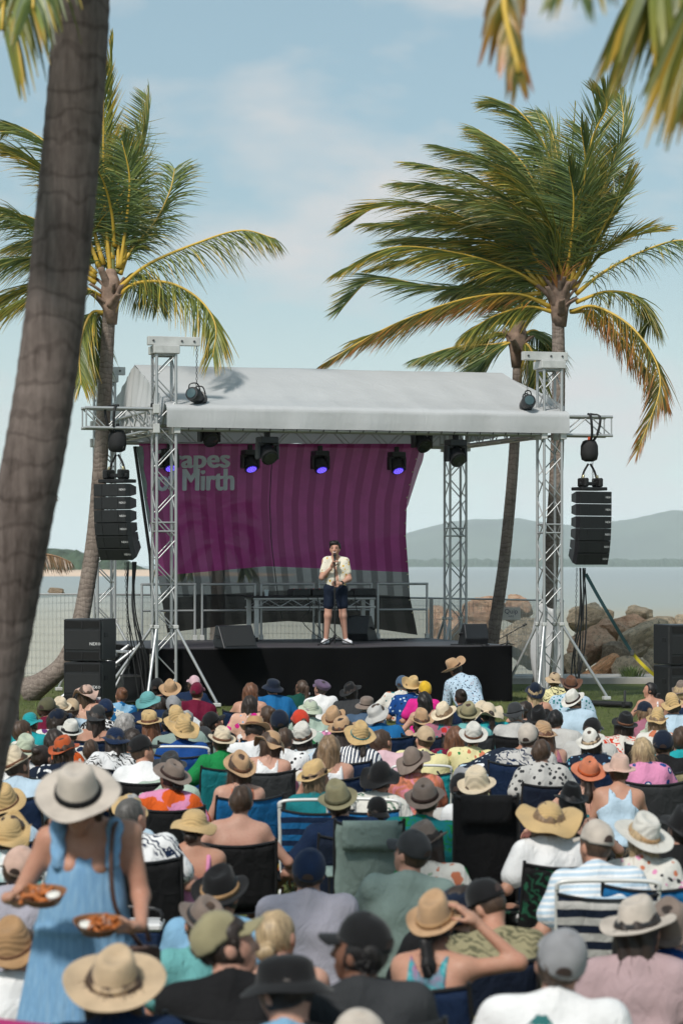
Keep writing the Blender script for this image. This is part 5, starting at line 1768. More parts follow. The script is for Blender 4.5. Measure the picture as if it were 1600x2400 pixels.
def add_hand(V, F, J, i, curl=.5, palm=(0, 0, -1), res=.0065, scale=1.0):
    v, f = get_hand(curl, res)
    d = J['wr'][i] - J['el'][i]; d = d / np.linalg.norm(d)
    if 'hdir' in J and J['hdir'][i] is not None:
        d = np.array(J['hdir'][i], float); d /= np.linalg.norm(d)
    pl = np.array(palm, float); z = -(pl - d * (pl @ d)); z /= np.linalg.norm(z)
    x = np.cross(d, z)
    v = v * scale
    if i == 0: v = v * np.array((-1, 1, 1)); f = f[:, ::-1]
    W = v @ np.stack([x, d, z]) + J['wr'][i] + d * .035
    return np.concatenate([V, W]), np.concatenate([F, f + len(V)])

def mesh_np(name, V, F, m, smooth=True):
    me = bpy.data.meshes.new(name)
    me.vertices.add(len(V)); me.vertices.foreach_set('co', V.astype(np.float32).ravel())
    n = len(F)
    me.loops.add(n * 4); me.loops.foreach_set('vertex_index', F.astype(np.int32).ravel())
    me.polygons.add(n); me.polygons.foreach_set('loop_start', np.arange(0, n * 4, 4, dtype=np.int32))
    me.update(calc_edges=True); me.validate()
    if smooth: me.polygons.foreach_set('use_smooth', np.ones(len(me.polygons), bool))
    if m is not None: me.materials.append(m)
    return me
def bounds(J, pad=.17):
    pts = np.array([J['hip'], J['c7'], J['head'] + (0, 0, .05)] + J['el'] + J['wr'] + J['kn'] + J['an'] + J['sh'])
    return pts.min(0) - pad, pts.max(0) + pad
BODY_CACHE = {}
def cached(key, make):
    if key not in BODY_CACHE: BODY_CACHE[key] = make()
    return BODY_CACHE[key]

# ---- hair, grown in the frame of the head (Y forward)
def hair_mesh(kind, h=.011):
    def shell(p, inf, low=-.045, front=.035):
        d = sd_ell(p, (0, -.014, .024), (.078 + inf, .098 + inf, .100 + inf))
        cut = np.maximum(p[:, 1] - front - .4 * np.clip(p[:, 2] - .06, 0, 1), -(p[:, 2] - .085))   # face side, below the hairline
        d = smax(d, -np.maximum(-(p[:, 1] - front), (p[:, 2] - .078)), .012)
        return smax(d, low - p[:, 2], .01)
    gro = lambda p, a: a * np.sin(95 * p[:, 0] + 3 * np.sin(14 * p[:, 2]) + 30 * p[:, 1])
    lo, hi = (-.16, -.2, -.2), (.16, .14, .18)
    if kind == 'buzz': fn = lambda p: shell(p, .005, -.05)
    elif kind == 'short': fn = lambda p: shell(p, .014, -.055) + gro(p, .0035) + wrinkle(p, .004, 2)
    elif kind == 'curly':
        lo = (-.2, -.24, -.22)
        def fn(p):
            d = smin(shell(p, .03, -.06, .03), sd_ell(p, (0, -.05, -.03), (.105, .085, .10)), .03)
            return d + .008 * np.sin(70 * p[:, 0]) * np.sin(70 * p[:, 1] + 1) * np.sin(70 * p[:, 2]) + wrinkle(p, .004, 5)
    elif kind == 'bob':
        lo = (-.18, -.22, -.28)
        def fn(p):
            d = shell(p, .018, -.08, .03)
            d = smin(d, eval_caps(p, [((-.06, -.04, 0), (-.065, -.035, -.13), .05, .038), ((.06, -.04, 0), (.065, -.035, -.13), .05, .038), ((0, -.075, 0), (0, -.075, -.13), .055, .045)], .03), .03)
            return d + gro(p, .003)
    elif kind in ('long', 'longer'):
        z = -.34 if kind == 'long' else -.48
        lo = (-.2, -.28, z - .1)
        def fn(p):
            d = shell(p, .016, -.08, .03)
            d = smin(d, eval_caps(p, [((-.055, -.05, 0), (-.075, -.115, z), .05, .030), ((.055, -.05, 0), (.07, -.115, z + .03), .05, .030), ((0, -.085, 0), (0, -.15, z - .02), .055, .035)], .04), .03)
            return d + gro(p, .004)
    elif kind in ('pony', 'lowpony'):
        z0 = .04 if kind == 'pony' else -.05
        lo = (-.16, -.3, -.42)
        def fn(p):
            d = shell(p, .010, -.055, .03)
            d = smin(d, eval_caps(p, [((0, -.10, z0), (0, -.145, z0), .026, .022), ((0, -.145, z0), (.01, -.165, -.15), .030, .036), ((.01, -.165, -.15), (.02, -.15, -.34), .036, .012)], .015), .015)
            return d + gro(p, .003)
    elif kind in ('bun', 'lowbun'):
        z0 = .09 if kind == 'bun' else -.045
        lo = (-.16, -.26, -.2); hi = (.16, .14, .24)
        def fn(p):
            d = shell(p, .010, -.055, .03)
            d = smin(d, sd_ell(p, (0, -.095 if kind == 'bun' else -.125, z0), (.048, .042, .044)), .012)
            return d + gro(p, .0025) + wrinkle(p, .002, 9)
    V, F = surface_nets(fn, lo, hi, h)
    # loose strands that break the outline
    rs = np.random.RandomState(len(kind) + 3)
    e = .004
    n = 0 if kind == 'buzz' else (160 if kind in ('short', 'lowbun', 'bun') else 320)
    if n:
        ok = np.where((V[:, 1] < .03) & (V[:, 2] < .06))[0]
        ids = rs.choice(ok, n)
        P0 = V[ids]
        G = np.stack([fn(P0 + np.eye(3)[k] * e) - fn(P0 - np.eye(3)[k] * e) for k in range(3)], 1)
        G /= np.maximum(np.linalg.norm(G, axis=1, keepdims=True), 1e-6)
        L = (.012 if kind in ('short', 'lowbun', 'bun') else .022 if kind == 'curly' else .06) * rs.uniform(.5, 1.4, n)
        down = np.array((0, 0, -1.0))
        D = G * (.8 if kind in ('short', 'curly') else .28) + down * .8 + rs.normal(0, .25, (n, 3))
        D /= np.linalg.norm(D, axis=1, keepdims=True)
        S = np.cross(D, G + 1e-3); S /= np.maximum(np.linalg.norm(S, axis=1, keepdims=True), 1e-6)
        w = .0017
        P1 = P0 + D * L[:, None] * .6; P2 = P1 + (D + down * .4) * L[:, None] * .4
        A = np.stack([P0 - S * w, P0 + S * w, P1 + S * w * .8, P1 - S * w * .8, P2 + S * w * .2, P2 - S * w * .2], 1).reshape(-1, 3)
        b = len(V) + 6 * np.arange(n)
        Q = np.concatenate([np.stack([b, b + 1, b + 2, b + 3], 1), np.stack([b + 3, b + 2, b + 4, b + 5], 1)])
        V = np.concatenate([V, A]); F = np.concatenate([F, Q])
    return V, F
def hair_mat(name, c):
    key = ('hair', name)
    if key in MATS: return MATS[key]
    m, t, b, o = _base('hair_' + name)
    f = noise_tex(t, coords(t, (60, 60, 4)), 1.0, 4, 0.6)
    t.links.new(ramp(t, f, [(0.3, tuple(x * .55 for x in c)), (0.7, tuple(min(1, x * 1.45) for x in c))]), b.inputs['Base Color'])
    setv(b, 'Roughness', 0.5); setv(b, 'Specular IOR Level', 0.4)
    bump(t, b, f, .5, .006)
    MATS[key] = m
    return m
HAIRC = dict(black=(.012, .010, .010), dark=(.026, .017, .013), brown=(.060, .035, .022), auburn=(.13, .055, .028), light=(.20, .13, .075), blonde=(.36, .26, .15), grey=(.30, .29, .28), darkgrey=(.08, .075, .07))

# ---- hats, in the frame of the head
RX, RY = .090, .108
HATS = dict(
    fedora=dict(H=.105, top=.80, dent=.013, pinch=.30, bw=.072, droop=-.05, side=.012, wave=.003),
    wide=dict(H=.105, top=.78, dent=.012, pinch=.28, bw=.095, droop=.02, side=.006, wave=.004),
    panama=dict(H=.112, top=.84, dent=.012, pinch=.22, bw=.075, droop=.03, side=.010, wave=.003),
    floppy=dict(H=.105, top=.72, dent=0, pinch=0, bw=.12, droop=.30, side=.0, wave=.022),
    floppyw=dict(H=.105, top=.70, dent=0, pinch=0, bw=.13, droop=.18, side=.0, wave=.030),
    straw=dict(H=.112, top=.72, dent=0.004, pinch=.08, bw=.105, droop=.10, side=.0, wave=.008),
    bucket=dict(H=.088, top=.86, dent=0, pinch=0, bw=.058, droop=.75, side=.0, wave=.004),
    sunbucket=dict(H=.10, top=.74, dent=0, pinch=0, bw=.072, droop=.55, side=.0, wave=.010),
    cowboy=dict(H=.115, top=.78, dent=.015, pinch=.30, bw=.085, droop=-.05, side=.055, wave=.004),
    boater=dict(H=.10, top=.92, dent=.012, pinch=.10, bw=.078, droop=.04, side=.0, wave=.002))
def hat_mesh(kind, bw=None, seed=0):
    s = dict(HATS[kind])
    rh = random.Random(seed * 17 + len(kind))
    ph1, ph2, wa, tw = rh.uniform(0, 6), rh.uniform(0, 6), rh.uniform(.7, 2.0), rh.uniform(-.5, 1.0)
    s['wave'] = s['wave'] * wa + .0015; s['side'] += .012 * max(0, tw); s['H'] *= rh.uniform(.9, 1.1)
    if bw: s['bw'] = bw
    H, n = s['H'], 44
    prof = []          # (radius factor of crown, height, brim extension)
    tp = s['top']
    if s['dent'] > 0:
        prof += [(.0, H, 0), (tp * .22, H, 0), (tp * .42, H, 0), (tp * .62, H, 0), (tp * .80, H - .001, 0), (tp * .93, H - .006, 0), (tp + .03, H * .86, 0)]
    else:
        prof += [(.0, H, 0), (tp * .35, H * .985, 0), (tp * .66, H * .93, 0), (tp * .88, H * .83, 0), (tp + .05, H * .68, 0)]
    prof += [(1 - (1 - tp) * .45, H * .5, 0), (1 - (1 - tp) * .15, H * .2, 0), (1.0, .004, 0), (1.01, 0, .004)]
    for f in (.18, .36, .55, .75, .92, 1.0): prof.append((1.01, 0, s['bw'] * f + .004))
    prof += [(1.01, -.005, s['bw'] * .99), (1.01, -.005, s['bw'] * .5), (1.0, -.006, .003), (.98, -.004, 0)]
    V, F = [], []
    for (r, z, e) in prof:
        for k in range(n):
            a = 2 * math.pi * k / n
            sx, cy = math.sin(a), math.cos(a)
            x, y, zz = RX * r * sx, RY * r * cy, z
            if e == 0 and z > .02 and s['pinch']:
                hf = z / H
                if cy > 0: x *= 1 - s['pinch'] * cy * hf * .9
                zz += .012 * hf * (cy if cy > 0 else .3 * cy) * (r > .2)
                if s['dent'] and r < tp * .86:
                    yy = y / RY
                    zz -= s['dent'] * math.exp(-(x / .032) ** 2) * (.55 + .45 * max(0, min(1, .5 - yy))) * max(0, 1 - (r / (tp * .9)) ** 4)
                    zz += .010 * (r / tp) ** 2
            if e > 0:
                L = e / s['bw']
                x += e * sx; y += e * cy
                zz += -s['droop'] * e * (.6 + .4 * L) + s['side'] * L * L * sx * sx
                zz += s['wave'] * L * L * (math.sin(2 * a + ph2) + .8 * math.sin(3 * a + ph1) + .5 * math.sin(5 * a + ph2))
            V.append((x, y, zz))
    m = len(prof)
    for i in range(m - 1):
        for k in range(n):
            k2 = (k + 1) % n
            F.append((i * n + k, (i + 1) * n + k, (i + 1) * n + k2, i * n + k2))
    # the band
    VB, FB = [], []
    bh = .024 if kind in ('fedora', 'wide', 'panama', 'boater', 'cowboy') else .010
    for (z, g) in ((.002, .002), (.003, .0075), (bh, .0065), (bh + .002, .001)):
        rr = 1.0 - (1 - tp) * (.15 * min(1, z / (H * .2)) + .3 * max(0, (z - H * .2) / (H * .3)))
        for k in range(n):
            a = 2 * math.pi * k / n
            x, y = (RX * rr + g) * math.sin(a), (RY * rr + g) * math.cos(a)
            if s['pinch'] and math.cos(a) > 0: x *= 1 - s['pinch'] * math.cos(a) * (z / H) * .9 * .7
            VB.append((x, y, z))
    for i in range(3):
        for k in range(n):
            k2 = (k + 1) % n
            FB.append((i * n + k, i * n + k2, (i + 1) * n + k2, (i + 1) * n + k))
    return V, F, VB, FB
def cap_mesh(kind='cap'):
    n, V, F = 32, [], []
    rings = [(0, .112), (.30, .109), (.58, .097), (.80, .074), (.94, .045), (1.0, .012), (1.005, -.004), (.97, -.004)]
    if kind == 'newsboy': rings = [(0, .088), (.5, .088), (1.0, .078), (1.25, .056), (1.24, .036), (1.04, .012), (1.0, -.004), (.97, -.004)]
    if kind == 'beanie': rings = [(0, .118), (.35, .113), (.65, .098), (.88, .07), (1.0, .03), (1.03, .0), (1.02, -.03), (.98, -.03)]
    for (r, z) in rings:
        for k in range(n):
            a = 2 * math.pi * k / n
            c = math.cos(a)
            V.append((RX * 1.01 * r * math.sin(a), RY * 1.01 * r * c - .004, z + (.006 * c if z > .02 else 0) - (.010 * (c < -.3) * (z < .02))))
    for i in range(len(rings) - 1):
        for k in range(n):
            k2 = (k + 1) % n
            F.append((i * n + k, (i + 1) * n + k, (i + 1) * n + k2, i * n + k2))
    VB, FB = [], []
    if kind != 'beanie':
        m, L = 14, (.078 if kind == 'cap' else .045)
        for layer in (0, 1):
            for j in range(5):
                for i in range(m + 1):
                    a = R(-62 + 124 * i / m)
                    e = L * j / 4 * (math.cos(a * .95)) ** .7
                    x = RX * 1.0 * math.sin(a) * (1 + .05 * j / 4); y = RY * 1.0 * math.cos(a) + e
                    VB.append((x, y, .006 - .02 * (j / 4) - .020 * (math.sin(a) ** 2) - (.004 if layer else 0)))
        for layer in (0, 1):
            o = layer * 5 * (m + 1)
            for j in range(4):
                for i in range(m):
                    q = (o + j * (m + 1) + i, o + j * (m + 1) + i + 1, o + (j + 1) * (m + 1) + i + 1, o + (j + 1) * (m + 1) + i)
                    FB.append(q if not layer else q[::-1])
        for i in range(m):
            a_ = 4 * (m + 1) + i; b_ = a_ + 5 * (m + 1)
            FB.append((a_, a_ + 1, b_ + 1, b_))
    return V, F, VB, FB
def back_hole():
    V, F = [], []
    n = 12
    for j in range(5):
        for i in range(n + 1):
            x = (i / n * 2 - 1)
            hgt = .040 * math.sqrt(max(0, 1 - x * x)) * j / 4
            a = math.pi + x * .36
            z = .012 + hgt
            rr = 1.005 - .10 * (z / .1) ** 2
            V.append((RX * 1.012 * rr * math.sin(a) * 1.0, (RY * 1.012 * rr + .002) * math.cos(a) - .004, z - .006))
    for j in range(4):
        for i in range(n):
            F.append((j * (n + 1) + i, j * (n + 1) + i + 1, (j + 1) * (n + 1) + i + 1, (j + 1) * (n + 1) + i))
    return V, F

# ---- cloth and hat materials
C = dict(white=(.72, .72, .72), offwhite=(.62, .60, .55), cream=(.66, .55, .40), sand=(.50, .37, .24), straw=(.55, .38, .18), tan=(.40, .24, .12), camel=(.44, .28, .16), brown=(.13, .06, .035), dkbrown=(.045, .026, .022),
         rust=(.42, .085, .025), coral=(.52, .17, .09), blush=(.56, .38, .31), taupe=(.20, .155, .13), grey=(.27, .27, .28), ltgrey=(.46, .45, .43), stone=(.50, .44, .38), charcoal=(.035, .037, .040), black=(.010, .010, .011),
         navy=(.008, .020, .055), dknavy=(.008, .014, .030), royal=(.008, .055, .22), blue=(.010, .12, .30), sky=(.20, .38, .55), ltblue=(.42, .54, .64), steel=(.06, .10, .16), teal=(.01, .17, .19), turq=(.015, .30, .33), aqua=(.14, .38, .38),
         mint=(.36, .45, .38), sage=(.23, .30, .27), pale=(.47, .52, .40), olive=(.10, .095, .055), khaki=(.27, .24, .14), green=(.01, .20, .055), dkgreen=(.006, .06, .045), forest=(.02, .10, .055), maroon=(.13, .006, .028), red=(.45, .03, .03),
         orange=(.62, .10, .015), redor=(.55, .05, .025), pink=(.62, .24, .40), hotpink=(.60, .02, .22), ltpink=(.62, .42, .46), mauve=(.32, .12, .17), lav=(.36, .345, .40), purple=(.12, .03, .14), yellow=(.68, .42, .03), lemon=(.68, .62, .34), peach=(.60, .36, .27), violet=(.13, .09, .15))
def cloth(spec, seed=0):
    """'kind:colour,colour,...' -> material."""
    key = ('cloth', spec)
    if key in MATS: return MATS[key]
    kind, cols = spec.split(':')
    cs = [C[x] for x in cols.split(',')]
    m, t, b, o = _base('cloth_' + spec.replace(':', '_').replace(',', '_'))
    rnd = random.Random(spec)
    loc = (rnd.uniform(-5, 5), rnd.uniform(-5, 5), rnd.uniform(-5, 5))
    vec = coords(t, loc=loc)
    def warped(amount, sc=9):
        n = N(t, 'ShaderNodeTexNoise'); setv(n, 'Scale', sc); setv(n, 'Detail', 2.0)
        t.links.new(vec, n.inputs['Vector'])
        a = N(t, 'ShaderNodeVectorMath', operation='SCALE'); a.inputs['Scale'].default_value = amount
        t.links.new(n.outputs['Color'], a.inputs[0])
        s = N(t, 'ShaderNodeVectorMath', operation='ADD'); t.links.new(vec, s.inputs[0]); t.links.new(a.outputs[0], s.inputs[1])
        return s.outputs[0]
    def blobs(base, colors, sc, thr, amount=.06, seedloc=0, soft=.03):
        v = N(t, 'ShaderNodeTexVoronoi'); setv(v, 'Scale', sc)
        w = warped(amount)
        if seedloc:
            ad = N(t, 'ShaderNodeVectorMath', operation='ADD'); ad.inputs[1].default_value = (seedloc, seedloc * .7, seedloc * 1.3)
            t.links.new(w, ad.inputs[0]); w = ad.outputs[0]
        t.links.new(w, v.inputs['Vector'])
        s = N(t, 'ShaderNodeSeparateColor'); t.links.new(v.outputs['Color'], s.inputs[0])
        pal = ramp(t, s.outputs[0], [(i / len(colors), c) for i, c in enumerate(colors)], 'CONSTANT') if len(colors) > 1 else colors[0]
        fac = ramp(t, v.outputs['Distance'], [(thr, (1, 1, 1)), (thr + soft, (0, 0, 0))])
        return mixc(t, fac, base, pal)
    base = cs[0]
    if kind == 'plain':
        f = noise_tex(t, vec, 5, 4, .6)
        col = ramp(t, f, [(.3, tuple(x * .9 for x in base)), (.7, tuple(min(.9, x * 1.08) for x in base))])
    elif kind == 'floral': col = blobs(blobs(base, cs[1:], 9, .34, .10), cs[1:][::-1], 15, .20, .08, 3.3)
    elif kind == 'tiny': col = blobs(blobs(base, cs[1:], 30, .30, .04), cs[1:], 17, .18, .05, 1.7)
    elif kind == 'small': col = blobs(base, cs[1:], 19, .30, .05)
    elif kind == 'big': col = blobs(blobs(base, cs[1:], 5.5, .42, .16), cs[1:][::-1], 10, .25, .12, 2.1)
    elif kind == 'leaf':
        w = N(t, 'ShaderNodeTexWave', wave_type='BANDS', bands_direction='DIAGONAL'); setv(w, 'Scale', 9.0); setv(w, 'Distortion', 14.0); setv(w, 'Detail', 2.5); setv(w, 'Detail Scale', 1.3)
        t.links.new(vec, w.inputs['Vector'])
        fac = ramp(t, w.outputs['Fac'], [(.60, (0, 0, 0)), (.68, (1, 1, 1))])
        n = noise_tex(t, vec, 6, 2)
        col = mixc(t, math_n(t, 'MULTIPLY', fac, ramp(t, n, [(.42, (0, 0, 0)), (.5, (1, 1, 1))])), base, cs[1])
        if len(cs) > 2: col = blobs(col, [cs[2]], 7, .2, .1)
    elif kind in ('stripeh', 'stripev'):
        s = N(t, 'ShaderNodeSeparateXYZ'); t.links.new(warped(.02, 6), s.inputs[0])
        fr = math_n(t, 'FRACT', math_n(t, 'MULTIPLY', s.outputs['Z' if kind == 'stripeh' else 'X'], 30.0 if kind == 'stripeh' else 28.0))
        col = mixc(t, math_n(t, 'GREATER_THAN', fr, .55), base, cs[1])
    elif kind == 'wide':
        s = N(t, 'ShaderNodeSeparateXYZ'); t.links.new(warped(.02, 6), s.inputs[0])
        fr = math_n(t, 'FRACT', math_n(t, 'MULTIPLY', s.outputs['Z'], 11.0))
        col = mixc(t, math_n(t, 'GREATER_THAN', fr, .5), base, cs[1])
    elif kind == 'check':
        s = N(t, 'ShaderNodeSeparateXYZ'); t.links.new(vec, s.inputs[0])
        fx = math_n(t, 'GREATER_THAN', math_n(t, 'FRACT', math_n(t, 'MULTIPLY', s.outputs['X'], 13.0)), .5)
        fz = math_n(t, 'GREATER_THAN', math_n(t, 'FRACT', math_n(t, 'MULTIPLY', s.outputs['Z'], 13.0)), .5)
        col = mixc(t, math_n(t, 'MULTIPLY', math_n(t, 'ADD', fx, fz), .5), base, cs[1])
        if len(cs) > 2: col = mixc(t, math_n(t, 'MULTIPLY', fx, fz), col, cs[2])
    elif kind == 'dots': col = blobs(base, cs[1:], 16, .26, .0, 0, .01)
    elif kind == 'eyes': col = blobs(blobs(blobs(base, [cs[1]], 9, .34, .02, 0, .01), [cs[2]], 9, .22, .02, 0, .01), [cs[1]], 9, .09, .02, 0, .01)
    elif kind == 'tie':
        n = noise_tex(t, vec, 7, 3, .5, 1.2)
        col = ramp(t, n, [(.25 + .5 * i / max(1, len(cs) - 1), c) for i, c in enumerate(cs)])
    elif kind == 'sunset':
        s = N(t, 'ShaderNodeSeparateXYZ'); t.links.new(warped(.10, 5), s.inputs[0])
        zz = math_n(t, 'MULTIPLY', math_n(t, 'ADD', s.outputs['Z'], -loc[2] - .05), 2.0)
        col = ramp(t, zz, [(.0, cs[3]), (.35, cs[2]), (.55, cs[1]), (.8, cs[0])])
        col = blobs(col, [C['charcoal']], 7, .18, .2)
    t.links.new(col, b.inputs['Base Color']) if not isinstance(col, tuple) else setv(b, 'Base Color', rgba(col))
    setv(b, 'Roughness', .85); setv(b, 'Specular IOR Level', .2)
    h = math_n(t, 'ADD', noise_tex(t, coords(t, (1, 1, .6)), 11, 4, .6, .6), math_n(t, 'MULTIPLY', noise_tex(t, vec, 220, 2), .10))
    bump(t, b, h, .8, .03)
    MATS[key] = m
    return m
def hat_mat(kind, cname):
    key = ('hat', kind in ('straw', 'sunbucket', 'boater', 'floppyw', 'panama'), cname)
    if key in MATS: return MATS[key]
    c = C[cname]
    m, t, b, o = _base('hat_' + cname + ('_weave' if key[1] else '_felt'))
    vec = coords(t)
    f = noise_tex(t, vec, 12, 5, .6)
    base = ramp(t, f, [(.3, tuple(x * .8 for x in c)), (.7, tuple(min(.85, x * 1.14) for x in c))])
    base = mixc(t, .35, base, ramp(t, noise_tex(t, vec, 4.5, 3), [(.38, tuple(x * .55 for x in c)), (.55, c)]))
    if key[1]:
        w = N(t, 'ShaderNodeTexWave', wave_type='RINGS', rings_direction='Z'); setv(w, 'Scale', 36.0); setv(w, 'Distortion', 1.2); setv(w, 'Detail', 2.0)
        t.links.new(vec, w.inputs['Vector'])
        base = mixc(t, .45, base, ramp(t, w.outputs['Fac'], [(.2, tuple(x * .6 for x in c)), (.7, tuple(min(.85, x * 1.15) for x in c))]))
        bump(t, b, w.outputs['Fac'], .5, .004)
    else:
        bump(t, b, noise_tex(t, vec, 90, 3, .6), .25, .004)
    t.links.new(base, b.inputs['Base Color'])
    setv(b, 'Roughness', .9); setv(b, 'Specular IOR Level', .15)
    setv(b, 'Sheen Weight', .15)
    MATS[key] = m
    return m
def skin_mat(name, c):
    key = ('skin', name)
    if key in MATS: return MATS[key]
    m, t, b, o = _base('skin_' + name)
    f = noise_tex(t, coords(t), 9, 4, .6)
    sk = ramp(t, f, [(.3, (c[0] * .9, c[1] * .82, c[2] * .80)), (.7, (c[0] * 1.06, c[1] * 1.04, c[2] * 1.02))])
    sk = mixc(t, .35, sk, ramp(t, noise_tex(t, coords(t), 3.2, 3), [(.4, (c[0] * 1.08, c[1] * .72, c[2] * .66)), (.6, c)]))
    t.links.new(mixc(t, .25, sk, ramp(t, noise_tex(t, coords(t), 60, 3, .7), [(.35, (c[0] * .7, c[1] * .6, c[2] * .55)), (.5, c)])), b.inputs['Base Color'])
    setv(b, 'Roughness', .55); setv(b, 'Specular IOR Level', .35)
    setv(b, 'Subsurface Weight', .08); setv(b, 'Subsurface Radius', (.02, .008, .004)); setv(b, 'Subsurface Scale', .3)
    MATS[key] = m
    return m
SKIN = [skin_mat('fair', (.50, .30, .225)), skin_mat('light', (.44, .25, .175)), skin_mat('tanned', (.36, .19, .125)), skin_mat('brown', (.20, .105, .07))]

def py_mesh(name, V, F, m=None, smooth=True):
    me = bpy.data.meshes.new(name); me.from_pydata([tuple(v) for v in V], [], [tuple(f) for f in F])
    if smooth: me.polygons.foreach_set('use_smooth', [True] * len(me.polygons))
    if m is not None: me.materials.append(m)
    me.update()
    return me
def add_child(name, me, m, parent, M=None):
    o = bpy.data.objects.new(name, me); COL.objects.link(o)
    if not me.materials: me.materials.append(None)
    o.material_slots[0].link = 'OBJECT'; o.material_slots[0].material = m
    if parent is not None:
        o.parent = parent
    if M is not None: o.matrix_local = M
    return o
def hat_on(parent, HM, kind, col, band, bw=None, tilt=14, roll=0, zoff=.046, scale=1.0):
    """HM: head matrix in the person's frame."""
    M = HM @ Matrix.Rotation(R(roll), 4, 'Y') @ Matrix.Rotation(R(tilt), 4, 'X') @ Matrix.Translation((0, -.012, zoff)) @ Matrix.Scale(scale, 4)
    if kind in ('cap', 'newsboy', 'beanie', 'capback'):
        k = 'cap' if kind == 'capback' else kind
        V, F, VB, FB = cached(('capraw', k), lambda: cap_mesh(k))
        if kind == 'capback': M = M @ Matrix.Rotation(math.pi, 4, 'Z')
        h = add_child('hat', cached(('hatme', k), lambda: py_mesh('cap_crown', V, F)), hat_mat(k, col), parent, M)
        if VB: add_child('bill', cached(('billme', k), lambda: py_mesh('cap_bill', VB, FB)), hat_mat(k, band or col), h)
        if kind == 'cap':
            hv = cached(('holeraw',), back_hole)
            add_child('back_opening', cached(('holeme',), lambda: py_mesh('cap_opening', *hv)), mat('cap_opening', (.05, .03, .025), .7), h)
        return h
    hs = int(abs(parent.matrix_world.translation.x * 997)) % 4
    M = M @ Matrix.Diagonal((.96 + .03 * (hs % 3), 1.04 - .03 * (hs % 2), 1, 1))
    key = (kind, round(bw, 3) if bw else None, hs)
    V, F, VB, FB = cached(('hatraw',) + key, lambda: hat_mesh(kind, bw, hs))
    h = add_child('hat', cached(('hatme',) + key, lambda: py_mesh('hat', V, F)), hat_mat(kind, col), parent, M)
    if band: add_child('hat_band', cached(('bandme',) + key, lambda: py_mesh('hat_band', VB, FB)), cloth('plain:' + band), h)
    return h

def np2m(Rm, t):
    M = Matrix(Rm.tolist()).to_4x4()
    M.translation = Vector(t.tolist())
    return M
def person(J, key, M, label, skin=0, top='tee', cloth_spec='plain:white', pants='plain:navy', full=False, hair=None, haircol='brown', hat=None, hatcol='tan', band=None, bw=None, tilt=14, roll=0, res=.016, seed=1, scale=1.0, cat='person', group=None, hands=(.5, .5), palms=None, hres=.0085):
    """One seated or standing person: the body is the root mesh, clothes, hair and hat its parts."""
    kb = ('body', key, res)
    def mk():
        lo, hi = bounds(J)
        V, F = surface_nets(body_fn(J), lo, hi, res)
        for i in (0, 1):
            pl = palms[i] if palms else (0, 0, -1) if abs((J['wr'][i] - J['el'][i])[2]) < .2 else (0, 1, 0)
            V, F = add_hand(V, F, J, i, hands[i], pl, hres)
        return mesh_np('person_body', V, F, None)
    root = add_child('person', cached(kb, mk), SKIN[skin], None)
    root.matrix_world = M
    tag(root, label, cat, group)
    def mk2():
        lo, hi = bounds(J)
        return mesh_np('top', *surface_nets(shirt_fn(J, top, seed), lo, hi, res), None)
    sh = add_child('shirt' if top in ('tee', 'long', 'short') else 'top', cached(('shirt', key, top, res), mk2), cloth(cloth_spec), root)
    def mk3():
        lo, hi = bounds(J)
        return mesh_np('trousers', *surface_nets(pants_fn(J, full), lo, hi, max(res, .014)), None)
    add_child('trousers' if full else 'shorts', cached(('pants', key, full, res), mk3), cloth(pants), root)
    HM = np2m(J['HR'], J['head'])
    if hair:
        hr = .011 if res > .012 else .008
        me = cached(('hair', hair, hr), lambda: mesh_np('hair', *hair_mesh(hair, hr), None))
        # long hair hangs straight down even when the head tips
        add_child('hair', me, hair_mat(haircol, HAIRC[haircol]), root, HM)
    if hat:
        hat_on(root, HM, hat, hatcol, band, bw, tilt, roll)
    return root
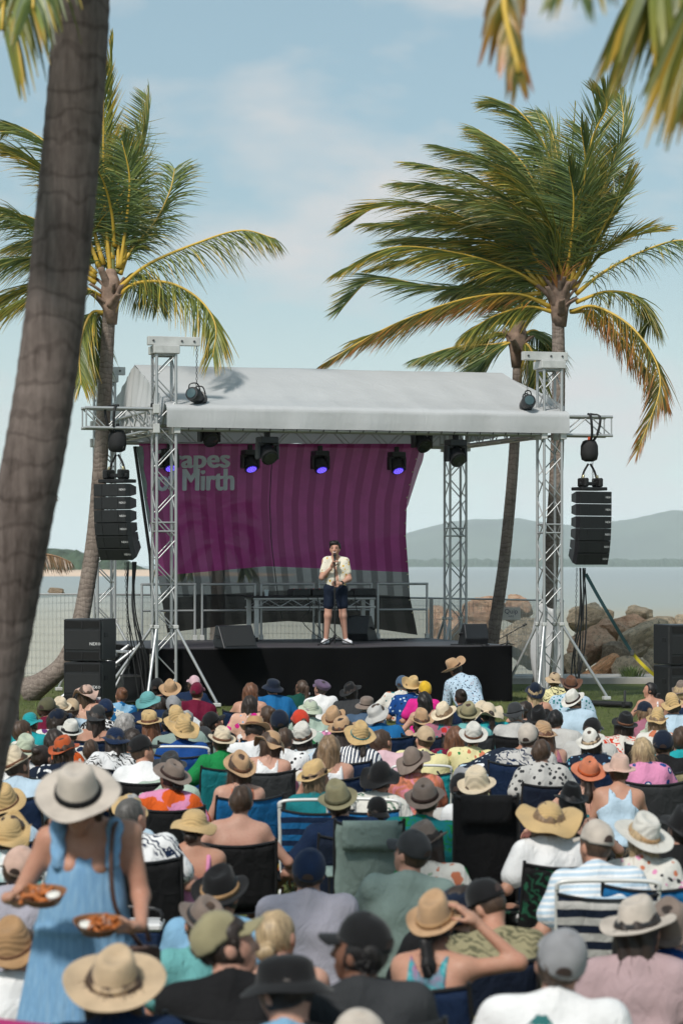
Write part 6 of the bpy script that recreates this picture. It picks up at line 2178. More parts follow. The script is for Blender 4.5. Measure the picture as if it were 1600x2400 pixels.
# ------------------------------------------------------------------ chairs
CH_FRAME = mat('chair_frame_black', (.02, .02, .022), .45, .3, var=.2)
CH_WHITE = mat('chair_frame_white', (.62, .62, .60), .4, .1, var=.06)
CHC = dict(navy='plain:navy', black='plain:black', grey='plain:grey', blue='plain:blue', green='plain:teal', olive='plain:olive', charcoal='plain:charcoal', royal='plain:royal', sage='plain:sage', palm='leaf:black,forest',
           stripe='wide:dknavy,ltgrey', beach='wide:navy,blue', aqua='plain:aqua', tan='plain:khaki', teal='plain:turq', dk='plain:dknavy', magenta='plain:black')
def camp_chair(M, seat, col, label, back_h=.52, w=.54, white=False, group='folding chairs in the crowd', recl=14, head=False):
    """Folding chair; local Y forward, seat at height seat, origin on the ground."""
    o = empty('folding_chair', M, label, 'chair', group)
    fr = CH_WHITE if white else CH_FRAME
    cm = cloth(CHC[col])
    c, s = math.cos(R(recl)), math.sin(R(recl))
    def bk(x, h, d=0.0):       # point on the back panel
        return Vector((x, -.17 - h * s - d, seat + .02 + h * c))
    mb = MB()
    def back(i, j):
        x = (i - .5) * w; h = -.02 + back_h * j
        sag = -.035 * (1 - (2 * i - 1) ** 2) * (j ** 2)
        return bk(x, h + sag, .035 * (1 - (2 * i - 1) ** 2) + .009 * math.sin(i * 13 + j * 6) * math.sin(j * 5 + i * 3))
    mb.grid(back, 12, 8)
    b = mb.build('backrest', cm, o, smooth=True, solid=.008)
    MB().tube([back(i / 10, 1.0) + Vector((0, -.004, .002)) for i in range(11)], .009, 5).build('binding', CH_FRAME, b)
    if head:
        mb = MB(); mb.grid(lambda i, j: bk((i - .5) * w * .8, back_h - .20 + .19 * j, .055 + .012 * math.sin(i * 3.1)), 8, 4)
        mb.build('head_pad', cm, b, smooth=True, solid=.03)
    mb = MB()
    mb.grid(lambda i, j: Vector(((i - .5) * w, -.19 + .48 * j, seat - .035 * (1 - (2 * i - 1) ** 2) + .02 * j)), 8, 6)
    mb.build('seat', cm, o, smooth=True, solid=.008)
    for q in (-1, 1):
        rod(o, 'back_post', bk(q * w / 2, -.05), bk(q * w / 2, back_h), .011, fr)
        rod(o, 'seat_rail', (q * w / 2, -.2, seat), (q * w / 2, .3, seat + .02), .010, fr)
        rod(o, 'leg', (q * w / 2, .3, seat + .02), (q * w / 2, -.28, .012), .010, fr)
        rod(o, 'leg', (q * w / 2, -.18, seat + .02), (q * w / 2, .34, .012), .010, fr)
        arm = MB(); az = seat + .20
        arm.grid(lambda i, j: Vector((q * (w / 2 + .005) + (i - .5) * .06, -.2 + .5 * j, az - .03 * math.sin(math.pi * j))), 2, 6)
        arm.build('armrest', cm if not white else fr, o, smooth=True, solid=.012)
        rod(o, 'arm_post', (q * w / 2, .3, seat + .02), (q * w / 2, .3, az), .010, fr)
    if white:
        MB().tube(spline([bk(-w / 2, back_h), bk(-w / 2 * .9, back_h + .05), bk(0, back_h + .06), bk(w / 2 * .9, back_h + .05), bk(w / 2, back_h)], 20), .013, 7).build('top_bar', fr, o, smooth=True)
    return o

# ------------------------------------------------------------------ the crowd, read off the photograph
ZK = 540.0 / 1568.0
REG = {1: (0, 1540), 2: (530, 1540), 3: (1060, 1540), 4: (0, 1850), 5: (530, 1850), 6: (1060, 1850)}
# region, column, top row, width of hat, hat, colour, band, hair, colour, top, cloth, pose, chair, label
CROWD = [
 (1, 585, 175, 165, 'floppyw', 'blush', 'brown', 'longer', 'brown', 'tank', 'plain:peach', 'f up', None, 'person in blush floppy hat with long brown hair before the left subwoofers'),
 (1, 825, 205, 90, None, '', '', 'bun', 'auburn', 'tee', 'big:sky,offwhite,blue', 'f', None, 'person with auburn bun in pale blue paisley shirt near the left tower'),
 (1, 1080, 140, 80, 'cap', 'black', None, 'short', 'dark', 'tee', 'plain:dknavy', 'm', None, 'person in black cap right at the foot of the left truss tower'),
 (1, 1160, 150, 155, 'wide', 'camel', None, 'short', 'brown', 'tee', 'plain:charcoal', 'm', None, 'person in tan wide fedora below the left truss tower'),
 (1, 1315, 122, 90, 'cap', 'ltpink', None, 'pony', 'brown', 'tee', 'plain:navy', 'f L30', None, 'person in pink cap in front of the stage skirt'),
 (1, 1343, 168, 88, 'cap', 'maroon', None, 'buzz', 'brown', 'tee', 'plain:maroon', 'm', None, 'person in maroon cap and maroon polo shirt'),
 (1, 1015, 220, 150, 'sunbucket', 'aqua', None, 'short', 'grey', 'tee', 'plain:navy', 'f', 'navy', 'person in turquoise striped sun hat in a navy chair'),
 (1, 1190, 257, 105, 'cap', 'grey', None, 'short', 'grey', 'tee', 'plain:white', 'm', None, 'person in pale grey cap and white tee'),
 (1, 1095, 275, 90, None, '', '', 'short', 'dark', 'tee', 'plain:black', 'm', None, 'dark-haired person between the turquoise hat and the grey cap'),
 (1, 325, 272, 110, 'cap', 'olive', None, 'short', 'brown', 'tee', 'plain:maroon', 'm', 'dk', 'person in dark olive cap and maroon top at the left'),
 (1, 415, 275, 115, 'panama', 'cream', 'sand', 'short', 'brown', 'tee', 'plain:white', 'f', None, 'person in cream fedora beside the dark olive cap'),
 (1, 490, 278, 85, 'cap', 'sand', None, 'lowpony', 'brown', 'tee', 'plain:ltblue', 'f', None, 'person in beige cap and light blue shirt'),
 (1, 215, 365, 100, 'sunbucket', 'turq', None, 'short', 'brown', 'tee', 'plain:turq', 'f', None, 'person in bright turquoise hat by the near palm trunk'),
 (1, 405, 345, 120, 'cap', 'dknavy', None, 'curly', 'dark', 'tee', 'floral:offwhite,coral,purple,yellow', 'f R50', None, 'curly-haired person in navy visor and multicoloured shirt'),
 (1, 655, 315, 180, 'floppy', 'charcoal', None, 'long', 'dark', 'tube', 'plain:redor', 'f', None, 'person in black floppy hat with bare back and orange top'),
 (1, 722, 282, 80, 'cap', 'navy', None, 'short', 'dark', 'tee', 'leaf:black,white', 'm', None, 'person in navy cap behind the black floppy hat'),
 (1, 860, 388, 110, None, '', '', 'curly', 'grey', 'tee', 'small:white,charcoal', 'f', None, 'person with short grey curls and white spotted top'),
 (1, 1020, 360, 145, 'boater', 'straw', 'brown', 'longer', 'auburn', 'tank', 'plain:black', 'f up', None, 'person in flat straw hat with long straight auburn hair'),
 (1, 1150, 360, 140, 'wide', 'black', None, 'short', 'dark', 'tee', 'plain:navy', 'm', None, 'person in black felt hat behind the big straw hat'),
 (1, 1215, 335, 80, 'straw', 'straw', None, 'short', 'grey', 'tee', 'plain:sage', 'm', None, 'person in small straw hat right of the black felt hat'),
 (1, 1268, 362, 100, None, '', '', 'short', 'grey', 'tee', 'plain:mint', 'm', None, 'grey-haired person half hidden behind the big straw hat'),
 (1, 1240, 395, 230, 'straw', 'straw', None, 'short', 'dark', 'tee', 'plain:royal', 'm', 'royal', 'person in big ragged straw hat and royal blue shirt'),
 (1, 1455, 365, 110, 'cap', 'black', None, 'pony', 'dark', 'tee', 'plain:black', 'f R60', None, 'person in black cap with ponytail looking right'),
 (1, 1395, 470, 120, 'cap', 'charcoal', None, 'buzz', 'brown', 'tee', 'plain:white', 'm', None, 'person in dark trucker cap and white shop tee with a red badge'),
 (1, 1505, 470, 130, 'panama', 'cream', 'brown', 'short', 'brown', 'tee', 'plain:green', 'f', 'green', 'person in cream hat with thin band beside the white shop tee'),
 (1, 475, 425, 175, 'wide', 'offwhite', 'black', 'short', 'dark', 'tee', 'floral:offwhite,navy,coral', 'f', None, 'person in white wide hat with a black band at the left'),
 (1, 375, 490, 115, None, '', '', 'long', 'dark', 'tee', 'big:orange,black,offwhite', 'f', 'navy', 'dark-haired person behind the rust orange fedora'),
 (1, 448, 528, 210, 'wide', 'rust', 'dkbrown', 'bob', 'brown', 'tee', 'big:dknavy,white', 'f', 'navy', 'person in rust orange fedora and black and white floral top'),
 (1, 780, 465, 130, 'sunbucket', 'navy', None, 'long', 'dark', 'tee', 'leaf:white,black', 'f', 'navy', 'person in navy felt cloche hat in a navy chair'),
 (1, 900, 490, 120, None, '', '', 'curly', 'dark', 'tank', 'plain:black', 'f', None, 'person with long dark curls beside the white linen shirt'),
 (1, 975, 527, 120, 'cap', 'black', None, 'buzz', 'brown', 'tee', 'plain:white', 'm R55 lean', 'black', 'person in black cap and wide white linen shirt leaning right'),
 (1, 165, 530, 140, 'panama', 'pale', 'brown', 'short', 'brown', 'tee', 'plain:white', 'm', None, 'person in khaki fedora and white tee by the near palm trunk'),
 (1, 130, 615, 165, 'panama', 'cream', 'brown', 'short', 'brown', 'tee', 'plain:ltblue', 'm', 'navy', 'person in cream panama and pale blue shirt by the near palm trunk'),
 (1, 160, 430, 70, None, '', '', 'short', 'brown', 'tee', 'floral:offwhite,coral,green', 'm', None, 'brown-haired person peeping past the near palm trunk'),
 (1, 1160, 635, 220, 'wide', 'charcoal', 'black', 'short', 'dark', 'tee', 'plain:mint', 'm', None, 'person in dark grey leather hat and mint shirt'),
 (1, 1160, 690, 245, 'wide', 'taupe', 'dkbrown', 'lowbun', 'dark', 'tee', 'big:pink,orange', 'f', 'black', 'person in grey felt hat with pink and orange dress'),
 (4, 880, 0, 270, 'sunbucket', 'straw', None, 'short', 'grey', 'tee', 'plain:ltblue', 'f', None, 'person in straw bucket hat behind the grey-cropped man'),
 (4, 900, 50, 165, None, '', '', 'buzz', 'darkgrey', 'tee', 'leaf:white,navy', 'm R40', 'black', 'grey-cropped man in white shirt with navy palms'),
 (4, 40, -40, 250, 'straw', 'straw', 'brown', 'short', 'brown', 'tee', 'plain:ltblue', 'f', 'navy', 'person in tan straw hat at the left edge above the white chair'),
 (4, 70, 140, 260, 'floppyw', 'straw', None, 'short', 'brown', 'tee', 'tie:aqua,white,ltblue', 'f', 'aqua', 'person in floppy straw sun hat at the left edge'),
 (2, 170, 175, 95, None, '', '', 'longer', 'auburn', 'strap', 'plain:peach', 'f', 'navy', 'person with long auburn hair and bare shoulders in the front row'),
 (2, 315, 135, 125, 'bucket', 'dknavy', None, 'short', 'dark', 'tee', 'plain:blue', 'm', None, 'person in dark bucket hat and blue tee in the front row'),
 (2, 510, 155, 90, None, '', '', 'pony', 'brown', 'tee', 'plain:dkgreen', 'f L40 up', None, 'person with high brown ponytail in dark green top'),
 (2, 640, 150, 110, 'newsboy', 'violet', None, 'short', 'dark', 'tee', 'plain:white', 'f L50', None, 'person in purple grey newsboy cap and white tee'),
 (2, 855, 165, 155, 'wide', 'black', None, 'bob', 'dark', 'tee', 'plain:charcoal', 'm', None, 'person in black wide hat and black top in the front row'),
 (2, 1200, 122, 85, 'cap', 'steel', None, 'buzz', 'grey', 'tee', 'floral:offwhite,teal,coral', 'm R20', None, 'person in blue grey cap and pale printed shirt before the skirt'),
 (2, 1265, 130, 150, 'cowboy', 'straw', None, 'short', 'dark', 'tee', 'small:royal,navy,ltblue', 'm R20', None, 'person in straw cowboy hat and royal blue printed shirt'),
 (2, 1345, 162, 75, 'beanie', 'yellow', None, None, '', 'tee', 'plain:hotpink', 'f', None, 'person in yellow headscarf and magenta ruffled top'),
 (2, 1345, 235, 105, None, '', '', 'longer', 'black', 'tank', 'plain:black', 'f', None, 'person with very long black hair below the yellow headscarf'),
 (2, 165, 262, 100, None, '', '', 'long', 'dark', 'tee', 'floral:peach,sky,hotpink,white', 'f', None, 'dark-haired person with headband and pink floral shirt'),
 (2, 275, 330, 80, None, '', '', 'bun', 'brown', 'tank', 'plain:white', 'f', None, 'person with brown topknot left of the navy cap'),
 (2, 365, 350, 85, 'cap', 'dknavy', None, 'short', 'dark', 'tee', 'plain:green', 'm', None, 'person in navy cap and bright green tee'),
 (2, 505, 352, 95, 'cap', 'redor', None, 'pony', 'brown', 'tee', 'plain:mint', 'f up', None, 'person in red orange cap with ponytail'),
 (2, 400, 480, 90, None, '', '', 'short', 'brown', 'tee', 'dots:white,black', 'f', None, 'person in white top with black polka dots'),
 (2, 570, 270, 160, 'sunbucket', 'pale', None, 'short', 'grey', 'tee', 'plain:mint', 'm', None, 'person in pale green hat and mint shirt'),
 (2, 740, 330, 135, 'fedora', 'camel', 'brown', 'short', 'dark', 'tee', 'check:pink,navy,white', 'm', None, 'person in tan fedora and pink navy plaid shirt'),
 (2, 800, 395, 150, 'fedora', 'camel', 'brown', 'long', 'dark', 'tank', 'plain:purple', 'f', None, 'long-haired person in tan fedora behind the big striped shirt'),
 (2, 955, 252, 120, 'bucket', 'taupe', 'dkbrown', 'short', 'grey', 'tee', 'plain:steel', 'm R25', None, 'person in mottled camouflage bucket hat and grey top'),
 (2, 1030, 297, 150, 'bucket', 'ltgrey', None, 'short', 'brown', 'tee', 'plain:blue', 'm', None, 'person in light grey bucket hat and bright blue lettered tee'),
 (2, 1325, 350, 185, 'wide', 'camel', 'brown', 'long', 'brown', 'tank', 'plain:white', 'f', None, 'person in brown fedora and white top right of centre'),
 (2, 1490, 305, 175, 'wide', 'cream', None, 'bob', 'light', 'tee', 'floral:mauve,red,teal', 'f', 'dk', 'person in cream wide hat and dark red floral top'),
 (2, 195, 395, 165, 'wide', 'tan', 'brown', 'short', 'dark', 'tee', 'plain:white', 'm down', 'green', 'person in brown hat and white shirt with head bent'),
 (2, 290, 485, 215, 'floppy', 'camel', 'brown', 'bob', 'brown', 'tank', 'plain:white', 'f', 'charcoal', 'person in tan floppy hat and white singlet in a dark chair'),
 (2, 525, 448, 185, 'panama', 'offwhite', 'brown', 'longer', 'dark', 'tee', 'tie:peach,ltblue,offwhite', 'f', None, 'person in white panama with long dark hair and pastel top'),
 (2, 700, 530, 130, None, '', '', 'longer', 'light', 'tank', 'plain:white', 'f', None, 'person with long light brown hair and no hat in the centre'),
 (2, 905, 435, 225, 'straw', 'straw', 'teal', 'lowpony', 'dark', 'long', 'stripev:white,navy', 'f', None, 'person in huge straw hat and navy striped shirt'),
 (2, 1060, 495, 115, None, '', '', 'short', 'brown', 'tee', 'plain:ltpink', 'm R35', None, 'short-haired man in pale pink shirt right of the striped shirt'),
 (2, 1345, 465, 120, 'cap', 'sand', None, 'buzz', 'brown', 'tee', 'sunset:lemon,lemon,coral,pink', 'm L20', None, 'person in beige cap and yellow shirt with sunset print'),
 (2, 1280, 595, 250, 'floppy', 'taupe', 'dkbrown', 'short', 'brown', 'tee', 'tie:pink,coral,charcoal', 'f', None, 'person in dark taupe floppy hat in the centre'),
 (2, 1050, 690, 260, 'floppy', 'black', None, 'short', 'dark', 'tee', 'leaf:offwhite,forest', 'f', 'beach', 'person in big black floppy hat and white leaf print top'),
 (2, 620, 698, 190, 'fedora', 'straw', 'black', 'bob', 'light', 'tee', 'plain:teal', 'f R60 up', 'beach', 'person in straw fedora with black ribbon looking right'),
 (2, 85, 625, 185, 'wide', 'camel', 'brown', 'bob', 'brown', 'tank', 'plain:coral', 'f up', 'blue', 'person in tan fedora and coral singlet in a blue chair'),
 (2, 765, 835, 275, 'wide', 'khaki', 'olive', 'short', 'brown', 'tee', 'plain:navy', 'm', 'dk', 'person in olive felt fedora above a blue beach chair'),
 (2, 1355, 820, 255, 'wide', 'taupe', 'dkbrown', 'short', 'brown', 'tee', 'leaf:teal,green', 'm', 'palm', 'person in taupe brown fedora right of the black floppy hat'),
 (2, 1020, 940, 150, 'capback', 'black', None, 'short', 'dark', 'tee', 'plain:charcoal', 'm L20', 'dk', 'child in black backwards cap below the black floppy hat'),
 (2, 100, 870, 180, None, '', '', 'short', 'brown', 'tube', 'small:purple,pink,black', 'f', 'black', 'short-haired person with bare shoulders and purple flowered top'),
 (3, 55, 215, 100, None, '', '', 'bun', 'dark', 'tee', 'plain:navy', 'f', None, 'person with dark bun behind the bending man in the cowboy hat'),
 (3, 105, 295, 130, 'fedora', 'khaki', 'olive', 'short', 'brown', 'tee', 'plain:aqua', 'm', None, 'person in olive tan fedora and aqua shirt'),
 (3, 235, 290, 215, 'floppyw', 'cream', None, 'pony', 'dark', 'tee', 'big:turq,white,royal,green', 'f up', None, 'person in cream floppy hat and turquoise blue print shirt'),
 (3, 560, 163, 140, 'floppy', 'dknavy', None, 'long', 'blonde', 'tank', 'plain:black', 'f', None, 'blonde person in navy floppy hat before the right tower'),
 (3, 690, 88, 110, 'sunbucket', 'sand', None, 'short', 'brown', 'tee', 'leaf:lemon,olive', 'm', None, 'person in sand crochet hat and green leaf print shirt'),
 (3, 800, 125, 165, 'cowboy', 'brown', 'dkbrown', 'short', 'dark', 'tee', 'small:ltblue,teal', 'm', None, 'person in brown cowboy hat below the right truss tower'),
 (3, 830, 218, 165, 'wide', 'offwhite', 'dkbrown', 'short', 'dark', 'tee', 'plain:ltblue', 'm', None, 'person in cream hat with dark band and broad pale blue shirt'),
 (3, 435, 300, 155, 'floppy', 'charcoal', 'black', 'short', 'grey', 'tee', 'plain:ltgrey', 'm', None, 'person in charcoal hat and pale grey tee'),
 (3, 590, 325, 155, 'fedora', 'black', None, 'short', 'dark', 'tee', 'leaf:white,charcoal', 'm', None, 'person in black fedora and white shirt with black leaves'),
 (3, 140, 445, 190, 'panama', 'offwhite', 'brown', 'short', 'brown', 'tee', 'floral:lemon,coral,green', 'f', None, 'person in white panama and yellow floral top'),
 (3, 520, 440, 130, 'cap', 'stone', None, 'short', 'brown', 'tee', 'leaf:ltgrey,navy', 'm', None, 'person in stone cap above the bending man in navy floral'),
 (3, 605, 435, 100, 'straw', 'camel', None, 'long', 'auburn', 'tank', 'plain:mauve', 'f', 'navy', 'person in small tan hat with auburn hair by the stone cap'),
 (3, 950, 410, 110, 'cap', 'black', None, 'buzz', 'brown', 'tee', 'plain:ltgrey', 'm R30 rest', None, 'person in black cap and grey white tee by the grass gap'),
 (3, 945, 480, 205, 'wide', 'offwhite', 'sand', 'bob', 'brown', 'tee', 'small:dknavy,teal,sky', 'f up', 'navy', 'person in white wide hat and dark teal speckled top'),
 (3, 1165, 372, 180, 'wide', 'black', 'brown', 'bob', 'dark', 'tee', 'leaf:offwhite,redor', 'm', None, 'person in black hat with beaded band and orange print shirt'),
 (3, 1300, 300, 100, 'cap', 'dknavy', None, 'pony', 'light', 'tee', 'plain:mauve', 'f L25', None, 'person in navy cap with ponytail and dusty pink tee'),
 (3, 1340, 172, 100, None, '', '', 'lowpony', 'black', 'strap', 'small:white,red', 'f L85', None, 'black-haired person in profile with white hair clip by the right subwoofers'),
 (3, 1500, 250, 150, 'straw', 'straw', None, 'short', 'brown', 'tee', 'plain:ltblue', 'm', None, 'person in straw hat and pale blue shirt near the right edge'),
 (3, 1555, 165, 90, 'straw', 'taupe', None, 'curly', 'blonde', 'tank', 'plain:navy', 'f', None, 'blonde curly person in taupe hat at the right edge'),
 (3, 1370, 410, 140, 'sunbucket', 'pale', None, 'short', 'grey', 'tee', 'stripev:white,sky', 'm', None, 'person in pale sage hat and blue white striped shirt'),
 (3, 1430, 490, 120, 'cap', 'dknavy', None, 'short', 'brown', 'tee', 'plain:black', 'm', 'tan', 'person in navy cap and black top in a khaki chair'),
 (3, 1290, 550, 160, None, '', '', 'bob', 'blonde', 'tee', 'eyes:pink,royal,white', 'f up', 'charcoal', 'person with blonde bob and pink shirt with blue eye print'),
 (3, 920, 670, 240, 'wide', 'coral', 'rust', 'lowpony', 'dark', 'tube', 'floral:teal,white,forest', 'f', None, 'person in coral felt hat with bare back and dark ponytail'),
 (3, 1130, 660, 190, 'wide', 'blush', None, 'short', 'brown', 'tank', 'plain:ltblue', 'f up', None, 'person in pale blush hat beside the coral hat'),
 (3, 800, 855, 235, 'wide', 'black', None, 'long', 'black', 'tank', 'plain:black', 'f', None, 'person in black felt hat with long black hair at right'),
 (3, 70, 785, 160, 'cap', 'black', None, 'buzz', 'dark', 'tee', 'plain:ltgrey', 'm', None, 'person in plain black cap behind the black recliner'),
 (3, 170, 755, 150, 'panama', 'cream', None, 'short', 'brown', 'tee', 'plain:white', 'f', None, 'person in cream hat half hidden by the black recliner'),
 (3, 1545, 470, 200, None, '', '', 'short', 'brown', 'tee', 'plain:turq', 'm', None, 'person in broad turquoise shirt at the right edge'),
 (3, 600, 560, 130, None, '', '', 'short', 'brown', 'tee', 'small:ltgrey,charcoal', 'f', None, 'person in pale shirt with small grey pineapples being hugged'),
 (3, 520, 492, 130, 'cap', 'black', None, 'buzz', 'grey', 'tee', 'floral:dknavy,ltblue,dknavy,white', 'm Y-78 bend down hug', None, 'person in dark navy floral shirt bending over to the right'),
 (3, 497, 298, 90, None, '', '', 'short', 'dark', 'tee', 'plain:charcoal', 'm', None, 'brown-haired person between the charcoal hat and the black fedora'),
 (3, 697, 358, 90, None, '', '', 'short', 'black', 'tee', 'plain:ltgrey', 'm', None, 'black-haired person left of the broad pale blue shirt'),
 (3, 1392, 350, 90, 'straw', 'straw', None, 'bob', 'light', 'tee', 'floral:offwhite,coral,teal', 'f', None, 'person in small straw hat behind the pale sage hat'),
 (3, 20, 470, 100, None, '', '', 'long', 'auburn', 'tee', 'floral:maroon,coral,teal', 'f', None, 'auburn-haired person in dark red floral top left of the white panama'),
 (2, 650, 600, 90, None, '', '', 'short', 'dark', 'tee', 'floral:offwhite,pink,sky', 'f', None, 'dark-haired person in pastel floral top behind the straw fedora'),
 (1, 290, 600, 100, None, '', '', 'bun', 'dark', 'tee', 'plain:dknavy', 'f', None, 'person with dark bun beside the rust orange fedora'),
 (1, 620, 560, 100, None, '', '', 'short', 'brown', 'tee', 'leaf:black,white', 'f', None, 'person in black and white leaf top right of the rust orange fedora'),
 (6, 650, 55, 430, 'floppyw', 'straw', None, 'bob', 'light', 'tee', 'plain:white', 'f', 'palm', 'person in ragged straw floppy hat in a palm print chair'),
 (6, 1560, 100, 260, 'wide', 'black', None, 'short', 'dark', 'tee', 'plain:black', 'm', 'palm', 'person in black hat in a palm print chair at the right edge'),
 (4, 130, 370, 170, 'cap', 'blush', None, 'short', 'brown', 'tee', 'plain:lav', 'f', None, 'person in pale pink cap and lavender tee behind the blue dress'),
 (4, 110, 870, 330, 'straw', 'tan', 'brown', 'short', 'brown', 'tee', 'plain:white', 'f', None, 'person in brown straw hat at the bottom left edge'),
 (4, 785, 1065, 690, 'wide', 'sand', 'sand', 'bob', 'brown', 'tee', 'plain:navy', 'f', 'navy', 'person in big sand felt hat nearest the camera at bottom left'),
 (4, 1320, 105, 285, 'sunbucket', 'straw', None, 'lowbun', 'dark', 'strap', 'plain:pink', 'f', None, 'person in straw bucket hat with pink straps on a bare back'),
 (4, 1510, 510, 260, 'fedora', 'black', 'tan', 'short', 'dark', 'tee', 'plain:sky', 'm R25', None, 'person in black hat with tan band and blue shirt'),
 (4, 1370, 710, 300, 'fedora', 'taupe', 'charcoal', 'short', 'brown', 'tee', 'plain:aqua', 'f', None, 'person in mauve taupe fedora behind the olive cap'),
 (5, 20, 805, 360, 'cap', 'khaki', None, 'short', 'dark', 'tee', 'plain:black', 'm R80', 'dk', 'person in olive cap and black top looking right'),
 (5, 560, 385, 185, 'cap', 'navy', None, 'short', 'dark', 'tee', 'plain:lav', 'm', None, 'person in navy cap and wide lavender grey tee'),
 (5, 1250, 265, 240, 'cap', 'charcoal', None, 'buzz', 'brown', 'tee', 'plain:sage', 'm L45 knees', None, 'person in black cap and sage green tee leaning on the knees'),
 (5, 1380, 220, 230, 'fedora', 'taupe', None, 'bob', 'dark', 'tee', 'floral:offwhite,coral,green', 'f', None, 'person in taupe fedora behind the sage green tee'),
 (5, 350, 825, 220, None, '', '', 'lowbun', 'blonde', 'strap', 'plain:turq', 'f R30', None, 'blonde person with low bun and turquoise singlet'),
 (5, 900, 830, 480, 'cap', 'black', None, 'short', 'black', 'tee', 'plain:charcoal', 'm L65', 'navy', 'person in black cap looking left in a blue chair'),
 (5, 400, 1080, 460, 'bucket', 'black', None, 'short', 'dark', 'tee', 'plain:sky', 'm L40 down', 'navy', 'person in black bucket hat and light blue shirt at the bottom'),
 (5, 900, 1480, 450, 'cap', 'stone', None, 'short', 'brown', 'tee', 'plain:grey', 'm', None, 'person in beige cap cut by the bottom edge'),
 (5, 1430, 690, 370, 'wide', 'camel', 'tan', 'lowpony', 'black', 'tank', 'tie:white,turq,hotpink', 'f high', 'navy', 'person in tan straw fedora with black ponytail and raised arm'),
 (6, 240, 600, 210, 'cap', 'black', None, 'buzz', 'brown', 'tee', 'leaf:khaki,olive', 'm L50 lean down', None, 'person in black cap and khaki leaf shirt bending left'),
 (6, 60, 600, 200, 'bucket', 'dknavy', None, 'short', 'dark', 'tee', 'plain:black', 'm', None, 'person in dark teal bucket hat left of the khaki leaf shirt'),
 (6, 965, 205, 215, 'cap', 'stone', None, 'buzz', 'brown', 'tee', 'stripeh:ltblue,white', 'm', 'stripe', 'person in stone cap and pale striped shirt in a striped chair'),
 (6, 1280, 170, 410, 'panama', 'offwhite', 'tan', 'bob', 'blonde', 'long', 'small:offwhite,coral,charcoal,pink', 'f', 'blue', 'blonde person in cream hat and white flowered blouse'),
 (6, 1280, 735, 500, 'wide', 'stone', 'charcoal', 'longer', 'dark', 'tee', 'plain:dusty', 'f', None, 'person in pale felt hat with long dark hair at bottom right'),
 (6, 1475, 720, 330, 'wide', 'taupe', None, 'short', 'dark', 'long', 'plain:royal', 'm high', None, 'person in dark taupe hat behind the pale felt hat'),
 (6, 725, 920, 300, 'cap', 'grey', None, 'short', 'brown', 'tee', 'plain:white', 'm', None, 'person in grey cap and white tee with palm and sun print'),
]
rndc = random.Random(21)
ZTOP = {'person in dark trucker cap and white shop tee with a red badge': .54, 'person in big sand felt hat nearest the camera at bottom left': .86, 'person in grey cap and white tee with palm and sun print': .86,
        'person in black cap looking left in a blue chair': .94, 'person in black bucket hat and light blue shirt at the bottom': .84, 'person in olive cap and black top looking right': .90,
        'person in navy cap and wide lavender grey tee': .60, 'person in dark navy floral shirt bending over to the right': .66}
def parse(pose):
    tk = pose.split()
    d = dict(sex=tk[0], hy=0.0, hp=.10, lean=.12, arms='lap')
    for t in tk[1:]:
        if t[0] in 'LR' and t[1:].isdigit(): d['hy'] = R(int(t[1:])) * (1 if t[0] == 'L' else -1)
        elif t[0] == 'Y': d['yaw'] = R(int(t[1:]))
        elif t == 'lean': d['lean'] = .45
        elif t == 'bend': d['lean'] = 1.0
        elif t == 'down': d['hp'] = -.45
        elif t == 'up': d['arms'] = ('lap', 'up')
        elif t == 'high': d['arms'] = ('lap', 'high')
        else: d['arms'] = t
    return d
C['dusty'] = (.40, .29, .30)
PEOPLE = {}
ARMV = ['lap', 'rest', 'lap', 'side']
seen = {}
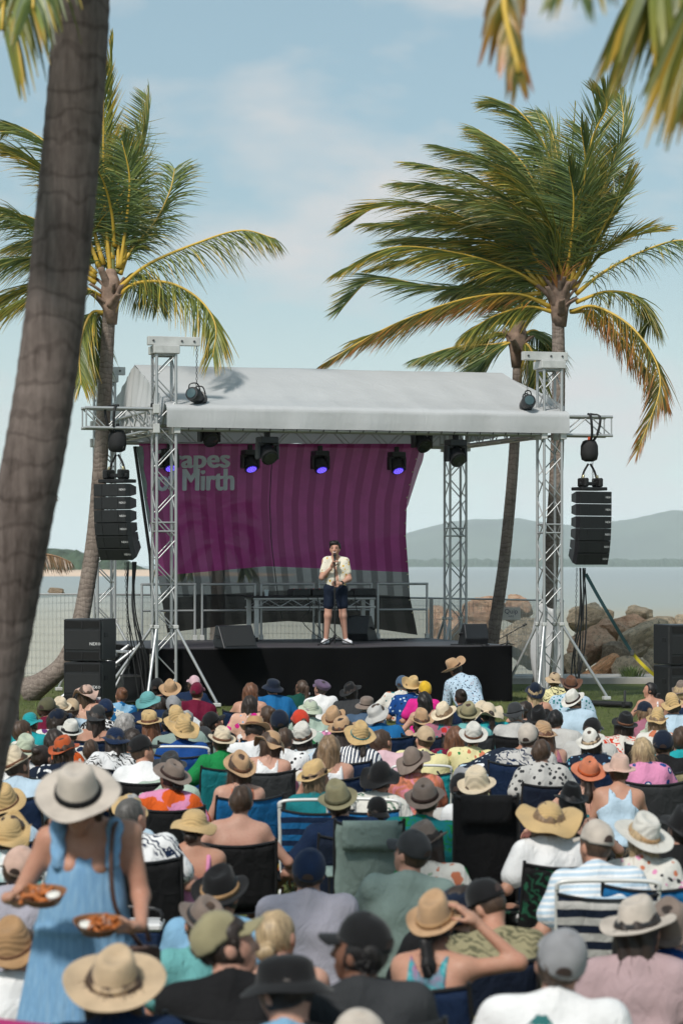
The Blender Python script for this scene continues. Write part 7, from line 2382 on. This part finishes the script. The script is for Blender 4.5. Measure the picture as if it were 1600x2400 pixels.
for n, (r, zx, zy, zw, hat, hc, band, hair, hcol, top, cl_, pose, chair, label) in enumerate(CROWD):
    u = REG[r][0] + zx * ZK; v = REG[r][1] + zy * ZK; wpx = zw * ZK
    if chair is None and r in (1, 2, 3) and v > 1640 and rndc.random() < .30 and label not in ZTOP: chair = rndc.choice(('navy', 'dk', 'charcoal', 'navy', 'black', 'blue'))
    ztop = .64 + rndc.uniform(-.03, .03) + (.10 if chair else 0) + (-.05 if not hat else 0) + (.05 if r in (4, 5, 6) else 0)
    if label in ZTOP: ztop = ZTOP[label]
    if 'child' in label: ztop -= .18
    Y = (CAMZ - ztop) * FPX / (v - HOR)
    s = FPX / Y
    d = parse(pose)
    if d['arms'] == 'lap': d['arms'] = ARMV[rndc.randrange(len(ARMV))] if r < 4 else rndc.choice(('lap', 'rest'))
    if abs(d['hy']) < .01: d['hy'] = (0.0 if d['arms'] not in ('lap', 'rest') else R(rndc.choice((-32, -14, 0, 0, 14, 32))))
    near = Y < 15
    res = .0115 if near else .0165
    legs = 'chair' if chair else 'low'
    J = seated_joints(d['sex'], d['lean'], d['arms'], d['hy'], d['hp'], legs)
    key = (d['sex'], d['lean'], str(d['arms']), round(d['hy'], 2), d['hp'], legs)
    sc = (rndc.uniform(.97, 1.05) if d['sex'] == 'm' else rndc.uniform(.92, .99)) * (.8 if 'child' in label else 1)
    toff = .165 if hat in HATS else (.158 if hat else .130)
    g = ground_z(Y)
    seat = ztop - (J['head'][2] + toff) * sc
    yaw = R(rndc.gauss(0, 13)) + math.atan2(-(u - 800 - 30), FPX) * .3
    if any(t[0] in 'LR' and t[1:].isdigit() for t in pose.split()): yaw *= .2
    yaw += d.get('yaw', 0)
    # keep head over (u, Y)
    M = Matrix.Translation(((u - 800) / s, Y, seat)) @ Matrix.Rotation(yaw, 4, 'Z') @ Matrix.Scale(sc, 4) @ Matrix.Translation((-J['head'][0], -J['head'][1], 0))
    hl = Vector((J['head'][0], J['head'][1], J['head'][2]))
    M = M @ Matrix.Translation(hl) @ Matrix.Rotation(R(rndc.gauss(0, 4)), 4, 'Y') @ Matrix.Rotation(R(rndc.gauss(0, 4)), 4, 'X') @ Matrix.Diagonal((rndc.uniform(.95, 1.09), rndc.uniform(.97, 1.06), 1, 1)) @ Matrix.Translation(-hl)
    bw = None
    if hat in HATS:
        bw = min(.21, max(.045, wpx / s / 2 / sc - RX - .004))
        bw = round(bw / .012) * .012
    skin = rndc.choice((0, 0, 1, 1, 1, 2)) if 'black-haired' not in label else 1
    if 'black cap looking left' in label: skin = 3
    o = person(J, key, M, label, skin, top, cl_, rndc.choice(('plain:navy', 'plain:charcoal', 'plain:khaki', 'plain:grey', 'plain:steel')), False,
               hair, hcol or 'brown', hat, hc, band, bw, 12 + rndc.uniform(-10, 12), rndc.gauss(0, 6), res, 1 + n % 3, sc, 'person', 'seated audience')
    PEOPLE[label] = (o, J, M, Y)
    if d['arms'] == ('lap', 'up') or d['arms'] == 'side' and n % 3 == 0:
        wv = Vector(J['wr'][1].tolist()); dv = (wv - Vector(J['el'][1].tolist())).normalized()
        co = empty('drink_cup', Matrix.Translation(M @ (wv + dv * .11 + Vector((0, 0, .02)))), 'drink held by the ' + ' '.join(label.split()[:12]), 'cup', 'drinks in hands')
        MB().lathe([(.026, -.06), (.038, .055), (.035, .055), (.025, -.055)], 14).build('cup_wall', mat('clear_cup', (.55, .52, .52), .2, var=.03), co, smooth=True)
        MB().lathe([(.0275, -.05), (.0355, .025), (.033, .026), (.01, .026)], 12).build('drink', mat('drink_%d' % (n % 2), ((.25, .02, .05), (.45, .25, .04))[n % 2], .2, var=0), co)
    if chair:
        Mc = Matrix.Translation((M.translation.x, 0, 0))
        base = M @ Vector((0, 0, 0))
        Mc = Matrix.Translation((base.x, base.y, g)) @ Matrix.Rotation(yaw, 4, 'Z')
        short = label.split(' in ')[1] if label.startswith('person in') else label
        ws = label.split()[:9]
        while ws[-1] in ('and', 'with', 'in', 'a', 'the', 'at', 'of', 'behind', 'beside', 'by', 'dark', 'long', 'wide', 'white', 'right', 'left', 'black', 'before', 'no', 'pale', 'bare', 'above', 'below', 'blue', 'under', 'big', 'flat', 'fair'): ws.pop()
        hatname = ' '.join(ws)
        cname = dict(navy='navy', black='black', grey='grey', blue='blue', green='green', olive='olive', charcoal='dark grey', royal='royal blue', sage='sage', palm='palm print', stripe='navy and white striped', beach='blue striped beach', aqua='aqua', tan='khaki', teal='turquoise', dk='dark navy')[chair]
        cl2 = '%s folding chair under the %s' % (cname, hatname)
        white = chair in ('beach', 'aqua', 'royal', 'stripe')
        seen[cl2] = seen.get(cl2, 0) + 1
        camp_chair(Mc, max(.06, seat - g - .005), chair, cl2, back_h=max(.34, (ztop - .35 - seat) / .97), w=.56, white=white)
# ------------------------------------------------------------------ lettering and prints on clothes
def on_cloth(o, me, m, name='print', cx=0.0, cz=.4, gap=.004):
    """Lay a flat outline onto the back of a garment."""
    sh = [c for c in o.children if c.name.startswith(('shirt', 'top'))][0]
    bv = BVHTree.FromPolygons([v.co for v in sh.data.vertices], [p.vertices for p in sh.data.polygons])
    for v in me.vertices:
        x, z = v.co.x + cx, v.co.y + cz
        h = bv.ray_cast(Vector((x, -1, z)), Vector((0, 1, 0)))
        v.co = Vector((x, (h[0].y if h[0] else -.12) - gap, z))
    me.materials.clear(); me.materials.append(m)
    k = bpy.data.objects.new(name, me); COL.objects.link(k); k.parent = o
    return k
def tri_sub(me, cuts=3, lim=.02):
    bm = bmesh.new(); bm.from_mesh(me)
    bmesh.ops.triangulate(bm, faces=bm.faces)
    for _ in range(cuts):
        e = [x for x in bm.edges if x.calc_length() > lim]
        if not e: break
        bmesh.ops.subdivide_edges(bm, edges=e, cuts=1); bmesh.ops.triangulate(bm, faces=bm.faces)
    bm.to_mesh(me); bm.free()
    return me
def print_text(label, s, w, h, cz, ink, cx=0.0):
    o = PEOPLE[label][0]
    me = text_mesh(s, 1.0, 0.0)
    x0, x1 = fit(me); y1 = max(v.co.y for v in me.vertices)
    for v in me.vertices: v.co.x = ((v.co.x - x0) / (x1 - x0) - .5) * w; v.co.y = v.co.y / y1 * h
    tri_sub(me, 2, .015)
    for q in (-1, 0, 1):
        on_cloth(o, me.copy(), ink, 'lettering', cx + q * .006 * w / .27, cz, .005 + .001 * q)
    return o
INKB = mat('print_black', (.012, .012, .014), .8, var=0); INKW = mat('print_white', (.72, .72, .72), .8, var=0)
jl = 'person in dark trucker cap and white shop tee with a red badge'
o = print_text(jl, 'JAXONS', .27, .095, .40, INKB)
fr = [(-.18, .36), (-.18, .50), (0, .545), (.18, .50), (.18, .36)]
V, F = [], []
for (xa, za), (xb, zb) in zip(fr, fr[1:]):
    d = Vector((xb - xa, zb - za)); nn = Vector((-d.y, d.x)).normalized() * .006
    k = len(V)
    for j in range(9):
        t = j / 8
        for sg in (-1, 1): V.append((xa + d.x * t + nn.x * sg, za + d.y * t + nn.y * sg, 0))
    F += [(k + 2 * j, k + 2 * j + 1, k + 2 * j + 3, k + 2 * j + 2) for j in range(8)]
on_cloth(o, py_mesh('print', V, F, smooth=False), mat('print_red', (.22, .012, .02), .8, var=0), 'badge_outline', 0, 0)
print_text('person in light grey bucket hat and bright blue lettered tee', 'MILDURA', .20, .045, .50, INKW)
gl = 'person in grey cap and white tee with palm and sun print'
o = PEOPLE[gl][0]
V, F = [], []
for k in range(9):
    a = math.pi * (-.18 + 1.36 * k / 8); L = .045 + .008 * (k % 2)
    c = Vector((-.04, .44)); d = Vector((math.cos(a), math.sin(a) * .8)); nn = Vector((-d.y, d.x)) * .008
    n0 = len(V)
    for q in (c - nn * .3, c + nn * .3, c + d * L * .55 + nn + Vector((0, .008)), c + d * L * .55 - nn + Vector((0, .008)), c + d * L + Vector((0, -.012))): V.append((q.x, q.y, 0))
    F += [(n0, n0 + 1, n0 + 2, n0 + 3), (n0 + 3, n0 + 2, n0 + 4)]
n0 = len(V); V += [(-.044, .36, 0), (-.036, .36, 0), (-.037, .44, 0), (-.043, .44, 0)]; F.append((n0, n0 + 1, n0 + 2, n0 + 3))
on_cloth(o, py_mesh('print', V, F, smooth=False), mat('print_palm', (.01, .12, .12), .8, var=0), 'palm_print', 0, .13)
V = [(.09, .385, 0)] + [(.09 + .034 * math.cos(math.pi * k / 12), .385 + .034 * math.sin(math.pi * k / 12), 0) for k in range(13)]
on_cloth(o, py_mesh('print', V, [(0, k, k + 1) for k in range(1, 13)], smooth=False), mat('print_sun', (.6, .30, .01), .8, var=0), 'sun_print', 0, .13)

# ------------------------------------------------------------------ standing people
def standing(c7, head, sh, el, wr, hip, kn, an, HR, sex, hem=-.02, hdir=None):
    A = lambda x: np.array(x, float)
    up = A(c7) - A(hip); up /= np.linalg.norm(up)
    fw = np.array((0, 1, 0)) - up * up[1]; fw /= np.linalg.norm(fw)
    L = np.linalg.norm(A(c7) - A(hip))
    J = dict(sex=sex, hip=A(hip), c7=A(c7), up=up, fw=fw, waist=A(hip) + up * L * .33, chest=A(hip) + up * L * .66, head=A(head), sh=[A(x) for x in sh], el=[A(x) for x in el], wr=[A(x) for x in wr],
             hips=[A(hip) + A((s * .095, 0, -.01)) for s in (-1, 1)], kn=[A(x) for x in kn], an=[A(x) for x in an], HR=HR, hem=hem)
    if hdir: J['hdir'] = hdir
    return J
C['paleyellow'] = (.72, .68, .57)
# --- the performer at the microphone
pf = stage_px(786, 1511, ZD)
MP = Matrix.Translation(pf) @ Matrix.Rotation(math.pi, 4, 'Z')
JP = standing((0, -.01, 1.43), (.01, .045, 1.575), [(-.165, 0, 1.375), (.165, 0, 1.375)], [(-.225, .04, 1.09), (.225, .09, 1.11)], [(-.085, .21, 1.01), (.075, .19, 1.265)],
              (0, 0, .92), [(-.125, .03, .48), (.125, .03, .48)], [(-.165, -.02, .09), (.155, -.02, .09)], rot_np(R(-6), .04), 'm', hem=-.085, hdir=[(1, .35, .05), (-.45, .25, 1)])
JP['inf'] = .006; JP['slim'] = .87; JP['hemleg'] = .60
JP['foot'] = [np.array((-.09, .2, 0)), np.array((.05, .2, 0))]
perf = person(JP, 'performer', MP, 'man in yellow floral shirt and dark shorts speaking into a microphone on stage', 0, 'tee', 'small:paleyellow,yellow,lemon,yellow,camel,ltgrey,yellow', 'plain:dknavy', False,
              None, 'black', None, res=.0095, hands=(.95, 1.15), palms=[(0, 1, 0), (-.7, .5, 0)], hres=.0055, cat='person')
perf['group'] = 'performers'
HMp = np2m(JP['HR'], JP['head'])
def phair(p):
    d = sd_ell(p, (-.005, -.020, .042), (.094, .106, .104))
    d = smin(d, sd_ell(p, (.015, .03, .105), (.078, .058, .044)), .03)
    d = smax(d, -np.maximum(-(p[:, 1] - .042), (p[:, 2] - .068)), .012)
    d = smax(d, -.035 - p[:, 2], .01)
    d = smin(d, np.minimum(np.linalg.norm(p - np.array((.05, .072, .098)), axis=1) - .020, np.linalg.norm(p - np.array((-.04, .06, .125)), axis=1) - .026), .012)
    return d + .008 * np.sin(80 * p[:, 0] + 2) * np.sin(75 * p[:, 1]) * np.sin(70 * p[:, 2] + 1) + wrinkle(p, .003, 7)
add_child('hair', mesh_np('hair', *surface_nets(phair, (-.15, -.17, -.12), (.15, .15, .2), .007), None), hair_mat('black', HAIRC['black']), perf, HMp)
EYE = mat('eye_dark', (.02, .015, .012), .3, var=0); TEETH = mat('teeth', (.75, .72, .66), .4, var=0); LIP = mat('lips', (.30, .10, .08), .5, var=0)
for s_ in (-1, 1):
    MB().lathe([(.001, -.004), (.012, -.003), (.013, .002), (.006, .005)], 10, Matrix.Rotation(R(-90), 3, 'X')).build('eye', EYE, perf, M=HMp @ Matrix.Translation((s_ * .033, .082, .016)) @ Matrix.Diagonal((1.1, 1, .5, 1)))
    MB().cbox((0, 0, 0), (.034, .008, .007), .002).build('eyebrow', hair_mat('black', HAIRC['black']), perf, M=HMp @ Matrix.Translation((s_ * .034, .088, .040)) @ Matrix.Rotation(R(-8 * s_), 4, 'Y'))
MB().cbox((0, 0, 0), (.050, .008, .014), .003).build('teeth', TEETH, perf, M=HMp @ Matrix.Translation((0, .0905, -.050)))
MB().cbox((0, 0, 0), (.054, .010, .007), .003).build('lower_lip', LIP, perf, M=HMp @ Matrix.Translation((0, .0905, -.062)))
SHOE = mat('white_sneaker', (.66, .67, .70), .6, var=.08); SOLE = mat('sneaker_sole', (.03, .03, .034), .7, var=.1)
for i_ in (0, 1):
    a_ = JP['an'][i_]; f_ = JP['foot'][i_]
    def shoe(p):
        d = sd_cap(p, a_ + (0, -.02, -.035), a_ + f_ * .85 + np.array((0, 0, -.05)), .046, .040)
        d = smin(d, sd_cap(p, a_ + (0, -.01, .0), a_ + (0, -.01, -.03), .044, .046), .03)
        return smax(smax(d, .002 - p[:, 2] + .018, .006), p[:, 2] - (a_[2] + .045), .008)
    def sole(p):
        d = sd_cap(p, a_ + (0, -.025, -.07), a_ + f_ * .88 + np.array((0, 0, -.07)), .052, .047)
        return smax(smax(d, p[:, 2] - .022, .004), .001 - p[:, 2], .004)
    lo_, hi_ = a_ - .16, a_ + .16; hi_ = np.maximum(hi_, a_ + f_ + .1); lo_ = np.minimum(lo_, a_ + f_ - .1); lo_[2] = -.03
    sh_ = add_child('shoe', mesh_np('shoe', *surface_nets(shoe, lo_, hi_, .008), None), SHOE, perf)
    add_child('sole', mesh_np('sole', *surface_nets(sole, lo_, hi_, .007), None), SOLE, sh_)
w_ = JP['wr'][0]; e_ = JP['el'][0]; dd = (w_ - e_) / np.linalg.norm(w_ - e_)
MB().tube([tuple(w_ - dd * .045), tuple(w_ - dd * .01)], .036, 14).build('watch', BLKP, perf)
MB().tube(spline([(-.075, .03, 1.40), (-.06, .095, 1.36), (-.02, .125, 1.27)], 8), [.012, .014, .014, .013, .012, .012, .011, .010, .008], 6).build('collar', cloth('plain:paleyellow'), perf, smooth=True)
MB().tube(spline([(.075, .03, 1.40), (.06, .095, 1.36), (.02, .125, 1.27)], 8), [.012, .014, .014, .013, .012, .012, .011, .010, .008], 6).build('collar', cloth('plain:paleyellow'), perf, smooth=True)
# microphone on its stand
mst = empty('microphone_stand', MP @ Matrix.Translation((0.012, .30, 0)), 'black straight microphone stand held by the man on stage', 'microphone stand')
rod(mst, 'pole', (0, 0, .03), (0, 0, .92), .0125, BLK); rod(mst, 'pole', (0, 0, .92), (.0, -.03, 1.33), .009, BLK); rod(mst, 'clutch', (0, 0, .86), (0, 0, .95), .019, BLK)
for a_ in (R(35), R(160), R(285)):
    rod(mst, 'leg', (0, 0, .14), (math.cos(a_) * .33, math.sin(a_) * .33, .012), .010, BLK)
    rod(mst, 'rubber_tip', (math.cos(a_) * .30, math.sin(a_) * .30, .022), (math.cos(a_) * .335, math.sin(a_) * .335, .012), .013, RUB)
boxp(mst, 'hub', (0, 0, .14), (.05, .05, .06), BLK, .01)
mic = MB().tube([(.0, -.03, 1.33), (.0, -.085, 1.46)], [.013, .020], 12).build('microphone', BLKP, mst, smooth=True)
c_ = Vector((0, -.10, 1.485))
MB().lathe([(.012, -.03), (.024, -.02), (.029, 0), (.026, .018), (.012, .028)], 14, frame_z((0, -.4, 1)), c_).build('microphone_grille', GRILLE, mic, smooth=True)

# --- the woman in the blue dress carrying trays
WY = 10.7
mw = Matrix.Translation(((200 - 800) / FPX * WY, WY, ground_z(WY))) @ Matrix.Rotation(math.pi, 4, 'Z')
JW = standing((-.025, .03, 1.46), (.012, .13, 1.565), [(-.185, .02, 1.425), (.15, .02, 1.40)], [(-.235, .03, 1.17), (.275, .02, 1.16)], [(-.255, .25, 1.075), (.295, .25, 1.19)],
              (.03, 0, .95), [(-.08, .06, .50), (.13, .04, .50)], [(-.08, 0, .08), (.13, 0, .08)], rot_np(R(8), -.62), 'f', hdir=[(.85, .5, .0), (-.85, .5, 0.0)])
JW['slim'] = .80
def dress(p):
    ang = np.arctan2(p[:, 1], p[:, 0] - .02)
    caps = [((-.062, .03, 1.27), (-.12, .02, .42), .098, .165, .05), ((.055, .03, 1.27), (.16, .02, .42), .098, .165, .05), ((0, .05, 1.27), (.03, .06, .42), .096, .175, .05)]
    d = eval_caps(p, caps)
    d = d + .0035 * np.sin(ang * 34 + 3 * np.sin(p[:, 2] * 5)) * np.clip((1.34 - p[:, 2]) * 2.5, 0, 1) + .006 * np.sin(ang * 13 + 2) * np.clip(1.1 - p[:, 2], 0, 1) - .012 * np.exp(-((p[:, 2] - 1.04) / .02) ** 2)
    d = smax(d, p[:, 2] - (1.335 + .006 * np.sin(p[:, 0] * 110)), .006)
    d = smax(d, .40 - p[:, 2], .01)
    for s in (-1, 1):
        x0 = .112 * s - .012
        e = eval_caps(p, [((x0, .12, 1.32), (x0 * 1.05, .07, 1.465), .030, .032, .02), ((x0 * 1.05, .07, 1.465), (x0, -.08, 1.33), .032, .028, .02)]) + .003 * np.sin(p[:, 2] * 120 + p[:, 1] * 90)
        d = smin(d, e, .015)
    return d
def dress_mat():
    m, t, b, o = _base('blue_cotton_dress')
    v = coords(t)
    s = N(t, 'ShaderNodeSeparateXYZ'); t.links.new(v, s.inputs[0])
    st = noise_tex(t, coords(t, (110, 110, 2)), 1.0, 3, .6)
    c = ramp(t, st, [(.30, (.14, .28, .46)), (.5, (.18, .34, .52)), (.72, (.25, .41, .57))])
    t.links.new(c, b.inputs['Base Color']); setv(b, 'Roughness', .85); setv(b, 'Specular IOR Level', .2)
    bump(t, b, st, .6, .012)
    return m
wom = person(JW, 'woman', mw, 'woman standing in pale blue sundress and felt hat carrying two food trays', 1, 'tube', 'plain:sky', 'plain:white', False, None, 'brown', 'wide', 'stone', 'black', .080, 6, 6, res=.0105, hands=(.75, .75), palms=[(0, .2, 1), (0, .2, 1)], hres=.0055, cat='person')
wom['group'] = 'people on their feet'
for c in list(wom.children):
    if c.name.startswith(('top', 'shorts')): bpy.data.objects.remove(c)
add_child('dress', mesh_np('dress', *surface_nets(dress, (-.42, -.3, .36), (.46, .36, 1.56), .0095), None), dress_mat(), wom)
def whair(p):
    d = sd_ell(p, (0, -.02, .02), (.090, .105, .108))
    d = smax(d, -np.maximum(-(p[:, 1] - .03), (p[:, 2] - .078)), .012)
    d = smin(d, eval_caps(p, [((-.07, -.03, 0), (-.085, .0, -.16), .035, .02), ((.07, -.03, 0), (.085, .0, -.16), .035, .02)]), .02)
    return d + .003 * np.sin(90 * p[:, 0] + 20 * p[:, 2])
add_child('hair', mesh_np('hair', *surface_nets(whair, (-.16, -.17, -.24), (.16, .15, .18), .009), None), hair_mat('brown', HAIRC['brown']), wom, np2m(JW['HR'], JW['head']))
# shoulder bag
LEATH = mat('brown_leather', (.06, .028, .02), .5, var=.3, scale=6, bmp=.2, bscale=40)
bag = empty('shoulder_bag', mw @ Matrix.Translation((-.22, .06, .86)), 'brown leather shoulder bag hanging at the hip of the woman in blue', 'bag')
boxp(bag, 'pouch', (0, .02, 0), (.20, .09, .22), LEATH, .02); boxp(bag, 'flap', (0, .075, .04), (.205, .02, .15), LEATH, .008)
MB().tube(spline([(-.02, .02, .11), (.07, .11, .26), (.095, .115, .42), (.09, .07, .60), (.06, -.02, .60), (.02, -.10, .4), (-.05, -.03, .12)], 26), .010, 6).build('strap', LEATH, bag, smooth=True)
boxp(bag, 'buckle', (0, .088, -.02), (.03, .006, .03), GOLD, .002)
# food trays
PAPER = mat('kraft_tray', (.22, .10, .045), .7, var=.15, scale=12); FRY = mat('fried_food', (.42, .12, .02), .6, var=.35, scale=30, bmp=.4, bscale=60); DIP = mat('white_dip', (.72, .70, .64), .35, var=.04)
def food_tray(M, label, seed, flip):
    o = empty('food_tray', mw @ M, label, 'food tray', 'paper trays of food')
    mb = MB(); n = 16
    for (r, z) in ((.052, 0.0), (.075, .045), (.078, .048), (.072, .046), (.050, .006)):
        for k in range(n):
            a = 6.283 * k / n
            mb.v.append((r * 1.45 * math.cos(a), r * math.sin(a), z + (.012 * abs(math.cos(a)) ** 3 if z > .03 else 0)))
    for j in range(4):
        for k in range(n): mb.f.append((j * n + k, j * n + (k + 1) % n, (j + 1) * n + (k + 1) % n, (j + 1) * n + k))
    mb.f.append(tuple(range(n))[::-1]); mb.f.append(tuple(4 * n + k for k in range(n)))
    mb.build('tray', PAPER, o)
    rnd = random.Random(seed)
    f0 = MB().cbox((0, 0, 0), (.060, .017, .016), .004).build('fried_piece', FRY, o)
    for k in range(17):
        x = rnd.uniform(-.085, .04) * flip
        M2 = Matrix.Translation((x, rnd.uniform(-.045, .045), .030 + .022 * rnd.random())) @ Euler((rnd.uniform(-.5, .5), rnd.uniform(-.5, .5), rnd.uniform(0, 3.1))).to_matrix().to_4x4()
        if k == 0: f0.matrix_local = M2
        else: share(f0, 'fried_piece', o, M2)
    cup = MB().lathe([(.024, 0), (.031, .034), (.028, .034), (.022, .004)], 16).build('dip_cup', mat('cup_white', (.7, .69, .66), .5, var=.03), o, M=Matrix.Translation((.055 * flip, .02, .020)))
    MB().lathe([(.001, .0285), (.0275, .0285), (.026, .031), (.012, .034)], 14).build('dip', DIP, cup, smooth=True)
    return o
food_tray(Matrix.Translation((.135, .345, 1.185)) @ Matrix.Rotation(R(-8), 4, 'Z') @ Matrix.Rotation(R(-24), 4, 'X') @ Matrix.Scale(.92, 4), 'brown paper tray of fried food held higher, away from the bag', 3, -1)
food_tray(Matrix.Translation((-.085, .335, 1.065)) @ Matrix.Rotation(R(10), 4, 'Z') @ Matrix.Rotation(R(-24), 4, 'X') @ Matrix.Scale(.92, 4), 'brown paper tray with white dip held lower, beside the shoulder bag', 4, 1)

# --- the man in the cowboy hat bending before the stage
CY = 36.4
mc = Matrix.Translation(((1100 - 800) / FPX * CY, CY, ground_z(CY)))
k_ = CY / FPX
def lp(u, v, y=0.0): return ((u - 1100) * k_, y, CAMZ - (v - HOR) * k_ - ground_z(CY))
JC = standing(lp(1082, 1592, .30), lp(1070, 1573, .40), [lp(1058, 1608, .24), lp(1108, 1600, .20)], [lp(1050, 1650, .30), lp(1122, 1640, .35)], [lp(1056, 1685, .42), lp(1110, 1668, .50)],
              lp(1106, 1662, 0), [lp(1092, 1720, .08), lp(1118, 1720, .06)], [(-.12, -.02, .08), (.16, -.02, .08)], rot_np(R(35), -.35, R(-18)), 'm')
cow = person(JC, 'cowboyman', mc, 'man in straw cowboy hat and white blue floral shirt bending before the stage', 2, 'long', 'tiny:ltblue,navy,lav,steel', 'plain:khaki', True, 'short', 'dark', 'cowboy', 'camel', 'dkbrown', .09, 5, -14, res=.014)
cow['group'] = 'people on their feet'

# ------------------------------------------------------------------ free chairs and things between the people
Yc = 16.4
camp_chair(Matrix.Translation(((1133 - 800) / FPX * Yc, Yc, ground_z(Yc))), .40, 'black', 'tall black padded recliner right of the centre', back_h=.70, w=.40, recl=8, head=True, group='folding chairs in the crowd')
Yc = 16.6
camp_chair(Matrix.Translation(((858 - 800) / FPX * Yc, Yc, ground_z(Yc))) @ Matrix.Rotation(R(4), 4, 'Z'), .36, 'sage', 'grey green high-backed folding chair in the centre', back_h=.56, w=.44, recl=10, head=True, group='folding chairs in the crowd')
Yc = 20.0
camp_chair(Matrix.Translation(((740 - 800) / FPX * Yc, Yc, ground_z(Yc))) @ Matrix.Rotation(R(-4), 4, 'Z'), .18, 'beach', 'blue and turquoise striped beach chair with white tube frame', back_h=.50, w=.52, white=True, recl=16)
Yc = 24.5
camp_chair(Matrix.Translation(((985 - 800) / FPX * Yc, Yc, ground_z(Yc))), .15, 'teal', 'turquoise beach chair with blue bar and white frame in the centre', back_h=.46, w=.56, white=True, recl=20)
Yc = 9.0
mg = camp_chair(Matrix.Translation(((40 - 800) / FPX * Yc, Yc + .1, ground_z(Yc))) @ Matrix.Rotation(R(-24), 4, 'Z'), .36, 'magenta', 'black folding chair with magenta trim in the bottom left corner', back_h=.62, w=.62, recl=12)
rod(mg, 'trim', (-.31, -.30, .985), (.31, -.30, .965), .022, mat('magenta_trim', (.30, .006, .10), .7, var=.1))
Yc = 12.4
camp_chair(Matrix.Translation(((1120 - 800) / FPX * Yc, Yc, ground_z(Yc))), .2, 'dk', 'dark folding chair behind the raised arm', back_h=.5)
# bags, cool boxes, cups and blankets on the grass
def px_ground(u, v):
    z = -.30
    Y = (CAMZ - z) * FPX / (v - HOR)
    return Vector(((u - 800) / FPX * Y, Y, z))
def esky(u, v, col, label, rz=0, s=1.0):
    o = empty('cool_box', Matrix.Translation(px_ground(u, v)) @ Matrix.Rotation(rz, 4, 'Z'), label, 'cool box')
    boxp(o, 'body', (0, 0, .15 * s), (.42 * s, .28 * s, .30 * s), cloth('plain:' + col), .02); boxp(o, 'lid', (0, 0, .325 * s), (.44 * s, .30 * s, .05 * s), mat('lid_white', (.6, .6, .6), .5, var=.05), .015)
    MB().tube(spline([(-.2 * s, 0, .30 * s), (-.18 * s, 0, .42 * s), (.18 * s, 0, .42 * s), (.2 * s, 0, .30 * s)], 14), .012, 6).build('handle', BLKP, o)
def tote(u, v, spec, label, rz=0, s=1.0):
    o = empty('tote_bag', Matrix.Translation(px_ground(u, v)) @ Matrix.Rotation(rz, 4, 'Z'), label, 'bag')
    mb = MB()
    def side(i, j):
        a = i * 6.2832; r = .16 * (1 + .12 * math.sin(3 * a)) * (1 - .15 * j)
        return (r * math.cos(a) * 1.2 * s, r * math.sin(a) * .7 * s, (.30 + .02 * math.sin(2 * a)) * j * s)
    mb.grid(side, 24, 6); mb.build('bag_body', cloth(spec), o, smooth=True, solid=.006)
    mb = MB().lathe([(.15 * s, .012), (.10 * s, .02)], 16); mb.build('bag_base', cloth(spec), o)
    for q in (-.07, .07): MB().tube(spline([(-.08 * s, q * s, .28 * s), (-.06 * s, q * s, .44 * s), (.06 * s, q * s, .44 * s), (.08 * s, q * s, .28 * s)], 12), .010, 5).build('bag_handle', cloth(spec), o)
def cup(u, v, Y, label, col=(.25, .02, .05)):
    o = empty('drink_cup', P(u, v, Y), label, 'cup')
    MB().lathe([(.028, -.06), (.040, .05), (.037, .05), (.027, -.055)], 16).build('cup_wall', mat('clear_cup', (.55, .5, .5), .2, var=.03), o, smooth=True)
    MB().lathe([(.028, -.052), (.036, .02), (.034, .022), (.01, .022)], 14).build('drink', mat('drink_red', col, .2, var=0), o)
tote(648, 2050, 'floral:orange,yellow,red', 'orange and yellow patterned bag on the grass left of the beach chair')
tote(640, 1975, 'leaf:white,charcoal', 'white bag with black print on the grass in the centre')
tote(1400, 1905, 'floral:white,hotpink,royal', 'colourful patterned bag beside the pink eye print shirt')
esky(540, 1752, 'charcoal', 'dark cool box near the left end of the stage skirt', R(10), .8)
esky(300, 2290, 'navy', 'navy cool box on the grass near the bottom left')
esky(1010, 2080, 'teal', 'teal cool box between the chairs right of centre', R(20))
tote(1250, 2140, 'plain:navy', 'plain navy bag on the grass right of the recliner')
tote(440, 2140, 'plain:aqua', 'mint green bag on the grass beside the woman in blue')
def towel(u, v, spec, label, rz=0):
    o = empty('picnic_rug', Matrix.Translation(px_ground(u, v)) @ Matrix.Rotation(rz, 4, 'Z'), label, 'rug')
    mb = MB(); mb.grid(lambda i, j: ((i - .5) * 1.3, (j - .5) * 1.0, .03 + .015 * math.sin(i * 9) * math.sin(j * 7)), 14, 12)
    mb.build('rug_cloth', cloth(spec), o, smooth=True, solid=.01)
    b_ = MB(); b_.tube(spline([(-.65, -.5, .03), (0, -.5, .035), (.65, -.5, .03)], 12), .012, 5); b_.build('fringe', cloth(spec), o)
towel(480, 2060, 'check:navy,forest,white', 'dark checked picnic rug on the grass behind the woman in blue', .2)
towel(1300, 2020, 'wide:mauve,ltpink', 'pink striped picnic rug right of the recliner', -.1)
towel(900, 1980, 'check:royal,white,navy', 'blue checked picnic rug in the middle of the crowd', .1)
towel(150, 2120, 'wide:teal,white', 'teal striped picnic rug at the left', .1)
